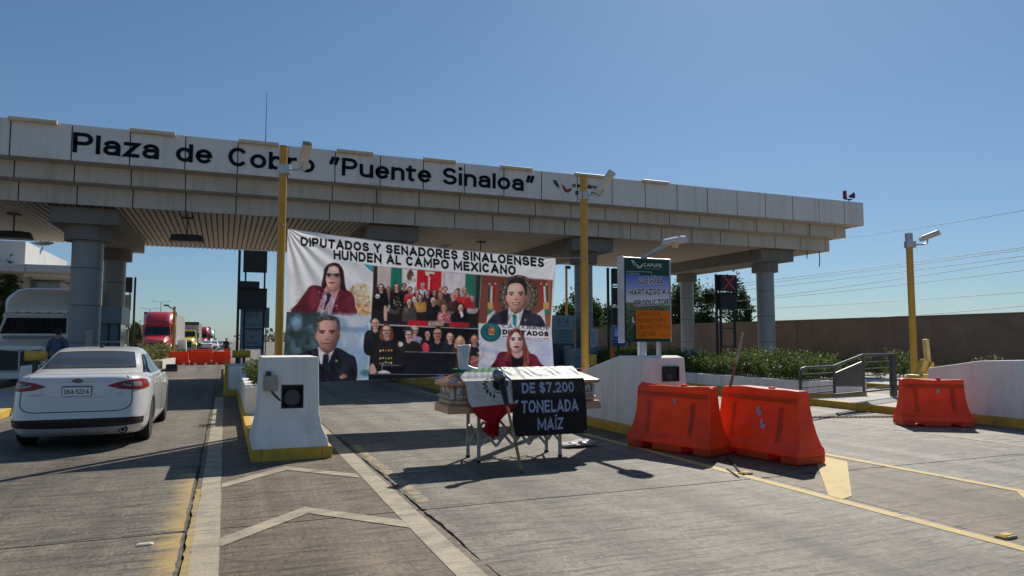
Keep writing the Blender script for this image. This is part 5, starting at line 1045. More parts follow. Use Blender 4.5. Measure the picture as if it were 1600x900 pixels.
lid = MB().rings([cring(0.0, 0.0, 1.0), cring(-0.012, -0.012, 1.012), cring(-0.012, -0.012, 1.05), cring(0.02, 0.02, 1.062), cring(0.06, 0.05, 1.08), cring(0.13, 0.1, 1.112, 0.08), cring(0.22, 0.16, 1.148, 0.08), cring(0.33, 0.22, 1.178, 0.07), cring(0.47, 0.28, 1.2, 0.05), cring(0.62, 0.31, 1.206, 0.01)]).build('lid', m_cof, cof, bevel=0.004)
rb = MB()
prf = [(-0.016, 1.002), (-0.016, 1.052), (0.02, 1.066), (0.067, 1.084), (0.133, 1.116), (0.213, 1.152), (0.293, 1.182)]
L = [(KX0 + 0.3 + max(0, (i - 2)) * 0.07, KY0 + dy * 0.75, z + 0.004) for i, (dy, z) in enumerate(prf)]
rb.grid([L, [(p[0] + 0.1, p[1], p[2]) for p in L]]); rb.build('ribbon', m_ribbon, lid)
def handle(c, ax, out, lab=None):
    c, ax, out = Vector(c), Vector(ax), Vector(out); up = Vector((0, 0, 1))
    h = MB()
    for s in (-1, 1):
        p = c + ax * (0.11 * s); h.rings([[p + ax * (a * i) + up * (b * j) + out * o for i, j in ((-1, -0.6), (-0.5, -1), (0.5, -1), (1, -0.6), (1, 0.6), (0.4, 1), (-0.4, 1), (-1, 0.6))] for a, b, o in ((0.045, 0.075, 0.0), (0.042, 0.07, 0.012), (0.02, 0.03, 0.022))])
        h.bar(p + out * 0.015 + up * 0.02, p + out * 0.06 - up * 0.045, 0.02, 0.022)
    o = h.build('handle', m_chrome, cof, auto=35)
    MB().cyl(c - ax * 0.17 + out * 0.062 - up * 0.048, c + ax * 0.17 + out * 0.062 - up * 0.048, 0.014, n=10).build('handle_bar', m_chrome, o, auto=40)
for y, s in ((KY0 + 0.06, -1), (KY1 - 0.06, 1)):
    for x in (2.95, 3.78, 4.6): handle((x, y, 0.915), (1, 0, 0), (0, s, 0))
handle((KX0 + 0.072, 9.05, 0.915), (0, 1, 0), (-1, 0, 0)); handle((KX1 - 0.072, 9.05, 0.915), (0, 1, 0), (1, 0, 0))
for x in (KX0 + 0.09, KX1 - 0.09):
    for y in (KY0 + 0.085, KY1 - 0.085):
        MB().rings([[(x + r * math.cos(t), y + r * math.sin(t), z) for t in [2 * math.pi * q / 10 for q in range(10)]] for r, z in ((0.035, 0.832), (0.028, 0.85), (0.022, 0.9), (0.022, 0.955), (0.034, 0.975))]).build('corner_ornament', m_chrome, cof, auto=40)
MB().rings([cring(0.04, 0.036, 0.8), cring(0.034, 0.03, 0.812), cring(0.055, 0.046, 0.828)], cap=False).build('trim_moulding', m_chrome, cof)

st = thing('folding_trestle', 'folding metal trestle with crossed lattice bars under the coffin', 'trestle', (3.75, 9.05, 0.003))
m_alu = mat('dull aluminium', (0.38, 0.37, 0.35), 0.45, metal=0.4, var=0.15, scale=8)
FX0, FX1, FY0, FY1 = 3.12, 4.3, 8.82, 9.26
for x, y in ((FX0, FY0), (FX1, FY0), (FX0, FY1), (FX1, FY1)):
    lgm = MB().box(x - 0.022, x + 0.022, y - 0.014, y + 0.014, 0.003, 0.63).build('leg', m_alu, st, bevel=0.003)
    MB().box(x - 0.026, x + 0.026, y - 0.018, y + 0.018, 0.0035, 0.03).build('rubber_foot', m_rubber, lgm)
for y in (FY0 - 0.02, FY1 + 0.02):
    n = 5; d = (FX1 - FX0) / n
    for k in range(n):
        xa, xb = FX0 + d * k, FX0 + d * (k + 1)
        MB().bar((xa, y, 0.2), (xb, y, 0.47), 0.034, 0.012, (0, 1, 0.001)).build('lattice_bar', m_alu, st)
        MB().bar((xa, y - 0.013, 0.47), (xb, y - 0.013, 0.2), 0.034, 0.012, (0, 1, 0.001)).build('lattice_bar', m_alu, st)
for x in (FX0, FX1):
    MB().bar((x, FY0, 0.2), (x, FY1, 0.47), 0.03, 0.012).build('lattice_bar', m_alu, st); MB().bar((x + 0.013, FY0, 0.47), (x + 0.013, FY1, 0.2), 0.03, 0.012).build('lattice_bar', m_alu, st)
for y in (FY0, FY1): MB().box(FX0 - 0.02, FX1 + 0.02, y - 0.02, y + 0.02, 0.631, 0.647).build('top_rail', m_alu, st)

# --- cloths draped over the coffin: path over the lid, then down the front
def lid_path(extra_front, top_back):
    """(y, z) points from the far side of the lid to the rim at the front"""
    pts = [(KY0 + 0.45, 1.19), (KY0 + 0.4, 1.205), (KY0 + 0.33, 1.211), (KY0 + 0.28, 1.206), (KY0 + 0.22, 1.185), (KY0 + 0.16, 1.156), (KY0 + 0.1, 1.121), (KY0 + 0.05, 1.09), (KY0 + 0.015, 1.075), (KY0 - 0.018, 1.063), (KY0 - 0.028, 1.04)]
    return pts
def resample(pts, n):
    P = np.array(pts); s = np.concatenate([[0], np.cumsum(np.hypot(*np.diff(P, axis=0).T))]); t = np.linspace(0, s[-1], n)
    return np.stack([np.interp(t, s, P[:, 0]), np.interp(t, s, P[:, 1])], -1), t / s[-1], s[-1]
m_flag = print_mat('flag cloth', 0.3, 0.7, bump=0.1); m_vinyl = print_mat('black vinyl print', 0.0, 0.55, bump=0.2)
fl = thing('mexican_flag', 'green white and red flag draped over the coffin, its red end hanging twisted', 'flag', (3.3, 8.7, 0.36))
path = lid_path(0, 0) + [(KY0 - 0.035, 0.9), (KY0 - 0.06, 0.72), (KY0 - 0.045, 0.6), (KY0 - 0.02, 0.45), (KY0 - 0.03, 0.32)]
Pth, tt, Ltot = resample(path, 150); nx = 90
us = np.linspace(0, 1, nx); Uf, Tf = np.meshgrid(us, tt)
zrow = Pth[:, 1][:, None] + 0 * Uf
cx = 3.31 + 0.0 * Uf
half = np.interp(tt, [0, 0.32, 0.36, 0.62, 0.72, 0.86, 1.0], [0.43, 0.43, 0.42, 0.34, 0.27, 0.085, 0.11])[:, None]
cxr = np.interp(tt, [0, 0.36, 0.62, 0.86, 1.0], [3.28, 3.28, 3.27, 3.24, 3.23])[:, None]
skew = np.interp(tt, [0, 0.36, 0.45, 1], [0.0, 0.0, 0.0, 0.0])[:, None]
hang_ = np.clip((Tf - 0.36) / 0.3, 0, 1); low = np.clip((Tf - 0.7) / 0.3, 0, 1)
Xf = cxr + (Uf - 0.5) * 2 * half + 0.012 * np.sin(Tf * 30) * hang_
Yf = Pth[:, 0][:, None] - 0.008 + (-0.018 * np.abs(np.sin(Uf * 11 + 0.6)) * hang_ - 0.05 * low * np.sin(Uf * 13) - 0.02 * hang_) 
Zf = zrow + 0.005 + (1 - np.clip((Tf - 0.3) / 0.06, 0, 1)) * (0.006 * np.abs(np.sin(Uf * 30 + Tf * 20)) + 0.004) - 0.14 * low * (Uf - 0.62) * 2 * (Uf < 0.62) * 0.8 + 0.06 * np.clip((Tf - .55) / .2, 0, 1) * (Uf - 0.5)
fa = Art(0, 0, 90, 150, 4, (226, 224, 220))
fa.poly([(-2, -2), (92, -2), (92, 34), (60, 36), (-2, 36)], (24, 122, 66)); fa.poly([(-2, 98), (92, 98), (92, 152), (-2, 152)], (172, 24, 34))
dk = (30, 34, 24)
fa.ell(55, 67, 12, 8, (52, 42, 32), 1.5); fa.spline([(44, 66), (49, 59), (58, 58), (67, 63), (64, 72), (54, 76), (47, 73)], (44, 36, 29), 1.2); fa.spline([(46, 65), (41, 60), (43, 56), (49, 60)], (70, 52, 34)); fa.speck(44, 58, 66, 75, [(92, 70, 46), (28, 26, 22), (126, 98, 66), (60, 70, 44)], 46, 0.5, 1.6, 0.7)
for k in range(15):
    t = math.radians(105 + 155 * k / 14); fa.ell(50 + 21 * math.cos(t) + (k % 2) * 3, 68 - 17 * math.sin(t), 2.5, 1.5, [dk, (28, 54, 32), (44, 40, 30)][k % 3], 0.8, 0.95, rot=t + 0.6 * (k % 2))
fa.line(46, 78, 58, 80, 1.4, (110, 96, 70), 0.8)
fa.mottle(0, 0, 90, 150, 0.03, 6); fa.mottle(0, 0, 90, 150, 0.025, 2)
sx, sy = np.meshgrid(np.linspace(0, 90, nx), np.linspace(0, 150, 150))
print_sheet('flag_cloth', np.stack([Xf, Yf, Zf], -1), fa.sample(sx, sy), m_flag, fl)

bs = thing('hanging_price_banner', 'black vinyl sheet with grey lettering about a price per tonne hanging off the coffin', 'vinyl banner', (4.05, 8.66, 0.33))
path = lid_path(0, 0) + [(KY0 - 0.05, 0.9), (KY0 - 0.075, 0.72), (KY0 - 0.075, 0.55), (KY0 - 0.07, 0.325)]
Pth, tt, Ltot = resample(path, 170); nx = 130; Ub, Tb = np.meshgrid(np.linspace(0, 1, nx), tt)
top = np.clip((0.36 - Tb) / 0.05, 0, 1)
Xv = 3.52 + Ub * 1.09 - 0.02 * top + 0.012 * np.sin(Tb * 9) * (Ub - 0.5)
Yv = Pth[:, 0][:, None] - 0.012 - 0.008 * np.sin(Ub * 9 + Tb * 4) * (1 - top) - 0.012 * (1 - top)
Zv = Pth[:, 1][:, None] + 0.012 + top * (0.005 * np.abs(np.sin(Ub * 15 + Tb * 22 + np.sin(Ub * 9 + Tb * 7) * 2.2)) + 0.003 * np.sin(Ub * 37 - Tb * 33 + 2 * np.sin(Ub * 19))) - 0.012 * Ub * (1 - top) * (Tb - 0.36)
za = Art(0, 0, 130, 170, 4, (18, 19, 24))
za.poly([(-2, -2), (132, -2), (132, 68), (-2, 68)], (236, 230, 214), 2.0); za.poly([(20, -2), (29, -2), (27, 71), (21, 71)], (40, 42, 56), 1.0); za.speck(0, 4, 130, 64, [(238, 236, 228), (188, 186, 182), (226, 222, 206)], 60, 1, 7, 0.5)  # sun glare on the lid part of the vinyl, painted white; plus a dark bar
za.poly([(-2, 70), (132, 70), (132, 92), (60, 100), (-2, 88)], (62, 58, 34), 14, 0.7); za.speck(0, 70, 130, 96, [(96, 86, 46), (40, 40, 22), (120, 110, 64)], 110, 0.5, 1.8, 0.45)
def zt2(s, xa, xb, y, h, bold):
    for ox, oy in ((1.4, 1.0), (1.4, 0), (0, 1.0)): za.text(s, xa + ox, y + oy, xb + ox, y + oy, h, (8, 9, 14), bold=bold)
    za.text(s, xa, y, xb, y, h, (168, 174, 204), bold=bold)
zt2('DE $7.200', 17, 110, 94, 19, 0.025); zt2('TONELADA', 15, 116, 129, 22, 0.025); zt2('MAÍZ', 43, 89, 161, 21.5, 0.025)
for x, y in ((3, 166), (126, 166)): za.ell(x, y, 1.2, 1.6, (150, 150, 156))
sx, sy = np.meshgrid(np.linspace(0, 130, nx), np.linspace(0, 170, 170))
print_sheet('vinyl_sheet', np.stack([Xv, Yv, Zv], -1), za.sample(sx, sy), m_vinyl, bs)

# --- white boot on the lid
bt = thing('white_boot', 'white tall boot standing on the coffin lid in front of the banner', 'boot', (2.98, 9.0, 1.2))
m_boot = mat('white boot leather', (0.62, 0.66, 0.66), 0.5, var=0.08, scale=9, bump=0.3, bscale=14)
def ovalr(cx, cy, rx, ry, z, n=20, tilt=0.0): return [(cx + rx * math.cos(2 * math.pi * k / n), cy + ry * math.sin(2 * math.pi * k / n), z + tilt * math.cos(2 * math.pi * k / n)) for k in range(n)]
bx, by, bz = 2.97, 9.0, 1.165
MB().rings([ovalr(bx + 0.02, by, 0.085, 0.06, bz + 0.01), ovalr(bx, by, 0.07, 0.058, bz + 0.05), ovalr(bx - 0.01, by, 0.068, 0.058, bz + 0.12), ovalr(bx - 0.01, by, 0.082, 0.065, bz + 0.24), ovalr(bx, by, 0.092, 0.07, bz + 0.33, tilt=0.004), ovalr(bx, by, 0.094, 0.072, bz + 0.365, tilt=0.008), ovalr(bx, by, 0.086, 0.064, bz + 0.36, tilt=0.008), ovalr(bx - 0.005, by, 0.07, 0.056, bz + 0.2)]).build('shaft', m_boot, bt, smooth=True)
MB().rings([[(bx + s, by + w * math.cos(t), bz + 0.012 + (h * math.sin(t) if math.sin(t) > 0 else 0.008 * math.sin(t))) for t in [2 * math.pi * q / 16 for q in range(16)]] for s, w, h in ((-0.075, 0.03, 0.05), (-0.06, 0.05, 0.09), (0.0, 0.056, 0.12), (0.07, 0.055, 0.085), (0.13, 0.055, 0.06), (0.19, 0.046, 0.05), (0.225, 0.02, 0.028))]).build('foot', m_boot, bt, smooth=True)
MB().prism([(bx - 0.085, by - 0.05), (bx + 0.1, by - 0.06), (bx + 0.2, by - 0.05), (bx + 0.24, by), (bx + 0.2, by + 0.05), (bx + 0.1, by + 0.06), (bx - 0.085, by + 0.05)], bz - 0.012, bz + 0.008).build('sole', mat('green sole', (0.05, 0.16, 0.11), 0.7), bt, bevel=0.005)
ba = Art(0, 0, 30, 40, 4, (206, 216, 220)); 
for k in range(7): ba.line(6, 8 + k * 4, 23 + (k % 3), 8.4 + k * 4, 0.8, (150, 164, 176), 0.8, 0.7)
us, vs2 = np.meshgrid(np.linspace(0, 1, 30), np.linspace(0, 1, 40)); th = -math.pi / 2 + (us - 0.5) * 1.5
print_sheet('paper_note', np.stack([bx - 0.006 + (0.086 - 0.012 * vs2) * 1.03 * np.sin(th + math.pi / 2), by - (0.07 - 0.008 * vs2) * 1.06 * np.cos(th + math.pi / 2), bz + 0.34 - 0.2 * vs2], -1), ba.sample(us * 30, vs2 * 40), m_paper, bt)

# --- long tool leaning on the coffin
hoe = thing('long_handled_hoe', 'hoe with a round grey head and wooden handle leaning against the coffin front', 'garden hoe', (3.35, 7.92, 0.004))
a = Vector((3.35, 7.92, 0.006)); e = Vector((3.335, 8.56, 1.09)); d = (e - a).normalized()
MB().tube([a, a.lerp(e, 0.3) + Vector((0.006, 0, 0)), a.lerp(e, 0.7)], [0.02, 0.019, 0.0175], 12).build('wooden_handle', m_wood, hoe, auto=50)
MB().cyl(a + d * 0.02 * 0 - d * 0.002, a + d * 0.03, 0.0215, n=12).build('end_cap', m_rust, hoe)
MB().cyl(a.lerp(e, 0.685), a.lerp(e, 0.72), 0.0205, n=12).build('orange_band', mat('orange tape', (0.7, 0.13, 0.02), 0.5), hoe)
MB().tube([a.lerp(e, 0.7), a.lerp(e, 0.9), e + Vector((0, -0.01, 0.02))], [0.032, 0.046, 0.052], 14).build('black_sleeve', mat('black plastic wrap', (0.012, 0.012, 0.014), 0.35), hoe, auto=50)
hd = MB(); q = e + Vector((-0.07, -0.06, 0.055))
hd.sphere((q.x, q.y, q.z), 0.088, 20, 12, 0.95, 0.85, 0.8); hd.build('round_head', mat('dull steel head', (0.22, 0.24, 0.25), 0.32, metal=0.6, var=0.25, scale=10), hoe, smooth=True)
MB().tube([e + Vector((0.0, -0.01, 0.03)), q + Vector((0.03, 0, 0.02))], [0.035, 0.03], 10).build('neck', m_dark, hoe, auto=50)

# --- crumpled bag on the ground
bg_ = thing('crumpled_bag', 'crumpled whitish plastic sack lying on the concrete behind the trestle', 'sack', (4.95, 9.55, 0.004))
b = MB(); rings = []
for i in range(13):
    s = i / 12; w = 0.02 + 0.1 * math.sin(math.pi * min(1, s * 0.9 + 0.12)) ** 0.5; h = 0.03 + 0.075 * (0.45 + 0.55 * s) * math.sin(math.pi * (s * 0.9 + 0.08)) ** 0.4
    rings.append([(4.68 + 0.58 * s + 0.01 * rng.normal(), 9.55 + w * math.cos(t) * (1 + 0.14 * rng.normal()), 0.006 + max(0, h * (0.5 + 0.55 * math.sin(t)) * (1 + 0.13 * rng.normal()))) for t in [2 * math.pi * q / 16 for q in range(16)]])
b.rings(rings).build('sack', mat('dusty white plastic', (0.5, 0.43, 0.4), 0.45, var=0.25, scale=9), bg_, auto=35)

# ---------------------------------------------------------------- orange plastic barriers
m_sticker = mat('grey sticker residue', (0.42, 0.4, 0.4), 0.7, var=0.3, scale=20)
def barrier(loc, rz, L, H, lab, near=True, tone=None, seed=0):
    t = thing('plastic_barrier', lab, 'plastic barrier', (0, 0, 0), 'orange plastic barriers')
    r_ = np.random.default_rng(seed); half = L / 2; n = 9
    secs = [(0.1, 1.0, 0.27), (0.2, 0.99, 0.26), (0.235, 0.975, 0.225), (0.38, 0.935, 0.17), (0.55, 0.9, 0.135), (0.72, 0.88, 0.115), (0.86, 0.87, 0.108), (0.93, 0.865, 0.108), (0.965, 0.855, 0.097)]
    dz = lambda x, z: (z / 0.965) ** 4 * (0.014 * math.sin(x * 3.1 + seed * 2) + 0.01 * math.sin(x * 7 + seed))
    dy_ = lambda x, z: 0.014 * math.sin(x * 2.7 + z * 4 + seed) * (z > 0.3)
    rings = []
    for z, hx, hy in secs:
        a = half * hx; q = []
        for k in range(n): q.append((-a + 2 * a * k / (n - 1), -hy - 0.012 * math.sin(math.pi * k / (n - 1)) * (0.3 < z < 0.8) + dy_(-a + 2 * a * k / (n - 1), z), z * H / 0.965 + dz(-a + 2 * a * k / (n - 1), z)))
        q += [(a + 0.0, -hy * 0.4, z * H / 0.965), (a, hy * 0.4, z * H / 0.965)]
        for k in range(n): q.append((a - 2 * a * k / (n - 1), hy + dy_(a - 2 * a * k / (n - 1), z), z * H / 0.965 + dz(a - 2 * a * k / (n - 1), z)))
        q += [(-a, hy * 0.4, z * H / 0.965), (-a, -hy * 0.4, z * H / 0.965)]
        rings.append(q)
    b = MB().rings(rings)
    fh = 0.105
    for xa, xb in ((-1.0, -0.62), (-0.36, 0.36), (0.62, 1.0)): b.box(half * xa + 0.004, half * xb - 0.004, -0.264, 0.264, 0.005, fh)
    body = b.build('barrier_body', m_orange, t, bevel=0.022, seg=3)
    if near:
        rb = MB()
        for s in (-1, 1):
            rb.rings([[(half * 0.84 * u_, s * (hy + 0.01), z * H / 0.965) for u_ in (-1, 1)] + [(half * 0.84 * u_, s * (hy - 0.03), z * H / 0.965) for u_ in (1, -1)] for z, hy in ((0.80, 0.108), (0.83, 0.116), (0.86, 0.113))])
        for xq in (-0.52, 0.52):
            for s in (-1, 1): rb.rings([[(half * xq - 0.035, s * (hy - 0.01), z), (half * xq + 0.035, s * (hy - 0.01), z), (half * xq + 0.022, s * (hy + 0.024), z), (half * xq - 0.022, s * (hy + 0.024), z)] for z, hy in ((0.26, 0.205), (0.38, 0.17), (0.55, 0.137), (0.7, 0.118))])
        rb.build('moulded_band', m_orange, t, bevel=0.008)
        MB().cyl((half * 0.2, 0, H - 0.004), (half * 0.2, 0, H + 0.025), 0.045, n=14).build('filler_cap', m_orange, t, auto=40)
        sk_ = MB()
        for k in range(1 if seed != 4 else 4):
            x = half * (0.1 if seed != 4 else 0.05) + k * 0.04; z = 0.66 - k * 0.075 + 0.02 * r_.normal(); hy = np.interp(z, [0.38, 0.55, 0.72], [0.185, 0.14, 0.115]) + 0.019
            w, h = 0.016 + 0.026 * r_.random(), 0.02 + 0.03 * r_.random(); sl_ = (0.185 - 0.115) / 0.34
            sk_.add([(x - w, -hy - h * sl_ * -1 * 0 - 0.004 - h * sl_, z - h), (x + w * 0.8, -hy - 0.004 - h * sl_, z - h * 0.8), (x + w, -hy - 0.004 + h * sl_, z + h * 0.9), (x - w * 0.9, -hy - 0.004 + h * sl_, z + h)], [(0, 1, 2, 3)])
        sk_.build('sticker_residue', m_sticker, t)
    place(t, loc, rz)
    return t
def bar_at(ax, ay, bx, by, **k):
    return barrier(((ax + bx) / 2, (ay + by) / 2, 0.004), math.atan2(by - ay, bx - ax), **k)
# long axis from far end to near end so that the marked face looks towards the lanes on the west
bar_at(5.92, 9.42, 6.37, 8.02, L=1.46, H=0.93, lab='orange plastic barrier touching the long white block, with one grey sticker mark', seed=3)
bar_at(6.83, 8.52, 7.0, 7.04, L=1.54, H=0.93, lab='orange plastic barrier with grey sticker marks and a wooden stick standing in it', seed=4)
bar_at(11.78, 9.72, 12.86, 9.04, L=1.22, H=0.86, lab='lone orange plastic barrier in front of the folded yellow gate arm', seed=5)
Yb_ = 50.0
for i, (pa_, pb_, y_, lab) in enumerate(((262, 296, 50.6, 'faded orange barrier at the planter end of the far row across the car lane'), (297, 330, 50.2, 'bright orange barrier in the middle of the far row across the car lane'), (331, 360, 50.2, 'orange barrier at the kerb end of the far row across the car lane'), (291, 334, 62.0, 'orange barrier standing beyond the far row across the car lane'), (349, 360, 64.0, 'small distant red barrier by the standing figure'))):
    xa, xb = at(pa_, 560, y_).x, at(pb_, 560, y_).x
    barrier(((xa + xb) / 2, y_, 0.0), 0.06 * (i - 1), xb - xa + 0.02, 0.84, lab, near=False, seed=9 + i)
wp = thing('wooden_stick', 'wooden stick with a reddish lower end leaning out of the second orange barrier', 'stick', (6.9, 8.3, 0.9))
p0 = at(1141.5, 602, 8.05); p1 = at(1161, 519, 8.2)
mid = p0.lerp(p1, 0.4)
MB().tube([mid, p1], [0.02, 0.016], 8).build('stick', mat('pale stick wood', (0.55, 0.36, 0.27), 0.6, var=0.2, scale=12), wp, auto=50)
MB().tube([p0 - (p1 - p0) * 0.02, mid], [0.019, 0.0172], 8).build('painted_end', mat('faded red paint', (0.42, 0.1, 0.06), 0.6), wp, auto=50)
c0 = gz(1136, 716); rp = [(c0.x, c0.y, 0.014)]
for px, py in ((1141, 722), (1149, 730), (1155, 738), (1162, 743)): v = gz(px, py); rp.append((v.x, v.y, 0.014))
rp_ = MB().tube(rp, 0.011, 6).build('black_cord', m_rubber, loc=(c0.x, c0.y, 0)); tag(rp_, 'short black cord on the concrete between the two near orange barriers and the yellow line', 'cord')

# ---------------------------------------------------------------- steel railing with a wedge panel
rl = thing('steel_railing', 'dark grey steel railing with a sloping wedge panel at the island edge', 'railing', (13.4, 12, 0))
def RP(t, z): # along the railing from the road post to the thick post
    a = Vector((11.35, 11.62, 0)); e = Vector((15.72, 13.05, 0)); p = a.lerp(e, t); p.z = z; return p
T = [0.0, 0.4, 0.71, 0.985]
# find parameters so that posts fall where the photograph has them
def t_of(px):
    lo, hi = -0.3, 1.3
    for _ in range(40):
        m_ = (lo + hi) / 2; p = RP(m_, 0); x = 800 + FOC * (p.dot(_rt)) / ((p - Vector((0, 0, EYE))).dot(_fw))
        if x < px: lo = m_
        else: hi = m_
    return lo
def z_of(px, py):
    p = RP(t_of(px), 0); dd = (p - Vector((0, 0, EYE))); return at(px, py, p.y).z
t0, t1, t2, t3 = [t_of(q) for q in (1252, 1305, 1351, 1397)]
zl = z_of(1275, 574); zh = z_of(1375, 554)
MB().tube([RP(t0, 0.0), RP(t0, zl - 0.1), RP(t0 + 0.02, zl - 0.02), RP(t0 + 0.05, zl), RP(t1, zl), RP(t2 - 0.005, zh), RP(t3, zh)], 0.032, 10).build('top_rail', m_rail, rl, auto=40)
MB().box(RP(t0, 0).x - 0.06, RP(t0, 0).x + 0.06, RP(t0, 0).y - 0.06, RP(t0, 0).y + 0.06, 0.003, 0.02).build('foot_plate', m_rail, rl)
for t, zz, zb in ((t1, zl, z_of(1305, 614)), (t2, zh, z_of(1351, 614))): MB().bar(RP(t, zb), RP(t, zz), 0.045, 0.045).build('post', m_rail, rl)
MB().bar(RP(t3, 0.165), RP(t3, zh + 0.02), 0.13, 0.13).build('post', m_rail, rl, bevel=0.01)
for k, py in enumerate((584, 594, 604, 614)):
    MB().tube([RP(t0, z_of(1275, py)), RP(t1, z_of(1275, py))], 0.014, 6).build('bar', m_rail, rl)
for py in (565, 575, 585, 595, 605): MB().tube([RP(t2, z_of(1375, py)), RP(t3, z_of(1375, py))], 0.014, 6).build('bar', m_rail, rl)
zlow = z_of(1340, 613); MB().bar(RP(t1, zlow), RP(t3, zlow - 0.01), 0.04, 0.04).build('bottom_rail', m_rail, rl)
wp_ = MB(); pts = [RP(t1 + 0.01, z_of(1305, 604)), RP(t2 - 0.015, z_of(1350, 604)), RP(t2 - 0.015, z_of(1350, 564.5)), RP(t1 + 0.01, z_of(1305, 582.5))]
nrm = Vector((0.31, -0.95, 0)) * 0.02; wp_.add([p + nrm for p in pts] + [p - nrm for p in pts], [(0, 1, 2, 3), (7, 6, 5, 4), (0, 4, 5, 1), (1, 5, 6, 2), (2, 6, 7, 3), (3, 7, 4, 0)]); wp_.build('wedge_panel', m_rail, rl, bevel=0.004)
# drain grate on the pavement
v = gz(1345, 652); dgx = MB()
dr = thing('drain_grate', 'long narrow drain grate set into the pavement in front of the railing', 'drain', (v.x, v.y, 0.003))
MB().box(v.x - 1.1, v.x + 1.1, v.y - 0.14, v.y + 0.14, 0.003, 0.006).build('frame', m_conc, dr)
for k in range(22): MB().box(v.x - 1.05 + k * 0.096, v.x - 1.05 + k * 0.096 + 0.05, v.y - 0.1, v.y + 0.1, 0.0065, 0.02).build('grate_bar', m_rust, dr)
dr.rotation_euler.z = R(-18)

# ---------------------------------------------------------------- folded yellow gate arm
fg = thing('folded_gate_arm', 'yellow folded barrier gate arm and its motor box behind the lone orange barrier', 'barrier gate', (13.9, 10.9, 0.16))
m_gate = mat('bright worn yellow', (0.66, 0.44, 0.06), 0.5, var=0.15, scale=6, dirt=(0.3, 0.2, 0.08), dscale=8)
Yg = 10.9
def gp(px, py, dy=0): v = at(px, py, Yg + dy); return (v.x, v.y, v.z)
MB().box(gp(1440, 600)[0] - 0.2, gp(1440, 600)[0] + 0.2, Yg - 0.2, Yg + 0.2, 0.162, 0.85).build('motor_box', m_gate, fg, bevel=0.02)
MB().bar(gp(1431, 596), gp(1444, 563), 0.12, 0.13).build('lower_arm', m_gate, fg, bevel=0.012)
MB().bar(gp(1451, 580, 0.12), gp(1446, 530, 0.12), 0.1, 0.1).build('upper_arm', mat('pale worn yellow', (0.62, 0.46, 0.16), 0.6, var=0.2, scale=8), fg, bevel=0.01)
MB().add([gp(1440, 597), gp(1459, 597), gp(1457, 566), gp(1450, 577)] + [gp(1440, 597, 0.09), gp(1459, 597, 0.09), gp(1457, 566, 0.09), gp(1450, 577, 0.09)], [(0, 1, 2, 3), (7, 6, 5, 4), (0, 4, 5, 1), (1, 5, 6, 2), (2, 6, 7, 3), (3, 7, 4, 0)]).build('hinge_plate', m_gate, fg, bevel=0.006)
MB().bar(gp(1454, 598, 0.06), gp(1456, 566, 0.06), 0.06, 0.06).build('strut', m_gate, fg)
MB().box(gp(1458, 595)[0], gp(1470, 595)[0], Yg + 0.1, Yg + 0.35, 0.7, gp(1465, 579)[2]).build('control_box', m_gate, fg, bevel=0.012)
MB().tube([gp(1431, 597, -0.2), gp(1424, 610, -0.24), gp(1426, 622, -0.22), gp(1432, 630, -0.1)], 0.02, 8).build('cable', m_rubber, fg)

# ---------------------------------------------------------------- lane signal frames
m_led = mat('red signal light', (0.9, 0.05, 0.07), 0.4, var=0.02, emit=0.3)
m_back = mat('grey board back', (0.22, 0.23, 0.22), 0.6, var=0.12)
def signal_frame(lab, xa, xb, y, zt, boxes, lowframe=None, lit=None, z0=0.155, mainpost=0.09, slots=()):
    t = thing('lane_signal', lab, 'lane signal', ((xa + xb) / 2, y, z0), 'lane signal frames')
    MB().box(xa - mainpost / 2, xa + mainpost / 2, y - mainpost / 2, y + mainpost / 2, z0, zt).build('main_post', m_black, t)
    sx_ = 1 if xb > xa else -1
    for x in (xa + 0.22 * sx_, xb - 0.06 * sx_): MB().box(x - 0.03, x + 0.03, y + 0.0, y + 0.06, z0 + 0.6, zt - 0.05).build('side_post', m_black, t)
    for bx0, bx1, z1, z2, kind in boxes:
        o = MB().box(bx0, bx1, y - 0.22, y - 0.002, z1, z2).build('signal_box', m_black if kind != 'back' else m_back, t, bevel=0.012)
        MB().box(bx0 + 0.03, bx1 - 0.03, y - 0.235, y - 0.221, z1 + 0.03, z2 - 0.03).build('face', m_black if kind != 'back' else m_back, o, bevel=0.004)
        if kind == 'hood': MB().box(bx0 - 0.01, bx1 + 0.01, y - 0.42, y - 0.221, z2 - 0.02, z2 - 0.002).build('visor', m_black, o)
        if kind == 'x':
            s = min(bx1 - bx0, z2 - z1) * 0.38; cx, cz = (bx0 + bx1) / 2, (z1 + z2) / 2
            for q in range(-4, 5):
                for sg_ in (1, -1):
                    if q == 0 and sg_ < 0: continue
                    xx, zz = cx + s * q / 4, cz + sg_ * s * q / 4
                    MB().cyl((xx, y - 0.252, zz), (xx, y - 0.236, zz), 0.021, n=8).build('light', m_led, o)
    if lowframe:
        z1, z2 = lowframe; f = MB()
        for x in (xa + 0.2, xb - 0.08): f.box(x - 0.025, x + 0.025, y - 0.09, y - 0.04, z1, z2)
        for z in (z1, (z1 + z2) / 2, z2): f.box(xa + 0.225, xb - 0.105, y - 0.088, y - 0.042, z - 0.02, z + 0.02)
        f.build('open_frame', m_black, t)
    for z in slots: MB().box(xa + 0.14, xb, y - 0.06, y - 0.02, z - 0.045, z + 0.045).build('cross_bar', mat('pale frame bar', (0.75, 0.76, 0.76), 0.5), t)
    return t
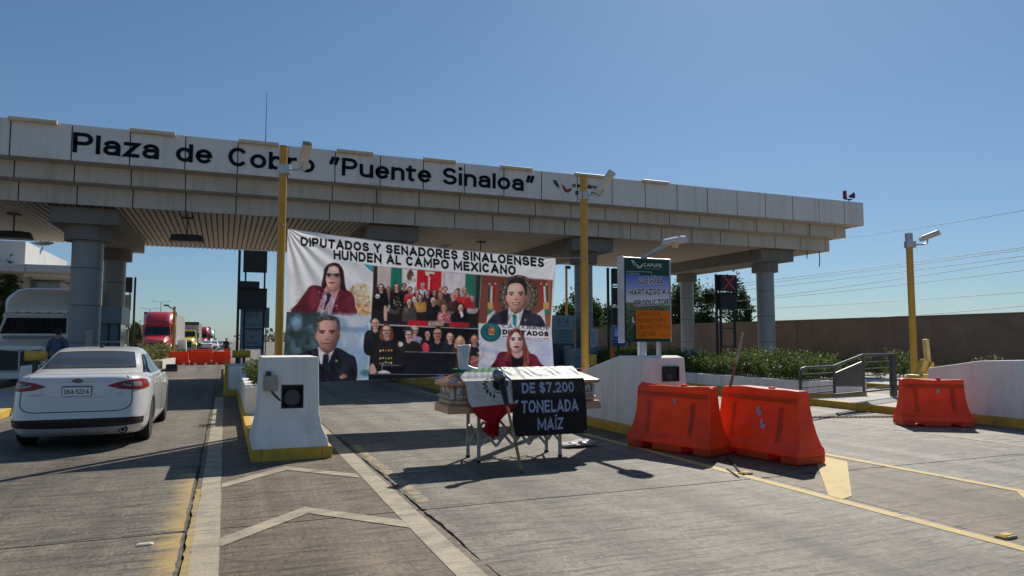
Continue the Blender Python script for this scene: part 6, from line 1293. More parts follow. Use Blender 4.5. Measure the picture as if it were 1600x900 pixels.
# (heights measured against the soffit)
Y1 = 27.0
X = lambda px, y: at(px, 450, y).x
Z = lambda px, py, y: at(px, py, y).z
signal_frame('tall black signal frame with stacked dark boxes rising behind the flared white block', X(373, Y1), X(416, Y1), Y1, Z(395, 392, Y1), [(X(379, Y1), X(416, Y1), Z(397, 426, Y1), Z(397, 392.5, Y1), 'box'), (X(375, Y1), X(405, Y1), Z(390, 452, Y1), Z(390, 440, Y1), 'box'), (X(375, Y1), X(417, Y1), Z(397, 484, Y1), Z(397, 451.5, Y1), 'hood')], lowframe=(Z(397, 542, Y1), Z(397, 486, Y1)))
Y2 = 27.4
signal_frame('black signal frame with pale cross bars standing behind the green sign edge', X(950, Y2), X(985, Y2), Y2, Z(960, 419, Y2), [(X(955, Y2), X(984, Y2), Z(960, 444, Y2), Z(960, 420, Y2), 'box'), (X(955, Y2), X(984, Y2), Z(960, 476, Y2), Z(960, 450, Y2), 'box'), (X(955, Y2), X(984, Y2), Z(960, 508, Y2), Z(960, 482, Y2), 'box')], slots=(Z(960, 447, Y2), Z(960, 479, Y2)))
Y3 = 26.2
signal_frame('black signal frame showing a red lit cross between two slim columns', X(1119, Y3), X(1148, Y3), Y3, Z(1130, 429, Y3), [(X(1121, Y3), X(1147, Y3), Z(1133, 455, Y3), Z(1133, 430, Y3), 'x'), (X(1120, Y3), X(1146.5, Y3), Z(1133, 483, Y3), Z(1133, 458, Y3), 'hood')], lowframe=(Z(1133, 542, Y3), Z(1133, 484, Y3)))
Y4 = 40.0
signal_frame('black signal frame seen from behind with four grey boards past the thick columns', X(211, Y4), X(190, Y4) , Y4, Z(205, 433, Y4), [(X(193, Y4), X(207, Y4), Z(200, 457, Y4), Z(200, 433.5, Y4), 'box'), (X(191, Y4), X(206, Y4), Z(200, 485, Y4), Z(200, 461, Y4), 'back'), (X(190, Y4), X(205, Y4), Z(200, 511, Y4), Z(200, 488, Y4), 'back'), (X(189, Y4), X(204, Y4), Z(200, 538, Y4), Z(200, 515, Y4), 'back')])

# ---------------------------------------------------------------- booths, number boards and small island furniture
m_board = mat('blue grey board', (0.2, 0.27, 0.31), 0.45, var=0.08, dirt=(0.28, 0.3, 0.3))
m_btext = mat('blue grey lettering', (0.09, 0.14, 0.17), 0.5)
def number_board(lab, xa, xb, y, z1, z2, num, z0):
    t = thing('number_board', lab, 'number board', ((xa + xb) / 2, y, z0), 'lane number boards')
    MB().box(xa, xb, y, y + 0.14, z1, z2).build('board', m_board, t, bevel=0.012)
    w = xb - xa; h = z2 - z1
    text_part(num, 'lettering', m_btext, t, (xa + w * 0.22, y - 0.003, z2 - 0.27 * min(h, 1.5) * 0.85), w * 0.55, 0.2, bold=0.03)
    MB().box(xa + 0.05, xb - 0.05, y - 0.006, y - 0.001, z1 + h * 0.58, z1 + h * 0.6).build('rule', m_btext, t)
    for k, (a, b_) in enumerate(((0.32, 0.74), (0.42, 0.62), (0.3, 0.76))): MB().box(xa + w * a, xa + w * b_, y - 0.006, y - 0.001, z1 + h * (0.44 - k * 0.15), z1 + h * (0.47 - k * 0.15)).build('text_line', m_btext, t)
    for x in (xa + 0.05, xb - 0.05): MB().box(x - 0.03, x + 0.03, y + 0.141, y + 0.2, z0, z2 - 0.05).build('post', m_steel, t)
    return t
Y5 = 28.3
number_board('pale blue board marked 074 low inside the tall black frame', X(377, Y5), X(413, Y5), Y5, Z(395, 546, Y5), Z(395, 481, Y5), '074', 0.155)
MB2 = thing('notice_panel', 'small blue notice panel beside the 074 board behind the yellow pole', 'notice', (X(418, Y5), Y5 + 0.5, 0.155))
MB().box(X(413.8, Y5), X(423, Y5), Y5 + 0.4, Y5 + 0.45, Z(418, 512, Y5), Z(418, 480, Y5)).build('panel', m_board, MB2, bevel=0.01)
MB().box(X(417, Y5), X(419, Y5), Y5 + 0.46, Y5 + 0.52, 0.155, Z(418, 482, Y5)).build('post', m_steel, MB2)
Y6 = 26.4
kx0, kx1 = X(863, Y6), X(896, Y6)
kb = thing('toll_booth', 'dark blue grey toll booth marked 074 between the banner and the centre pole', 'toll booth', ((kx0 + kx1) / 2, Y6 + 0.8, 0.155))
MB().box(kx0, kx1, Y6, Y6 + 1.9, 0.157, 1.45).build('booth_base', m_dark, kb, bevel=0.015)
MB().box(kx0 + 0.02, kx1 - 0.02, Y6 + 0.02, Y6 + 1.88, 1.452, 2.0).build('window', m_bglass, kb)
MB().box(kx0 - 0.01, kx1 + 0.01, Y6 - 0.02, Y6 + 1.92, 2.003, 2.62).build('header', m_board, kb, bevel=0.012)
text_part('074', 'lettering', m_btext, kb, (kx0 + 0.2, Y6 - 0.022, 2.28), (kx1 - kx0) * 0.55, 0.21, bold=0.03)
MB().box(kx0 + 0.2, kx0 + 0.75, Y6 - 0.026, Y6 - 0.021, 2.17, 2.2).build('text_line', m_btext, kb)
for k in range(3): MB().box(kx0 + 0.28, kx0 + 0.7, Y6 + 0.012, Y6 + 0.018, 1.85 - k * 0.15, 1.89 - k * 0.15).build('text_line', m_btext, kb)
MB().box(X(880, Y6), X(893, Y6), Y6 - 0.012, Y6 - 0.002, Z(886, 565, Y6), Z(886, 540, Y6)).build('notice', m_board, kb)
gw = thing('equipment_cabinet', 'low dark grey cabinet behind the yellow ticket machine', 'cabinet', (X(922, 25.2), 25.6, 0.155))
MB().box(X(897, 25.2), X(941, 25.2), 25.2, 26.1, 0.157, Z(918, 545, 25.2)).build('cabinet_body', m_board, gw, bevel=0.02)
ln_ = MB().box(X(897, 25.2), X(941, 25.2), 25.19, 25.199, 0.9, 0.92).build('seam', m_dark, gw)
wnb = thing('white_notice_board', 'white paper notice board standing behind the low grey cabinet', 'notice', (X(927, 27), 27.05, 0.155))
MB().box(X(921, 27), X(933.5, 27), 27.0, 27.04, Z(927, 543, 27), Z(927, 515, 27)).build('sheet', mat('pale notice paper', (0.5, 0.5, 0.5), 0.7), wnb)
for k in range(5): MB().box(X(923, 27), X(931, 27), 26.992, 26.998, Z(927, 520 + k * 4, 27), Z(927, 519 + k * 4, 27)).build('text_line', m_btext, wnb)
MB().box(X(926.5, 27), X(928, 27), 27.045, 27.08, 0.155, Z(927, 516, 27)).build('post', m_steel, wnb)
tm = thing('ticket_machine', 'bright yellow ticket machine next to the centre camera pole', 'ticket machine', (X(924, 21), 21, 0.155))
za_, zb2 = Z(924, 571, 21), Z(924, 554, 21)
MB().box(X(920, 21), X(931.5, 21), 21, 21.35, za_, zb2).build('machine_body', m_gate, tm, bevel=0.015)
MB().box(X(917.5, 21), X(920.5, 21), 21.05, 21.3, za_ + 0.12, zb2 - 0.06).build('side_hood', m_gate, tm, bevel=0.01)
MB().box(X(923, 21), X(929, 21), 21.05, 21.3, 0.157, za_).build('pedestal', m_dark, tm)
# blue toll tag sign with a car pictogram
Y7 = 24.0
bsn = thing('blue_car_sign', 'small blue lane sign with a white car symbol', 'sign', (X(966.5, Y7), Y7, 0.155))
ca = Art(955, 507, 979, 543, 10, (22, 78, 136))
ca.poly([(958, 509.5), (976, 510.5), (976, 531), (958, 530)], (30, 92, 152)); ca.line(957.6, 509.4, 957.6, 530, 0.8, (180, 200, 215)); ca.line(957.6, 509.4, 976.5, 510, 0.8, (180, 200, 215)); ca.line(957, 530.5, 977, 531.2, 0.8, (180, 200, 215))
ca.poly([(962, 519), (964, 515.5), (971, 515.5), (973.5, 519), (974.5, 524), (961, 524)], (214, 224, 232)); ca.poly([(963.6, 519), (965, 516.6), (970.4, 516.6), (972, 519)], (30, 92, 152)); ca.line(962, 525.2, 964, 525.2, 1.6, (214, 224, 232)); ca.line(971.5, 525.2, 973.5, 525.2, 1.6, (214, 224, 232))
ca.ell(963.5, 521.6, 0.8, 0.7, (30, 92, 152)); ca.ell(972, 521.6, 0.8, 0.7, (30, 92, 152)); ca.line(960.5, 524, 961.5, 513, 0.9, (214, 224, 232)); ca.line(961.5, 513, 970, 512.6, 0.9, (214, 224, 232))
for k in range(5): ca.line(960 + k * 3, 534.5, 961.6 + k * 3, 534.5, 1.2, (120, 156, 190))
def SP(px, py, y=Y7): v = at(px, py, y); return (v.x, v.z)
panel(ca, 957, 508.5, 977, 539.5, Y7, (80, 120), m_face, 'sign_face', bsn)
MB().box(X(956.6, Y7), X(977.4, Y7), Y7 + 0.004, Y7 + 0.05, Z(966, 540, Y7), Z(966, 508, Y7)).build('sign_plate', m_board, bsn, bevel=0.006)
MB().box(X(965, Y7), X(968.5, Y7), Y7 + 0.051, Y7 + 0.11, 0.157, Z(966, 510, Y7)).build('post', m_dark, bsn)
def guard(lab, xa, xb, y, z):
    t = thing('guard_rail', lab, 'guard rail', ((xa + xb) / 2, y, 0.155), 'yellow pipe guards')
    MB().cyl((xa, y, z), (xb, y, z), 0.13, n=18).build('pipe', m_kerb, t, auto=40)
    for x in (xa + 0.2, xb - 0.2): MB().cyl((x, y, 0.156), (x, y, z - 0.1), 0.045, n=14).build('post', m_dark, t, auto=40)
guard('thick yellow pipe guard beside the person and the white car roof', X(45, 21), X(77, 21), 21.0, Z(60, 556, 21))
guard('thick yellow pipe guard under the tall black frame', X(366, 26), X(394, 26), 26.0, Z(380, 553, 26))
guard('thick yellow pipe guard behind the green sign', X(975, 26), X(1035, 26), 27.2, Z(1000, 546, 27.2))
ob = thing('orange_post', 'short orange post next to the black frame and blue car sign', 'post', (X(956, 23), 23, 0.155))
MB().cyl((X(956, 23), 23, 0.157), (X(956, 23), 23, Z(956, 541, 23)), 0.1, 0.1, 16).build('post', mat('orange paint', (0.62, 0.16, 0.03), 0.5), ob, auto=40)
MB().cyl((X(956, 23), 23, Z(956, 541, 23) - 0.002), (X(956, 23), 23, Z(956, 541, 23) + 0.03), 0.085, 0.05, 16).build('cap', m_dark, ob, auto=40)
# glass booth behind the thick front column
gb = thing('toll_booth', 'glass toll booth with blue green panes behind the thick columns', 'toll booth', (X(172, 30.5), 31, 0.155))
bx0, bx1 = X(154, 30), X(191, 30)
MB().box(bx0, bx1, 30, 32, 0.157, 1.15).build('booth_base', m_board, gb, bevel=0.02)
for x in (bx0 + 0.04, (bx0 + bx1) / 2, bx1 - 0.04): MB().box(x - 0.04, x + 0.04, 30, 30.08, 1.152, 2.2).build('frame_post', m_dark, gb)
MB().box(bx0 + 0.06, bx1 - 0.06, 30.02, 31.9, 1.153, 2.19).build('window', m_bglass, gb)
MB().box(bx0 - 0.03, bx1 + 0.03, 29.9, 32.1, 2.202, 2.86).build('roof', m_board, gb, bevel=0.02)
MB().box(bx0 - 0.02, bx1 + 0.02, 29.96, 29.999, 1.5, 1.56).build('counter_rail', m_steel, gb)
cp = thing('concrete_post', 'pale square post at the foot of the thick front column', 'post', (X(142, 26), 26, 0.155))
MB().box(X(137, 26), X(147, 26), 26, 26.25, 0.157, Z(142, 515, 26)).build('post', mat('beige post', (0.42, 0.37, 0.3), 0.8), cp, bevel=0.01)
MB().box(X(136.5, 26), X(147.5, 26), 25.99, 26.26, Z(142, 515, 26) + 0.002, Z(142, 515, 26) + 0.03).build('cap', m_conc, cp)
cb = thing('equipment_cabinet', 'small grey cabinet at the foot of a slim column by the hedge', 'cabinet', (X(1087, 30), 30, 0.155))
MB().box(X(1079, 30), X(1095, 30), 30, 30.6, 0.157, Z(1087, 545, 30)).build('cabinet_body', m_board, cb, bevel=0.02)
MB().box(X(1080, 30), X(1094, 30), 29.97, 29.998, 0.3, Z(1087, 548, 30)).build('door', m_board, cb, bevel=0.005)
# distant yellow pole seen beside the banner
dp = thing('distant_lamp_post', 'slim yellow post seen between the banner and the slate column', 'lamp post', (at(885, 450, 41).x, 41, 0.1))
dpx = at(885, 450, 41).x; MB().cyl((dpx, 41, 0.1), (dpx, 41, at(885, 417, 41).z), 0.085, 0.075, 12).build('pole', m_ypole, dp, auto=40)
MB().box(dpx - 0.05, dpx + 0.28, 40.9, 41.1, at(885, 420, 41).z, at(885, 415, 41).z).build('lamp', m_dark, dp, bevel=0.02)

# ---------------------------------------------------------------- boundary wall and kerb beyond the lanes
wl = thing('boundary_wall', 'long tan concrete block wall with a yellow painted base behind the lanes', 'wall', (29.1, 60, -0.1))
ys = -30.0
while ys < 200:
    MB().box(29.0, 29.2, ys + 0.012, ys + 5.988, -0.15, 2.62).build('wall_bay', m_blockwall, wl)
    MB().box(28.975, 29.225, ys - 0.13, ys + 0.011, -0.15, 2.66).build('wall_pier', m_blockwall, wl)
    MB().box(28.96, 29.24, ys + 0.012, ys + 5.985, 2.622, 2.69).build('wall_coping', mat('wall coping', (0.2, 0.15, 0.12), 0.9), wl)
    ys += 6.0
MB().box(28.7, 28.955, -30, 200, -0.15, 0.52).build('painted_base', m_kerb, wl)

# ---------------------------------------------------------------- overhead cables
def cable(px0, py0, px1, py1, Xp, lab, r=0.016, sag=0.3):
    def on(px, py): d = _ray(px, py); return Vector((0, 0, EYE)) + d * (Xp / d.x)
    a, e = on(px0, py0), on(px1, py1); d = (e - a)
    s, q = a - d * 0.7, e + d * 0.6
    if (q.y - s.y) > 400: q = s + (q - s) * (400 / (q.y - s.y))
    pts = [s.lerp(q, k / 24) + Vector((0, 0, -sag * (1 - (2 * k / 24 - 1) ** 2) + sag * 0.9)) for k in range(25)]
    t = MB().tube(pts, r, 5).build('overhead_cable', m_black, loc=tuple(s)); tag(t, lab, 'cable', 'overhead cables')
cl = [(1599, 329, 1372, 366, 'topmost thin overhead cable, passing just under the canopy end'), (1599, 387, 1215, 437, 'upper cable of the close pair above the lone pole middle'), (1599, 390.5, 1215, 441, 'lower cable of the close pair above the lone pole middle'), (1599, 400.5, 1215, 448, 'overhead cable just below the close pair'), (1599, 407, 1215, 463, 'steepest overhead cable crossing the middle of the lone pole'), (1599, 423, 1215, 466, 'overhead cable in the middle of the open sky'), (1599, 457, 1210, 482, 'overhead cable well above the bare tree'), (1599, 478.5, 1380, 496, 'lowest overhead cable, passing the bare tree twigs')]
for a_ in cl: cable(*a_[:4], 44.0, a_[4])

# ---------------------------------------------------------------- plants
def leaves(P, n_, size, m, name, parent, droop=0.4, aspect=0.36):
    """P: (N,3) leaf positions; each leaf is a folded four-point blade"""
    N = len(P); d = rng.normal(size=(N, 3)); d[:, 2] = d[:, 2] * 0.6 + n_; d /= np.linalg.norm(d, axis=1)[:, None]
    r = rng.normal(size=(N, 3)); s = np.cross(d, r); s /= np.linalg.norm(s, axis=1)[:, None] + 1e-9
    L = (size * rng.uniform(0.6, 1.4, N))[:, None]; w = L * aspect; up = np.cross(s, d)
    v = np.stack([P, P + d * L * 0.5 + s * w * 0.5 + up * w * 0.2, P + d * L, P + d * L * 0.5 - s * w * 0.5 + up * w * 0.2], 1).reshape(-1, 3)
    off = np.array(LOC.get(parent.name, Vector((0, 0, 0)))); idx = np.arange(N * 4).reshape(N, 4)
    f = np.concatenate([idx[:, [0, 1, 2]], idx[:, [0, 2, 3]]])
    me = bpy.data.meshes.new(name); me.from_pydata((v - off).tolist(), [], f.tolist()); me.materials.append(m)
    o = bpy.data.objects.new(name, me); COL.objects.link(o); o.parent = parent; LOC[o.name] = Vector(off); return o
def shrub(x, y, z, h, r, n, lab, group, m=m_leaf, size=0.11, name='shrub'):
    t = thing(name, lab, 'shrub', (x, y, z), group)
    st_ = MB(); P = []
    k = max(7, int(n / 45))
    for i in range(k):
        a = rng.uniform(0, 2 * math.pi); rr = r * math.sqrt(rng.uniform(0.02, 1)); hh = h * rng.uniform(0.55, 1.12) * (1 - 0.3 * (rr / r) ** 2)
        e = Vector((x + rr * math.cos(a), y + rr * math.sin(a), z + hh)); b0 = Vector((x + rr * 0.3 * math.cos(a), y + rr * 0.3 * math.sin(a), z - 0.02))
        mid = b0.lerp(e, 0.5) + Vector((rng.normal() * 0.04, rng.normal() * 0.04, 0)); st_.tube([b0, mid, e], [0.009, 0.007, 0.003], 4)
        m_ = int(n / k); tq = rng.uniform(0.18, 1.0, m_) ** 0.8
        b_ = np.array(b0)[None] * (1 - tq[:, None]) + np.array(e)[None] * tq[:, None]; P.append(b_ + rng.normal(size=(m_, 3)) * (0.05 + 0.09 * r) * np.array([1, 1, 0.8]))
    st_.build('stem', m_bark, t, recalc=False); leaves(np.concatenate(P), 0.5, size, m, 'foliage', t)
    return t
ORD = ['first', 'second', 'third', 'fourth', 'fifth', 'sixth', 'seventh', 'eighth', 'ninth', 'tenth', 'eleventh', 'twelfth', 'thirteenth', 'fourteenth', 'fifteenth', 'sixteenth', 'seventeenth']
def scatter(protos, spots, labs):
    for i, (x, y, z, s) in enumerate(spots):
        p = protos[i % len(protos)]; o = p if i < len(protos) else copy_tree(p)
        place(o, (x, y, z), rng.uniform(0, 6.28), s); o['label'] = labs if isinstance(labs, str) else labs[i]
hz = [shrub(0, 0, 0, 0.78, 0.52, 760, 'x', 'shrubs of the hedge in the long planter') for _ in range(4)]
spots = []
for y in np.arange(14.3, 25.2, 0.72):
    for x in (14.1, 15.05): spots.append((x + rng.uniform(-0.1, 0.1), y + rng.uniform(-0.15, 0.15), 0.5, rng.uniform(0.72, 1.12)))
scatter(hz, spots, ['hedge shrub in the long planter, %s from its near end, %s row' % (ORD[k // 2], ('kerb side', 'wall side')[k % 2]) for k in range(len(spots))])
h2 = [shrub(0, 0, 0, 0.6, 0.36, 620, 'x', 'shrubs behind the flared crash block', size=0.09) for _ in range(2)]
scatter(h2, [(0.8, 15.4, 0.62, 1.0), (0.95, 16.3, 0.62, 0.9), (0.85, 17.4, 0.62, 0.85), (0.8, 18.8, 0.62, 0.8), (0.9, 20.3, 0.62, 0.8)], ['bright green bushy plant in the low planter, %s behind the flared crash block' % ORD[k] for k in range(5)])
h3 = [shrub(0, 0, 0, 0.7, 0.5, 420, 'x', 'shrubs of the middle planter') for _ in range(2)]
scatter(h3, [(7.0, 15.4 + 1.5 * k, 0.54, 0.75) for k in range(7)], ['low green shrub in the planter behind the printed banner, %s from its near end' % ORD[k] for k in range(7)])
h4 = [shrub(0, 0, 0, 1.0, 0.7, 500, 'x', 'shrubs on the far island', size=0.14) for _ in range(2)]
scatter(h4, [(20.9 + 1.2 * (k % 4) + rng.uniform(-.3, .3), 20 + 1.6 * (k // 4) + rng.uniform(-.3, .3), 0.15, rng.uniform(0.7, 1.1)) for k in range(14)], ['green shrub on the far island by the slim columns, row %s, %s from the lane' % (ORD[k // 4], ORD[k % 4]) for k in range(14)])
w1 = [shrub(0, 0, 0, 1.0, 0.55, 260, 'x', 'weeds along the block wall', m=m_weed, size=0.12, name='weed_plant') for _ in range(2)]
v1 = at(1562, 560, 16.5); scatter(w1, [(v1.x, 16.5, 0, 1.35), (at(1528, 560, 17).x, 17.2, 0, 0.8)], ['taller spiky weed growing before the block wall', 'short thin weed growing before the block wall'])
w2 = [shrub(0, 0, 0, 0.9, 0.8, 420, 'x', 'weeds on the far median', m=m_weed, size=0.2, name='weed_plant') for _ in range(3)]
scatter(w2, [(-4.3 + rng.uniform(-0.9, 0.5), 47 + 1.9 * k, 0.2, rng.uniform(0.8, 1.35)) for k in range(14)], ['yellowish weed clump on the median beyond the canopy, %s from the canopy' % ORD[k] for k in range(14)])

def tree(x, y, h, rx, ry, rz, n, size, lab, group, m=m_leaf2, z0=0.0, trunk=0.16, clumps=46):
    t = thing('tree', lab, 'tree', (x, y, z0), group)
    zc = z0 + h - rz; tr = MB(); tr.tube([(x, y, z0 - 0.1), (x + 0.1, y, z0 + (zc - z0) * 0.5), (x + 0.05, y + 0.1, zc)], [trunk, trunk * 0.8, trunk * 0.55], 9)
    P = []
    for i in range(clumps):
        d = rng.normal(size=3); d /= np.linalg.norm(d); q = rng.uniform(0.35, 1.05) ** 0.6; c = np.array([x, y, zc]) + d * np.array([rx, ry, rz]) * q
        c[2] = max(c[2], z0 + 0.5); tr.tube([(x + 0.05, y + 0.1, zc - rz * 0.3), tuple((np.array([x, y, zc - rz * 0.3]) + c) / 2 + rng.normal(size=3) * 0.15), tuple(c)], [trunk * 0.4, trunk * 0.2, trunk * 0.06], 5)
        m_ = int(n / clumps * rng.uniform(0.5, 1.5)); P.append(c + rng.normal(size=(m_, 3)) * np.array([rx, ry, rz]) * rng.uniform(0.1, 0.2))
    tr.build('trunk', m_bark, t, recalc=False); leaves(np.concatenate(P), 0.15, size, m, 'crown', t, aspect=0.5)
    return t
def tree_px(px, ytop, y, wpx, n, lab, group, zb=0.0, **k):
    n = int(n * 2.4)
    p = at(px, ytop, y); dep = y * (math.cos(YAW) + math.sin(YAW) * p.x / y); w = wpx * dep / FOC / 2; h = p.z - zb
    tree(p.x, y, h, w, w * 0.9, k.pop('rzf', 0.42) * h, n, k.pop('size', 0.36), lab, group, z0=zb, **k)
G = 'trees beyond the block wall'
tree_px(1078, 441, 62, 82, 4200, 'dense dark round tree behind the slim column and red cross', G)
tree_px(1150, 446, 66, 46, 1600, 'airy tree with reaching twigs to one side of the red cross frame', G, clumps=30)
tree_px(905, 462, 70, 66, 2600, 'broad bright green tree showing between the centre pole and the banner', G)
tree_px(945, 470, 82, 60, 1800, 'hazy green tree behind the black frame with pale bars', G, size=0.34)
tree_px(1010, 474, 88, 70, 1800, 'distant low tree hidden partly by the green sign', G, size=0.34)
tree_px(15, 424, 60, 46, 1500, 'green tree under the flat roof slab of the white building', None, size=0.3)
tree_px(150, 480, 70, 26, 800, 'yellowish bush glimpsed between the thick columns', None, m=m_weed, size=0.3)
tree_px(212, 506, 90, 20, 600, 'small far tree next to the red truck cab', None, size=0.35, m=m_weed)
tree_px(103, 444, 95, 12, 500, 'small dark tree above the white truck trailer', None, size=0.35)
bare = thing('bare_tree', 'leafless tree with fine twigs rising above the block wall', 'tree', (at(1480, 490, 40).x, 40, 0))
bx = at(1480, 490, 40).x; tw = MB(); tw.tube([(bx, 40, 0), (bx, 40, 1.6), (bx + 0.1, 40, 2.4)], [0.1, 0.07, 0.04], 7)
for k in range(16):
    a = rng.uniform(0, 6.28); l = rng.uniform(0.9, 2.0); p = Vector((bx + 0.05, 40, rng.uniform(1.7, 2.4))); e = p + Vector((math.cos(a) * l * 0.8, math.sin(a) * l * 0.8, l * 0.6)); m_ = p.lerp(e, 0.5) + Vector((0, 0, 0.12)); tw.tube([p, m_, e], [0.03, 0.018, 0.008], 4)
    for q in range(4):
        b_ = m_.lerp(e, q / 3.0); a2 = a + rng.uniform(-1.2, 1.2); tw.tube([b_, b_ + Vector((math.cos(a2) * 0.35, math.sin(a2) * 0.35, 0.32))], [0.01, 0.005], 3)
tw.build('branches', m_bark, bare, recalc=False)
# distant tree line along the road
tl = []
for k in range(160):
    a = rng.uniform(0, 1); c = np.array([rng.uniform(-260, -20), rng.uniform(320, 700), 0]); m_ = 60; hh = rng.uniform(3, 8); tl.append(c + np.abs(rng.normal(size=(m_, 3))) * 0 + rng.normal(size=(m_, 3)) * np.array([6, 4, hh * 0.3]) + np.array([0, 0, hh * 0.5]))
for k in range(160):
    c = np.array([rng.uniform(20, 420), rng.uniform(420, 700), 0]); m_ = 50; hh = rng.uniform(3, 8); tl.append(c + rng.normal(size=(m_, 3)) * np.array([7, 4, hh * 0.3]) + np.array([0, 0, hh * 0.5]))
tlp = thing('distant_trees', 'far off line of trees along the horizon', 'tree line', (0, 400, 0)); tlp['kind'] = 'stuff'
leaves(np.concatenate(tl), 0.2, 2.6, leaf_mat('far trees', (0.05, 0.07, 0.04), (0.1, 0.13, 0.08), 0.05), 'foliage', tlp, aspect=0.6)['kind'] = 'stuff'

# ---------------------------------------------------------------- white building beyond the truck lane
m_bwhite = mat('white building render', (0.52, 0.51, 0.49), 0.85, var=0.04, scale=0.6)
bd = thing('service_building', 'white flat roofed service building with a projecting slab and ribbed side windows', 'building', (-20, 66, 0))
MB().box(-36, -13.5, 60, 74.5, -0.1, 8.7).build('wall', m_bwhite, bd, bevel=0.03)
MB().box(-36, -9.7, 57.0, 71.0, 6.25, 6.78).build('roof_slab', mat('grey slab edge', (0.5, 0.5, 0.49), 0.7), bd, bevel=0.03)
for k in range(9): MB().box(-36 + k * 2.9, -36 + k * 2.9 + 0.03, 56.985, 56.999, 6.26, 6.77).build('slab_joint', m_dark, bd)
for k in range(5): MB().box(-13.2, -10.0, 58.5 + k * 2.4, 58.9 + k * 2.4, 6.05, 6.249).build('slab_beam', m_acp, bd)
MB().box(-13.49, -11.6, 62.0, 70, -0.1, 6.0).build('side_wing', m_bwhite, bd, bevel=0.02)
for k in range(5): MB().box(-11.59, -11.55, 63.0 + k * 0.75, 63.35 + k * 0.75, 4.3, 5.6).build('window', m_bglass, bd)
for k in range(3): MB().box(-11.59, -11.55, 67.4 + k * 0.75, 67.75 + k * 0.75, 4.3, 5.6).build('window', m_bglass, bd)
MB().box(-14.6, -11.62, 61.9, 61.99, 3.9, 5.9).build('glass_front', m_bglass, bd)
MB().cyl((-13.52, 66, 6.8), (-13.52, 66, 8.2), 0.03, n=6).build('downpipe', m_steel, bd)
ds = thing('satellite_dish', 'dark satellite dish on the white building roof edge', 'satellite dish', (-13.3, 65.5, 8.7))
MB().cyl((-13.6, 65.5, 8.69), (-13.6, 65.5, 9.0), 0.04, n=8).build('mast', m_dark, ds)
MB().rings([[(-13.5 + r * math.cos(t), 65.2 + 0.8 * r * math.sin(t) , 9.05 + dz + 0.25 * r * math.sin(t)) for t in [2 * math.pi * q / 18 for q in range(18)]] for r, dz in ((0.06, 0), (0.45, 0.05), (0.8, 0.18), (0.78, 0.2), (0.4, 0.08), (0.05, 0.03))]).build('dish', m_dark, ds, auto=40)
MB().bar((-13.5, 65.2, 9.1), (-12.9, 64.9, 9.5), 0.04, 0.04).build('feed_arm', m_dark, ds)

# ---------------------------------------------------------------- lorries
m_trk_w = mat('white truck paint', (0.86, 0.84, 0.78), 0.3, var=0.03, coat=0.5); m_trk_r = mat('red truck paint', (0.55, 0.03, 0.035), 0.3, var=0.05, coat=0.5); m_trk_y = mat('yellow truck paint', (0.7, 0.5, 0.05), 0.35, var=0.05, coat=0.4)
m_trl = mat('pale trailer side', (0.5, 0.47, 0.42), 0.6, var=0.08, scale=0.7, dirt=(0.3, 0.27, 0.22)); m_grille = mat('dark grille', (0.02, 0.021, 0.023), 0.4)
m_lamp = mat('headlight lens', (0.55, 0.57, 0.6), 0.15, spec=0.8)
def wheel(name, parent, x, y, r, w, s=1):
    t_ = MB().rings([[(x + q, y + rr * math.cos(t), r + rr * math.sin(t)) for t in [2 * math.pi * k / 28 for k in range(28)]] for q, rr in ((-w / 2, r * 0.6), (-w / 2, r * 0.93), (-w * 0.36, r), (w * 0.36, r), (w / 2, r * 0.93), (w / 2, r * 0.6))]).build(name, m_rubber, parent, auto=35)
    MB().rings([[(x + s * q, y + rr * math.cos(t), r + rr * math.sin(t)) for t in [2 * math.pi * k / 20 for k in range(20)]] for q, rr in ((w * 0.30, r * 0.6), (w * 0.42, r * 0.58), (w * 0.2, r * 0.3), (w * 0.38, r * 0.14))]).build('rim', m_steel, t_, auto=35)
    return t_
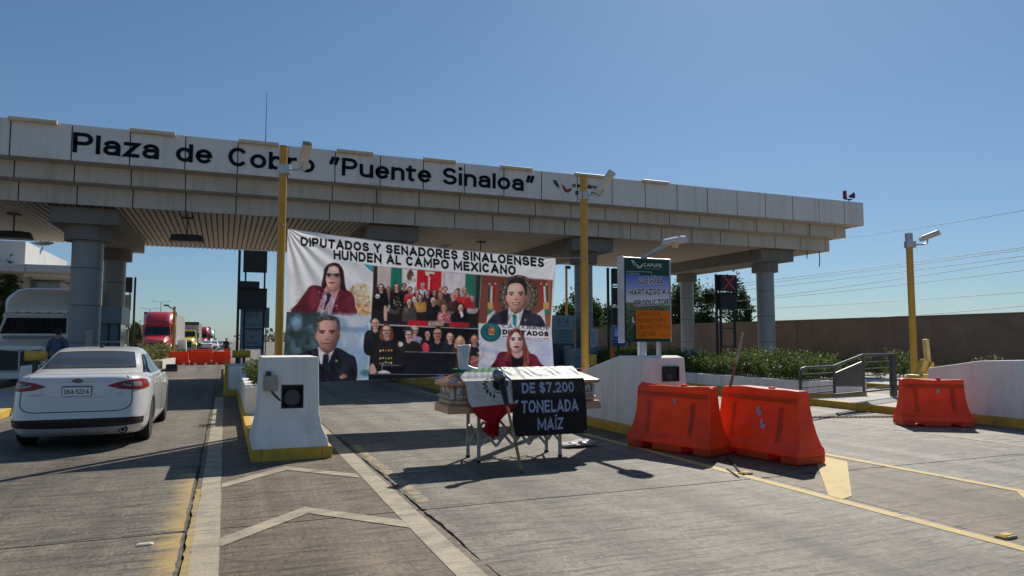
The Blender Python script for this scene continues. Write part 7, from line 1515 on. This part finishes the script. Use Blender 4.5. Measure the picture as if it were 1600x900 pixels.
def lorry(loc, lab, paint, fair=True, trailer=13.0, rz=0.0, mt=None, hoodz=1.0):
    t = thing('semi_truck', lab, 'truck', (0, 0, 0), 'lorries queueing in the truck lane')
    def rect(hw, z0, z1, y, r=0.12): return [(-hw, y, z0), (hw, y, z0), (hw, y, z1 - r), (hw - r, y, z1), (-hw + r, y, z1), (-hw, y, z1 - r)]
    MB().rings([rect(0.72, 0.55, 1.55, 0.0), rect(0.8, 0.55, 1.68, 0.18, 0.2), rect(0.95, 0.55, 1.85, 1.0, 0.22), rect(1.05, 0.55, 1.98, 1.75, 0.2)]).build('hood', paint, t, auto=40)
    for s in (-1, 1):
        MB().rings([[(s * (0.78 + a), y, z0), (s * 1.22, y, z0), (s * 1.22, y, z1 - 0.1), (s * 1.12, y, z1), (s * (0.78 + a), y, z1)] for y, a, z0, z1 in ((0.12, 0.0, 0.55, 1.05), (0.3, 0.0, 0.5, 1.2), (0.9, 0.08, 0.95, 1.32), (1.5, 0.15, 0.6, 1.3))]).build('fender', paint, t, auto=40)
        MB().add([(s * 0.8, 0.1, 0.78), (s * 1.2, 0.13, 0.78), (s * 1.2, 0.2, 1.08), (s * 0.86, 0.13, 1.02)], [(0, 1, 2, 3)]).build('headlight', m_lamp, t)
        MB().box(s * 1.3 - 0.1, s * 1.3 + 0.1, 1.75, 1.85, 1.85, 2.5).build('mirror', m_black, t, bevel=0.03)
        MB().bar((s * 1.0, 1.9, 2.4), (s * 1.3, 1.8, 2.4), 0.04, 0.04).build('mirror_arm', m_black, t)
        wheel('wheel', t, s * 1.02, 0.95, 0.5, 0.32, s)
        for y in (4.6, 5.9): wheel('wheel', t, s * 0.98, y, 0.5, 0.55, s)
        if trailer:
            for y in (trailer + 1.5, trailer + 2.8): wheel('wheel', t, s * 0.98, y, 0.5, 0.55, s)
        MB().add([(s * 1.066, 2.0, 2.02), (s * 1.066, 2.75, 2.02), (s * 0.99, 2.75, 2.68), (s * 0.995, 2.25, 2.68)], [(0, 1, 2, 3)]).build('side_window', m_glass, t)
    gr = MB().add([(-0.62, -0.012, 0.62), (0.62, -0.012, 0.62), (0.6, -0.008, 1.4), (-0.6, -0.008, 1.4)], [(0, 1, 2, 3)]).build('grille', m_grille, t)
    ge = MB(); 
    for p, q in (((-0.62, -0.02, 0.62), (-0.6, -0.02, 1.42)), ((0.62, -0.02, 0.62), (0.6, -0.02, 1.42)), ((-0.6, -0.02, 1.42), (0, -0.02, 1.36)), ((0.6, -0.02, 1.42), (0, -0.02, 1.36)), ((-0.62, -0.02, 0.62), (0.62, -0.02, 0.62)), ((0, -0.02, 0.62), (0, -0.02, 1.36))): ge.bar(p, q, 0.045, 0.03)
    ge.build('grille_trim', m_chrome, gr)
    for k in range(7): MB().box(-0.58, 0.58, -0.022, -0.013, 0.7 + k * 0.1, 0.72 + k * 0.1).build('grille_bar', m_dark, gr)
    MB().rings([[(-1.2, y, z0), (1.2, y, z0), (1.22, y, z1), (-1.22, y, z1)] for y, z0, z1 in ((-0.1, 0.32, 0.55), (0.0, 0.28, 0.6), (0.3, 0.28, 0.6))]).build('bumper', paint if fair else m_steel, t, bevel=0.03)
    MB().rings([[(-hw, y0, z), (hw, y0, z), (hw, 4.0, z), (-hw, 4.0, z)] for hw, y0, z in ((1.05, 1.7, 0.7), (1.06, 1.7, 1.98), (0.97, 2.22, 2.74), (0.9, 2.4, 2.88), (0.7, 2.6, 2.93))]).build('cab', paint, t, bevel=0.05)
    ws = MB(); ws.add([(-0.96, 1.73, 2.03), (0.96, 1.73, 2.03), (0.88, 2.17, 2.68), (-0.88, 2.17, 2.68)], [(0, 1, 2, 3)]); wso = ws.build('windshield', m_glass, t)
    MB().bar((0, 1.725, 2.03), (0, 2.165, 2.68), 0.03, 0.02).build('pillar', m_black, wso)
    MB().box(-0.8, 0.8, 2.1, 2.4, 2.755, 2.81).build('sun_visor', paint, t, bevel=0.02)
    for k in range(5): MB().box(-0.62 + k * 0.31 - 0.05, -0.62 + k * 0.31 + 0.05, 2.33, 2.42, 2.89, 2.93).build('marker_light', mat('amber marker', (0.6, 0.22, 0.03), 0.4), t)
    if fair:
        MB().rings([[(-hw, y, z0), (hw, y, z0), (hw, y, z1 - r), (hw - r * 0.7, y, z1 - r * 0.25), (hw * 0.5, y, z1), (-hw * 0.5, y, z1), (-hw + r * 0.7, y, z1 - r * 0.25), (-hw, y, z1 - r)] for y, hw, z0, z1, r in ((2.35, 0.9, 2.9, 3.02, 0.08), (2.55, 1.0, 2.9, 3.25, 0.25), (2.95, 1.12, 2.9, 3.68, 0.4), (3.4, 1.2, 2.86, 3.92, 0.42), (3.95, 1.25, 2.86, 4.02, 0.36))]).build('roof_fairing', paint, t, auto=50)
        MB().box(-1.2, 1.2, 3.0, 3.95, 0.7, 2.9).build('sleeper', paint, t, bevel=0.06)
    if trailer:
        tr_ = MB().box(-1.27, 1.27, 4.4, trailer + 4, 1.15, 4.0).build('trailer_box', mt or m_trl, t, bevel=0.03)
        for k in range(int(trailer / 1.2)): MB().box(1.271, 1.285, 5 + k * 1.2, 5.04 + k * 1.2, 1.2, 3.95).build('side_seam', m_conc, tr_)
        MB().box(-1.28, 1.28, 4.38, 4.399, 3.6, 4.01).build('header_board', m_dark, tr_)
        MB().box(-0.5, 0.5, 3.5, trailer + 3.8, 0.75, 1.149).build('chassis', m_black, t)
    place(t, loc, rz); return t
lorry((at(31, 545, 28.5).x, 28.5, 0), 'big white long nosed truck with tall roof fairing stopped beside the thick columns', m_trk_w, trailer=11, mt=m_trk_w).scale = (1.06, 1.0, 0.9)
lorry((at(241, 560, 64).x, 64, 0), 'bright red truck with pale trailer leading the queue on the far median side', m_trk_r, trailer=15)
lorry((at(291, 540, 100).x, 100, 0), 'yellow truck behind the first red truck and its trailer', m_trk_y, fair=False, trailer=14, mt=m_trl)
lorry((at(314, 540, 138).x, 138, 0), 'far red truck behind the yellow one', m_trk_r, trailer=12, mt=m_dark)
lorry((at(325, 540, 185).x, 185, 0), 'farthest white truck in the queue, above the small white cars', m_trk_w, trailer=12, mt=m_trk_w)

# ---------------------------------------------------------------- the white saloon car
m_car = mat('white car paint', (0.72, 0.705, 0.68), 0.25, var=0.015, coat=0.8, spec=0.5)
m_tail = mat('red tail light', (0.3, 0.008, 0.012), 0.25, spec=0.4); m_clear = mat('clear lamp lens', (0.34, 0.28, 0.28), 0.25, spec=0.5)
m_trim = mat('black bumper trim', (0.015, 0.015, 0.017), 0.5); m_seam = mat('panel gap', (0.02, 0.02, 0.022), 0.8); m_lowb = mat('grey lower bumper', (0.42, 0.43, 0.43), 0.45)
ZL = np.array([0.20, 0.26, 0.34, 0.45, 0.6, 0.75, 0.86, 0.94, 1.0, 1.04, 1.075, 1.09])
HW = np.array([0.85, 0.885, 0.905, 0.915, 0.918, 0.915, 0.905, 0.89, 0.865, 0.83, 0.79, 0.72])
TY = np.array([0.22, 0.09, 0.03, 0.0, 0.045, 0.085, 0.11, 0.12, 0.13, 0.145, 0.2, 0.34])
FY = np.array([4.55, 4.68, 4.76, 4.80, 4.82, 4.78, 4.62, 4.35, 3.9, 3.6, 3.4, 3.2])
ZC = np.array([0.99, 1.05, 1.095, 1.185, 1.3, 1.38, 1.43, 1.46, 1.475, 1.48])
CW = np.array([0.83, 0.815, 0.79, 0.735, 0.685, 0.645, 0.605, 0.55, 0.45, 0.25]); CT = np.array([0.36, 0.42, 0.52, 1.0, 1.28, 1.53, 1.75, 1.95, 2.15, 2.4]); CF = np.array([3.95, 3.8, 3.68, 3.4, 3.1, 2.88, 2.72, 2.62, 2.55, 2.5])
def smooth_interp(z, Zs, A):
    return 0.25 * np.interp(z - 0.012, Zs, A) + 0.5 * np.interp(z, Zs, A) + 0.25 * np.interp(z + 0.012, Zs, A)
def lowp(z): return [float(smooth_interp(z, ZL, a)) for a in (HW, TY, FY)] + [6.2]
def cabp(z): return [float(smooth_interp(z, ZC, a)) for a in (CW, CT, CF)] + [4.2]
def ring_of(fn, z, n=72):
    hw, ty, fy, e = fn(z); yc, ly = (ty + fy) / 2, (fy - ty) / 2; q = []
    for k in range(n):
        t = 2 * math.pi * k / n; c, s = math.cos(t), math.sin(t)
        q.append((hw * math.copysign(abs(c) ** (2 / e), c), yc + ly * math.copysign(abs(s) ** (2 / e), s), z))
    return q
def rear(fn, s, z, off=0.0):
    hw, ty, fy, e = fn(z); yc, ly = (ty + fy) / 2, (fy - ty) / 2
    y = yc - ly * (1 - min(1, abs(s)) ** e) ** (1 / e); p = Vector((hw * s, y, z))
    if off:
        d = 0.01; a = rear(fn, min(0.9999, s + d), z) - rear(fn, max(-0.9999, s - d), z); b_ = rear(fn, s, z + d) - rear(fn, s, z - d); nn = a.cross(b_).normalized()
        p = p + nn * off
    return p
def side(fn, q, z, sg, off=0.0):
    hw, ty, fy, e = fn(z); yc, ly = (ty + fy) / 2, (fy - ty) / 2; y = yc + ly * q; x = hw * (1 - abs(q) ** e) ** (1 / e)
    return Vector((sg * (x + off), y, z))
def rpatch(fn, s0, s1, zl, zu, n=24, m=10, off=0.006):
    pts = []
    for j in range(m + 1):
        row = []
        for i in range(n + 1):
            s = s0 + (s1 - s0) * i / n; a, b_ = (zl(s) if callable(zl) else zl), (zu(s) if callable(zu) else zu); row.append(rear(fn, s, a + (b_ - a) * j / m, off))
        pts.append(row)
    return MB().grid(pts)
def car(loc, rz, lab, paint, group=None, detail=True, name='sedan_car'):
    t = thing(name, lab, 'car', (0, 0, 0), group)
    zs = np.linspace(0.2, 1.09, 40 if detail else 14)
    body = MB().rings([ring_of(lowp, z, 96 if detail else 40) for z in zs]).build('body', paint, t, smooth=True)
    if detail:
        c_ = MB()
        for y in (1.08, 3.86):
            for s in (-1, 1): c_.cyl((s * 0.66, y, 0.345), (s * 1.1, y, 0.345), 0.365, n=40)
        co = c_.build('arch_cutter', m_trim); md = body.modifiers.new('arch', 'BOOLEAN'); md.object = co; md.operation = 'DIFFERENCE'; md.solver = 'EXACT'
        dg = bpy.context.evaluated_depsgraph_get(); me = bpy.data.meshes.new_from_object(body.evaluated_get(dg)); body.modifiers.clear(); body.data = me; bpy.data.objects.remove(co)
        me.set_sharp_from_angle(angle=R(35))
    MB().rings([ring_of(cabp, z, 96 if detail else 40) for z in np.linspace(0.99, 1.48, 30 if detail else 10)]).build('cabin', paint, t, smooth=True)
    MB().prism([(-0.7, 0.5), (0.7, 0.5), (0.7, 4.3), (-0.7, 4.3)], 0.17, 0.4).build('underbody', m_black, t)
    rpatch(cabp, -0.86, 0.86, lambda s: 1.155 - 0.012 * abs(s) ** 4, lambda s: 1.41 - 0.03 * abs(s) ** 3, 30, 14, 0.005).build('rear_window', mat('tinted car glass', (0.05, 0.053, 0.057), 0.1, var=0.25, spec=0.6, scale=1.5), t, smooth=True)
    for sg_ in (-1, 1):
        for q0, q1 in ((-0.70, -0.05), (-0.02, 0.56)):
            rows = []
            for j in range(9):
                z = 1.06 + 0.29 * j / 8; u = j / 8; a = q0 + (0.10 * u if q0 < -0.5 else 0); e = q1 - (0.16 * u if q1 > 0.4 else 0); rows.append([side(cabp, a + (e - a) * i / 14, z, sg_, 0.006) for i in range(15)])
            MB().grid(rows).build('side_window', m_glass, t, smooth=True)
        for y in (1.08, 3.86): wheel('wheel', t, sg_ * 0.785, y, 0.335, 0.21, sg_)
        m_ = MB().rings([[(sg_ * x, 3.12 + dy, 1.06 + dz) for dy, dz in ((-0.0, -0.07), (-0.03, -0.07), (-0.05, 0), (-0.03, 0.075), (0.05, 0.075), (0.1, 0.0), (0.05, -0.07))] for x in (0.92, 0.95, 1.08, 1.12)]).build('mirror', m_black, t, bevel=0.015)
        MB().bar((sg_ * 0.8, 3.15, 1.0), (sg_ * 0.95, 3.13, 1.03), 0.06, 0.04).build('mirror_arm', m_black, t)
        a0, a1 = (0.44, 0.972)
        xs = [0.44, 0.6, 0.8, 0.93, 0.972]
        zu = lambda s: float(np.interp(abs(s), xs, [0.925, 0.972, 1.0, 1.005, 0.985])); zl = lambda s: float(np.interp(abs(s), xs, [0.915, 0.872, 0.852, 0.855, 0.875]))
        tl_ = rpatch(lowp, sg_ * a0, sg_ * a1, zl, zu, 24, 8, 0.008).build('tail_light', m_tail, t, smooth=True)
        if detail:
            zu2 = lambda s: float(np.interp(abs(s), [0.64, 0.74, 0.9], [0.94, 0.97, 0.972])); zl2 = lambda s: float(np.interp(abs(s), [0.64, 0.74, 0.9], [0.93, 0.9, 0.898]))
            rpatch(lowp, sg_ * 0.64, sg_ * 0.775, zl2, zu2, 10, 5, 0.011).build('clear_lens', m_clear, tl_, smooth=True); rpatch(lowp, sg_ * 0.79, sg_ * 0.9, zl2, zu2, 10, 5, 0.011).build('clear_lens', m_clear, tl_, smooth=True)
            rpatch(lowp, sg_ * 0.69, sg_ * 0.76, 0.935, 0.958, 6, 3, 0.013).build('bulb_shade', m_dark, tl_)
            rpatch(lowp, sg_ * 0.74, sg_ * 0.9, 0.405, 0.425, 8, 2, 0.011).build('reflector', mat('dark red reflector', (0.16, 0.015, 0.02), 0.3), t)
    rpatch(lowp, -0.93, 0.93, lambda s: 0.33 + 0.02 * abs(s) ** 2, lambda s: 0.462 - 0.03 * abs(s) ** 6, 40, 6, 0.006).build('bumper_trim', m_trim, t, smooth=True)
    if detail:
        rpatch(lowp, -0.72, 0.72, 0.225, 0.33, 30, 5, 0.005).build('lower_bumper', m_lowb, t, smooth=True)
        pth = [rear(lowp, s, z, 0.001) for s, z in [(-0.775, 0.86), (-0.775, 0.7), (-0.76, 0.64), (-0.70, 0.585), (-0.62, 0.565)]] + [rear(lowp, s, 0.56, 0.001) for s in np.linspace(-0.55, 0.55, 15)] + [rear(lowp, s, z, 0.001) for s, z in [(0.62, 0.565), (0.70, 0.585), (0.76, 0.64), (0.775, 0.7), (0.775, 0.86)]]
        MB().tube(pth, 0.0065, 6).build('boot_lid_gap', m_seam, t)
        for sg_ in (-1, 1): MB().tube([rear(lowp, sg_ * s, z, 0.002) for s, z in [(0.775, 1.03), (0.775, 1.06)]] , 0.005, 6).build('boot_lid_gap', m_seam, t)
        MB().tube([rear(lowp, s, z, 0.0) for s, z in [(-0.56, 0.905), (-0.5, 0.86), (-0.42, 0.79), (-0.34, 0.765), (-0.2, 0.755), (0.2, 0.755), (0.34, 0.765), (0.42, 0.79), (0.5, 0.86), (0.56, 0.905)]], 0.009, 6).build('plate_recess_edge', paint, t, smooth=True)
        MB().tube([rear(lowp, s, 0.985 - 0.01 * abs(s), -0.003) for s in np.linspace(-0.46, 0.46, 13)], 0.009, 6).build('boot_crease', paint, t, smooth=True)
        p = rear(lowp, 0.0, 0.845); y0 = p.y - 0.016
        pl = MB().box(-0.19, 0.19, y0, y0 + 0.02, 0.765, 0.925).build('number_plate', mat('plate frame', (0.13, 0.045, 0.045), 0.5), t, bevel=0.006)
        MB().box(-0.18, 0.18, y0 - 0.004, y0 - 0.001, 0.782, 0.908).build('plate_face', mat('plate white', (0.8, 0.79, 0.76), 0.5), pl)
        text_part('DKA-522-A', 'lettering', m_navy, pl, (-0.155, y0 - 0.0045, 0.812), 0.31, 0.066, bold=0.0, depth=0.002)
        p = rear(lowp, 0.0, 1.0); y0 = p.y - 0.006
        em = MB().rings([[(a * math.cos(q), y0 + dy, 1.0 + b_ * math.sin(q)) for q in [2 * math.pi * k / 28 for k in range(28)]] for a, b_, dy in ((0.078, 0.033, 0.008), (0.078, 0.033, 0.0), (0.07, 0.027, -0.004))]).build('badge', m_chrome, t, auto=40)
        MB().rings([[(a * math.cos(q), y0 - 0.0045 + dy, 1.0 + b_ * math.sin(q)) for q in [2 * math.pi * k / 28 for k in range(28)]] for a, b_, dy in ((0.068, 0.026, 0.0), (0.067, 0.025, -0.002))]).build('badge_face', mat('dark blue badge', (0.012, 0.025, 0.08), 0.25), em, auto=40)
        text_part('Ford', 'lettering', m_chrome, em, (-0.04, y0 - 0.0075, 0.988), 0.08, 0.026, bold=0.0, depth=0.001)
        for xa, w_, s_ in ((-0.62, 0.2, 'FUSION'), (0.5, 0.1, 'SE')):
            q = rear(lowp, (xa + w_ / 2) / 0.91, 0.80, 0.003); text_part(s_, 'lettering', m_chrome, t, (xa, q.y - 0.004, 0.79), w_, 0.024, bold=0.01, depth=0.002)
        for sg_ in (1,):
            q = rear(lowp, sg_ * 0.68, 0.285, 0.0); MB().cyl((sg_ * 0.61, q.y - 0.02, 0.28), (sg_ * 0.61, q.y + 0.12, 0.28), 0.062, n=20).build('exhaust_surround', m_trim, t, auto=40)
            MB().cyl((sg_ * 0.61, q.y - 0.035, 0.278), (sg_ * 0.61, q.y + 0.1, 0.278), 0.038, n=16).build('exhaust_pipe', m_steel, t, auto=40); MB().cyl((sg_ * 0.61, q.y - 0.037, 0.278), (sg_ * 0.61, q.y - 0.0352, 0.278), 0.03, n=16).build('pipe_bore', m_black, t)
        MB().rings([[(a, 2.06 + yy, z) for a, yy in ((-w_, 0), (w_, 0), (w_ * 0.6, l), (-w_ * 0.6, l))] for w_, l, z in ((0.035, 0.16, 1.462), (0.02, 0.12, 1.49), (0.008, 0.05, 1.505))]).build('roof_antenna', m_black, t)
        # door shut lines and handles
        for sg_ in (-1, 1):
            for q in (-0.52, 0.02, 0.5): MB().tube([side(lowp, q, z, sg_, 0.0) for z in np.linspace(0.35, 1.0, 8)], 0.005, 6).build('door_gap', m_seam, t)
            for q in (-0.38, 0.14): MB().bar(side(lowp, q, 0.88, sg_, 0.018), side(lowp, q + 0.08, 0.885, sg_, 0.018), 0.022, 0.03).build('door_handle', paint, t, bevel=0.006)
            MB().tube([side(cabp, q, 1.045, sg_, 0.008) for q in np.linspace(-0.72, 0.55, 20)], 0.008, 6).build('window_trim', m_black, t)
    else:
        ff = MB().grid([[(-0.62, 3.82, 1.03), (0.62, 3.82, 1.03)], [(-0.52, 2.95, 1.37), (0.52, 2.95, 1.37)]]).build('windshield', m_glass, t)
        for sg_ in (-1, 1): MB().box(sg_ * 0.7 - 0.15, sg_ * 0.7 + 0.15, 4.55, 4.72, 0.68, 0.78).build('headlight', m_lamp, t)
        MB().box(-0.5, 0.5, 4.7, 4.84, 0.42, 0.62).build('grille', m_grille, t)
    place(t, loc, rz); return t
car((-1.97, 11.85, 0.003), R(-0.5), 'white saloon car seen from behind driving into the toll lane with red tail lights', m_car)
fc = car((0, 0, 0), 0, 'x', m_car, 'cars in the far traffic', detail=False, name='distant_car')
fcs = [(333, 118, 'white car close behind the far orange barriers'), (322, 112, 'white car next to the far red truck'), (346, 140, 'white car at the kerb end of the far traffic'), (338, 176, 'small distant pale car in the middle of the far traffic'), (329, 215, 'tiny pale car far down the road'), (344, 235, 'tiny pale car at the end of the visible traffic'), (351, 128, 'white car on the kerb side behind the small distant red barrier'), (340, 150, 'white car between the two nearest rows of the far traffic'), (347, 190, 'pale car behind the standing figure far down the road')]
for i, (px, y, lab) in enumerate(fcs):
    o = fc if i == 0 else copy_tree(fc); place(o, (at(px, 540, y).x, y, 0.0), math.pi if i % 2 == 0 else 0.02); o['label'] = lab
# street lights far away
def street_lamp(px, yb, ytop, y, lab, arm, wood=False):
    p = at(px, 530, y); zt_ = at(px, ytop, y).z; t = thing('street_lamp', lab, 'street lamp', (p.x, y, 0), 'lamp posts along the far road')
    MB().cyl((p.x, y, -0.1), (p.x, y, zt_), 0.12 if wood else 0.14, 0.09 if wood else 0.1, 10).build('pole', m_ypole if wood else m_steel, t, auto=40)
    b = MB()
    for a in arm: b.bar((p.x, y, zt_ - 0.25), (p.x + a, y, zt_ + 0.1), 0.09, 0.09)
    b.build('arm', m_steel, t)
    for a in arm: hl = 0.18 if wood else 0.35; MB().box(p.x + a - hl, p.x + a + hl, y - 0.12, y + 0.12, zt_ + 0.02, zt_ + 0.14).build('lamp_head', m_conc, t, bevel=0.03)
street_lamp(271, 553, 479, 58, 'yellowish lamp pole with a short arm beside the red truck trailer', (-0.55,), True)
street_lamp(249.5, 520, 471, 230, 'tall double armed street lamp above the red truck', (-2.2, 2.2))
street_lamp(232.5, 520, 482, 250, 'lower double armed street lamp above the red truck cab', (-2.2, 2.2))
street_lamp(251, 520, 490, 300, 'smallest street lamp above the red truck roof', (-2.4, 2.4))
# median beyond the canopy
md_ = MB(); mx = [(-5.6, 44.01), (-3.3, 44.01), (-3.0, 49.5), (-3.1, 75), (-5.8, 75)]
mo = MB().prism(mx, -0.05, 0.24).build('median', m_soil, kind='structure'); LOC['median'] = Vector((0, 0, 0))
k_ = MB()
for i in range(1, 4): 
    a, e = mx[i], mx[(i + 1) % 5] if i < 3 else mx[3]
for a, e in ((mx[1], mx[2]), (mx[2], mx[3]), (mx[0], mx[1])): k_.bar((a[0], a[1], 0.2), (e[0], e[1], 0.2), 0.25, 0.5)
k_.build('kerb', mat('white and yellow kerb', (0.62, 0.6, 0.55), 0.85, dirt=(0.6, 0.4, 0.08), dscale=0.7, damt=0.9), mo)  # white kerb with yellow patches, the kerb's own colours
wb = thing('white_post_block', 'white concrete block beside the yellowish lamp pole', 'concrete block', (at(281, 555, 72).x, 72, 0))
xx = at(281, 555, 72).x; MB().rings([ringxy(xx - 0.55, xx + 0.55, 71.4, 72.6, 0.0), ringxy(xx - 0.5, xx + 0.5, 71.45, 72.55, 1.5), ringxy(xx - 0.42, xx + 0.42, 71.5, 72.5, 1.6)]).build('block_body', m_white, wb)

# ---------------------------------------------------------------- people
m_skin = mat('skin', (0.35, 0.2, 0.13), 0.6, var=0.05); m_hair = mat('dark hair', (0.015, 0.012, 0.01), 0.7, var=0.2, scale=30); m_shirt = mat('blue shirt cloth', (0.07, 0.1, 0.16), 0.85, var=0.12, scale=9); m_trou = mat('dark trousers', (0.03, 0.035, 0.05), 0.9); m_shoe = mat('black shoes', (0.012, 0.012, 0.012), 0.5)
def skinned(name, verts, edges, radii, m, parent, sub=2):
    me = bpy.data.meshes.new(name); me.from_pydata(verts, edges, []); me.materials.append(m)
    o = bpy.data.objects.new(name, me); COL.objects.link(o); o.parent = parent
    s = o.modifiers.new('skin', 'SKIN'); s.use_smooth_shade = True
    if not me.skin_vertices: me.skin_vertices.new()
    for i, r in enumerate(radii): me.skin_vertices[0].data[i].radius = (r, r) if not isinstance(r, tuple) else r
    me.skin_vertices[0].data[0].use_root = True
    o.modifiers.new('sub', 'SUBSURF').levels = sub; o.modifiers['sub'].render_levels = sub
    return o
def person(loc, rz, lab, shirt):
    t = thing('person', lab, 'person', (0, 0, 0))
    V = [(0, 0, 0.96), (0, 0.01, 1.12), (0, 0.01, 1.3), (0, 0, 1.44), (0, -0.01, 1.53), (0, -0.02, 1.6), (0, -0.02, 1.68)]; Ed = [(i, i + 1) for i in range(6)]; Rd = [0.13, 0.125, 0.14, 0.1, 0.055, 0.075, 0.07]
    def ch(start, pts, rs):
        p = start
        for q, r in zip(pts, rs): V.append(q); Rd.append(r); Ed.append((p, len(V) - 1)); p = len(V) - 1
        return p
    for s in (-1, 1):
        w = ch(3, [(s * 0.17, 0, 1.4), (s * 0.23, 0.02, 1.14), (s * 0.235, -0.08, 0.92), (s * 0.23, -0.11, 0.86)], [0.06, 0.045, 0.032, 0.034])
        for k in range(4): ch(w, [(s * 0.23, -0.13 + k * 0.022 - 0.01, 0.81 - 0.004 * abs(k - 1.5)), (s * 0.222, -0.135 + k * 0.022, 0.775), (s * 0.21, -0.13 + k * 0.022, 0.755)], [0.0095, 0.009, 0.008])
        ch(w, [(s * 0.215, -0.145, 0.84), (s * 0.205, -0.155, 0.81)], [0.011, 0.009])
        a = ch(0, [(s * 0.1, 0, 0.9), (s * 0.11, -0.01, 0.5), (s * 0.115, 0.02, 0.1), (s * 0.12, -0.1, 0.05)], [0.09, 0.06, 0.042, 0.04])
    skinned('body', V, Ed, Rd, m_skin, t)
    sv = [(0, 0, 0.9), (0, 0.01, 1.12), (0, 0.01, 1.32), (0, 0, 1.45)]; se = [(0, 1), (1, 2), (2, 3)]; sr = [0.165, 0.16, 0.17, 0.1]
    for s in (-1, 1): n0 = len(sv); sv += [(s * 0.18, 0, 1.41), (s * 0.24, 0.02, 1.2), (s * 0.245, 0.01, 1.1)]; se += [(3, n0), (n0, n0 + 1), (n0 + 1, n0 + 2)]; sr += [0.075, 0.068, 0.07]
    skinned('shirt', sv, se, sr, shirt, t)
    tv = [(0, 0, 0.97)]; te = []; tr_ = [0.15]
    for s in (-1, 1): n0 = len(tv); tv += [(s * 0.1, 0, 0.88), (s * 0.11, -0.01, 0.5), (s * 0.115, 0.02, 0.09)]; te += [(0, n0), (n0, n0 + 1), (n0 + 1, n0 + 2)]; tr_ += [0.105, 0.075, 0.062]
    skinned('trousers', tv, te, tr_, m_trou, t)
    for s in (-1, 1):
        MB().rings([[(s * 0.12 + w * math.cos(q), -0.03 + y, max(0.006, 0.045 + h * math.sin(q))) for q in [2 * math.pi * k / 12 for k in range(12)]] for y, w, h in ((0.09, 0.03, 0.035), (0.06, 0.045, 0.055), (-0.05, 0.05, 0.045), (-0.14, 0.045, 0.035), (-0.18, 0.02, 0.02))]).build('shoe', m_shoe, t, smooth=True)
        MB().sphere((s * 0.078, -0.01, 1.625), 0.026, 8, 6, 1.3, 0.5).build('ear', m_skin, t, smooth=True)
        MB().sphere((s * 0.032, -0.088, 1.645), 0.011, 8, 6).build('eye', mat('eye', (0.03, 0.02, 0.02), 0.2), t, smooth=True)
    MB().rings([[(a * 0.014, -0.085 - d, z) for a, d in ((-1, 0), (1, 0), (0, dd))] for z, dd in ((1.655, 0.006), (1.615, 0.026), (1.605, 0.012))]).build('nose', m_skin, t, smooth=True)
    MB().sphere((0, -0.088, 1.58), 0.02, 10, 6, 0.35, 1.1, 0.4).build('mouth', mat('lips', (0.25, 0.09, 0.08), 0.5), t, smooth=True)
    MB().sphere((0, 0.008, 1.675), 0.095, 16, 10, 0.95, 0.88, 0.95).build('hair', m_hair, t, smooth=True)
    place(t, loc, rz); return t
person((at(91, 530, 23.2).x, 23.2, 0.156), math.pi * 0.92, 'person in a blue shirt seen from behind between the white truck and white car', m_shirt)
person((at(353.5, 545, 66).x, 66, 0.0), 0.3, 'tiny dark figure of a person standing at the far red barrier', m_trou)
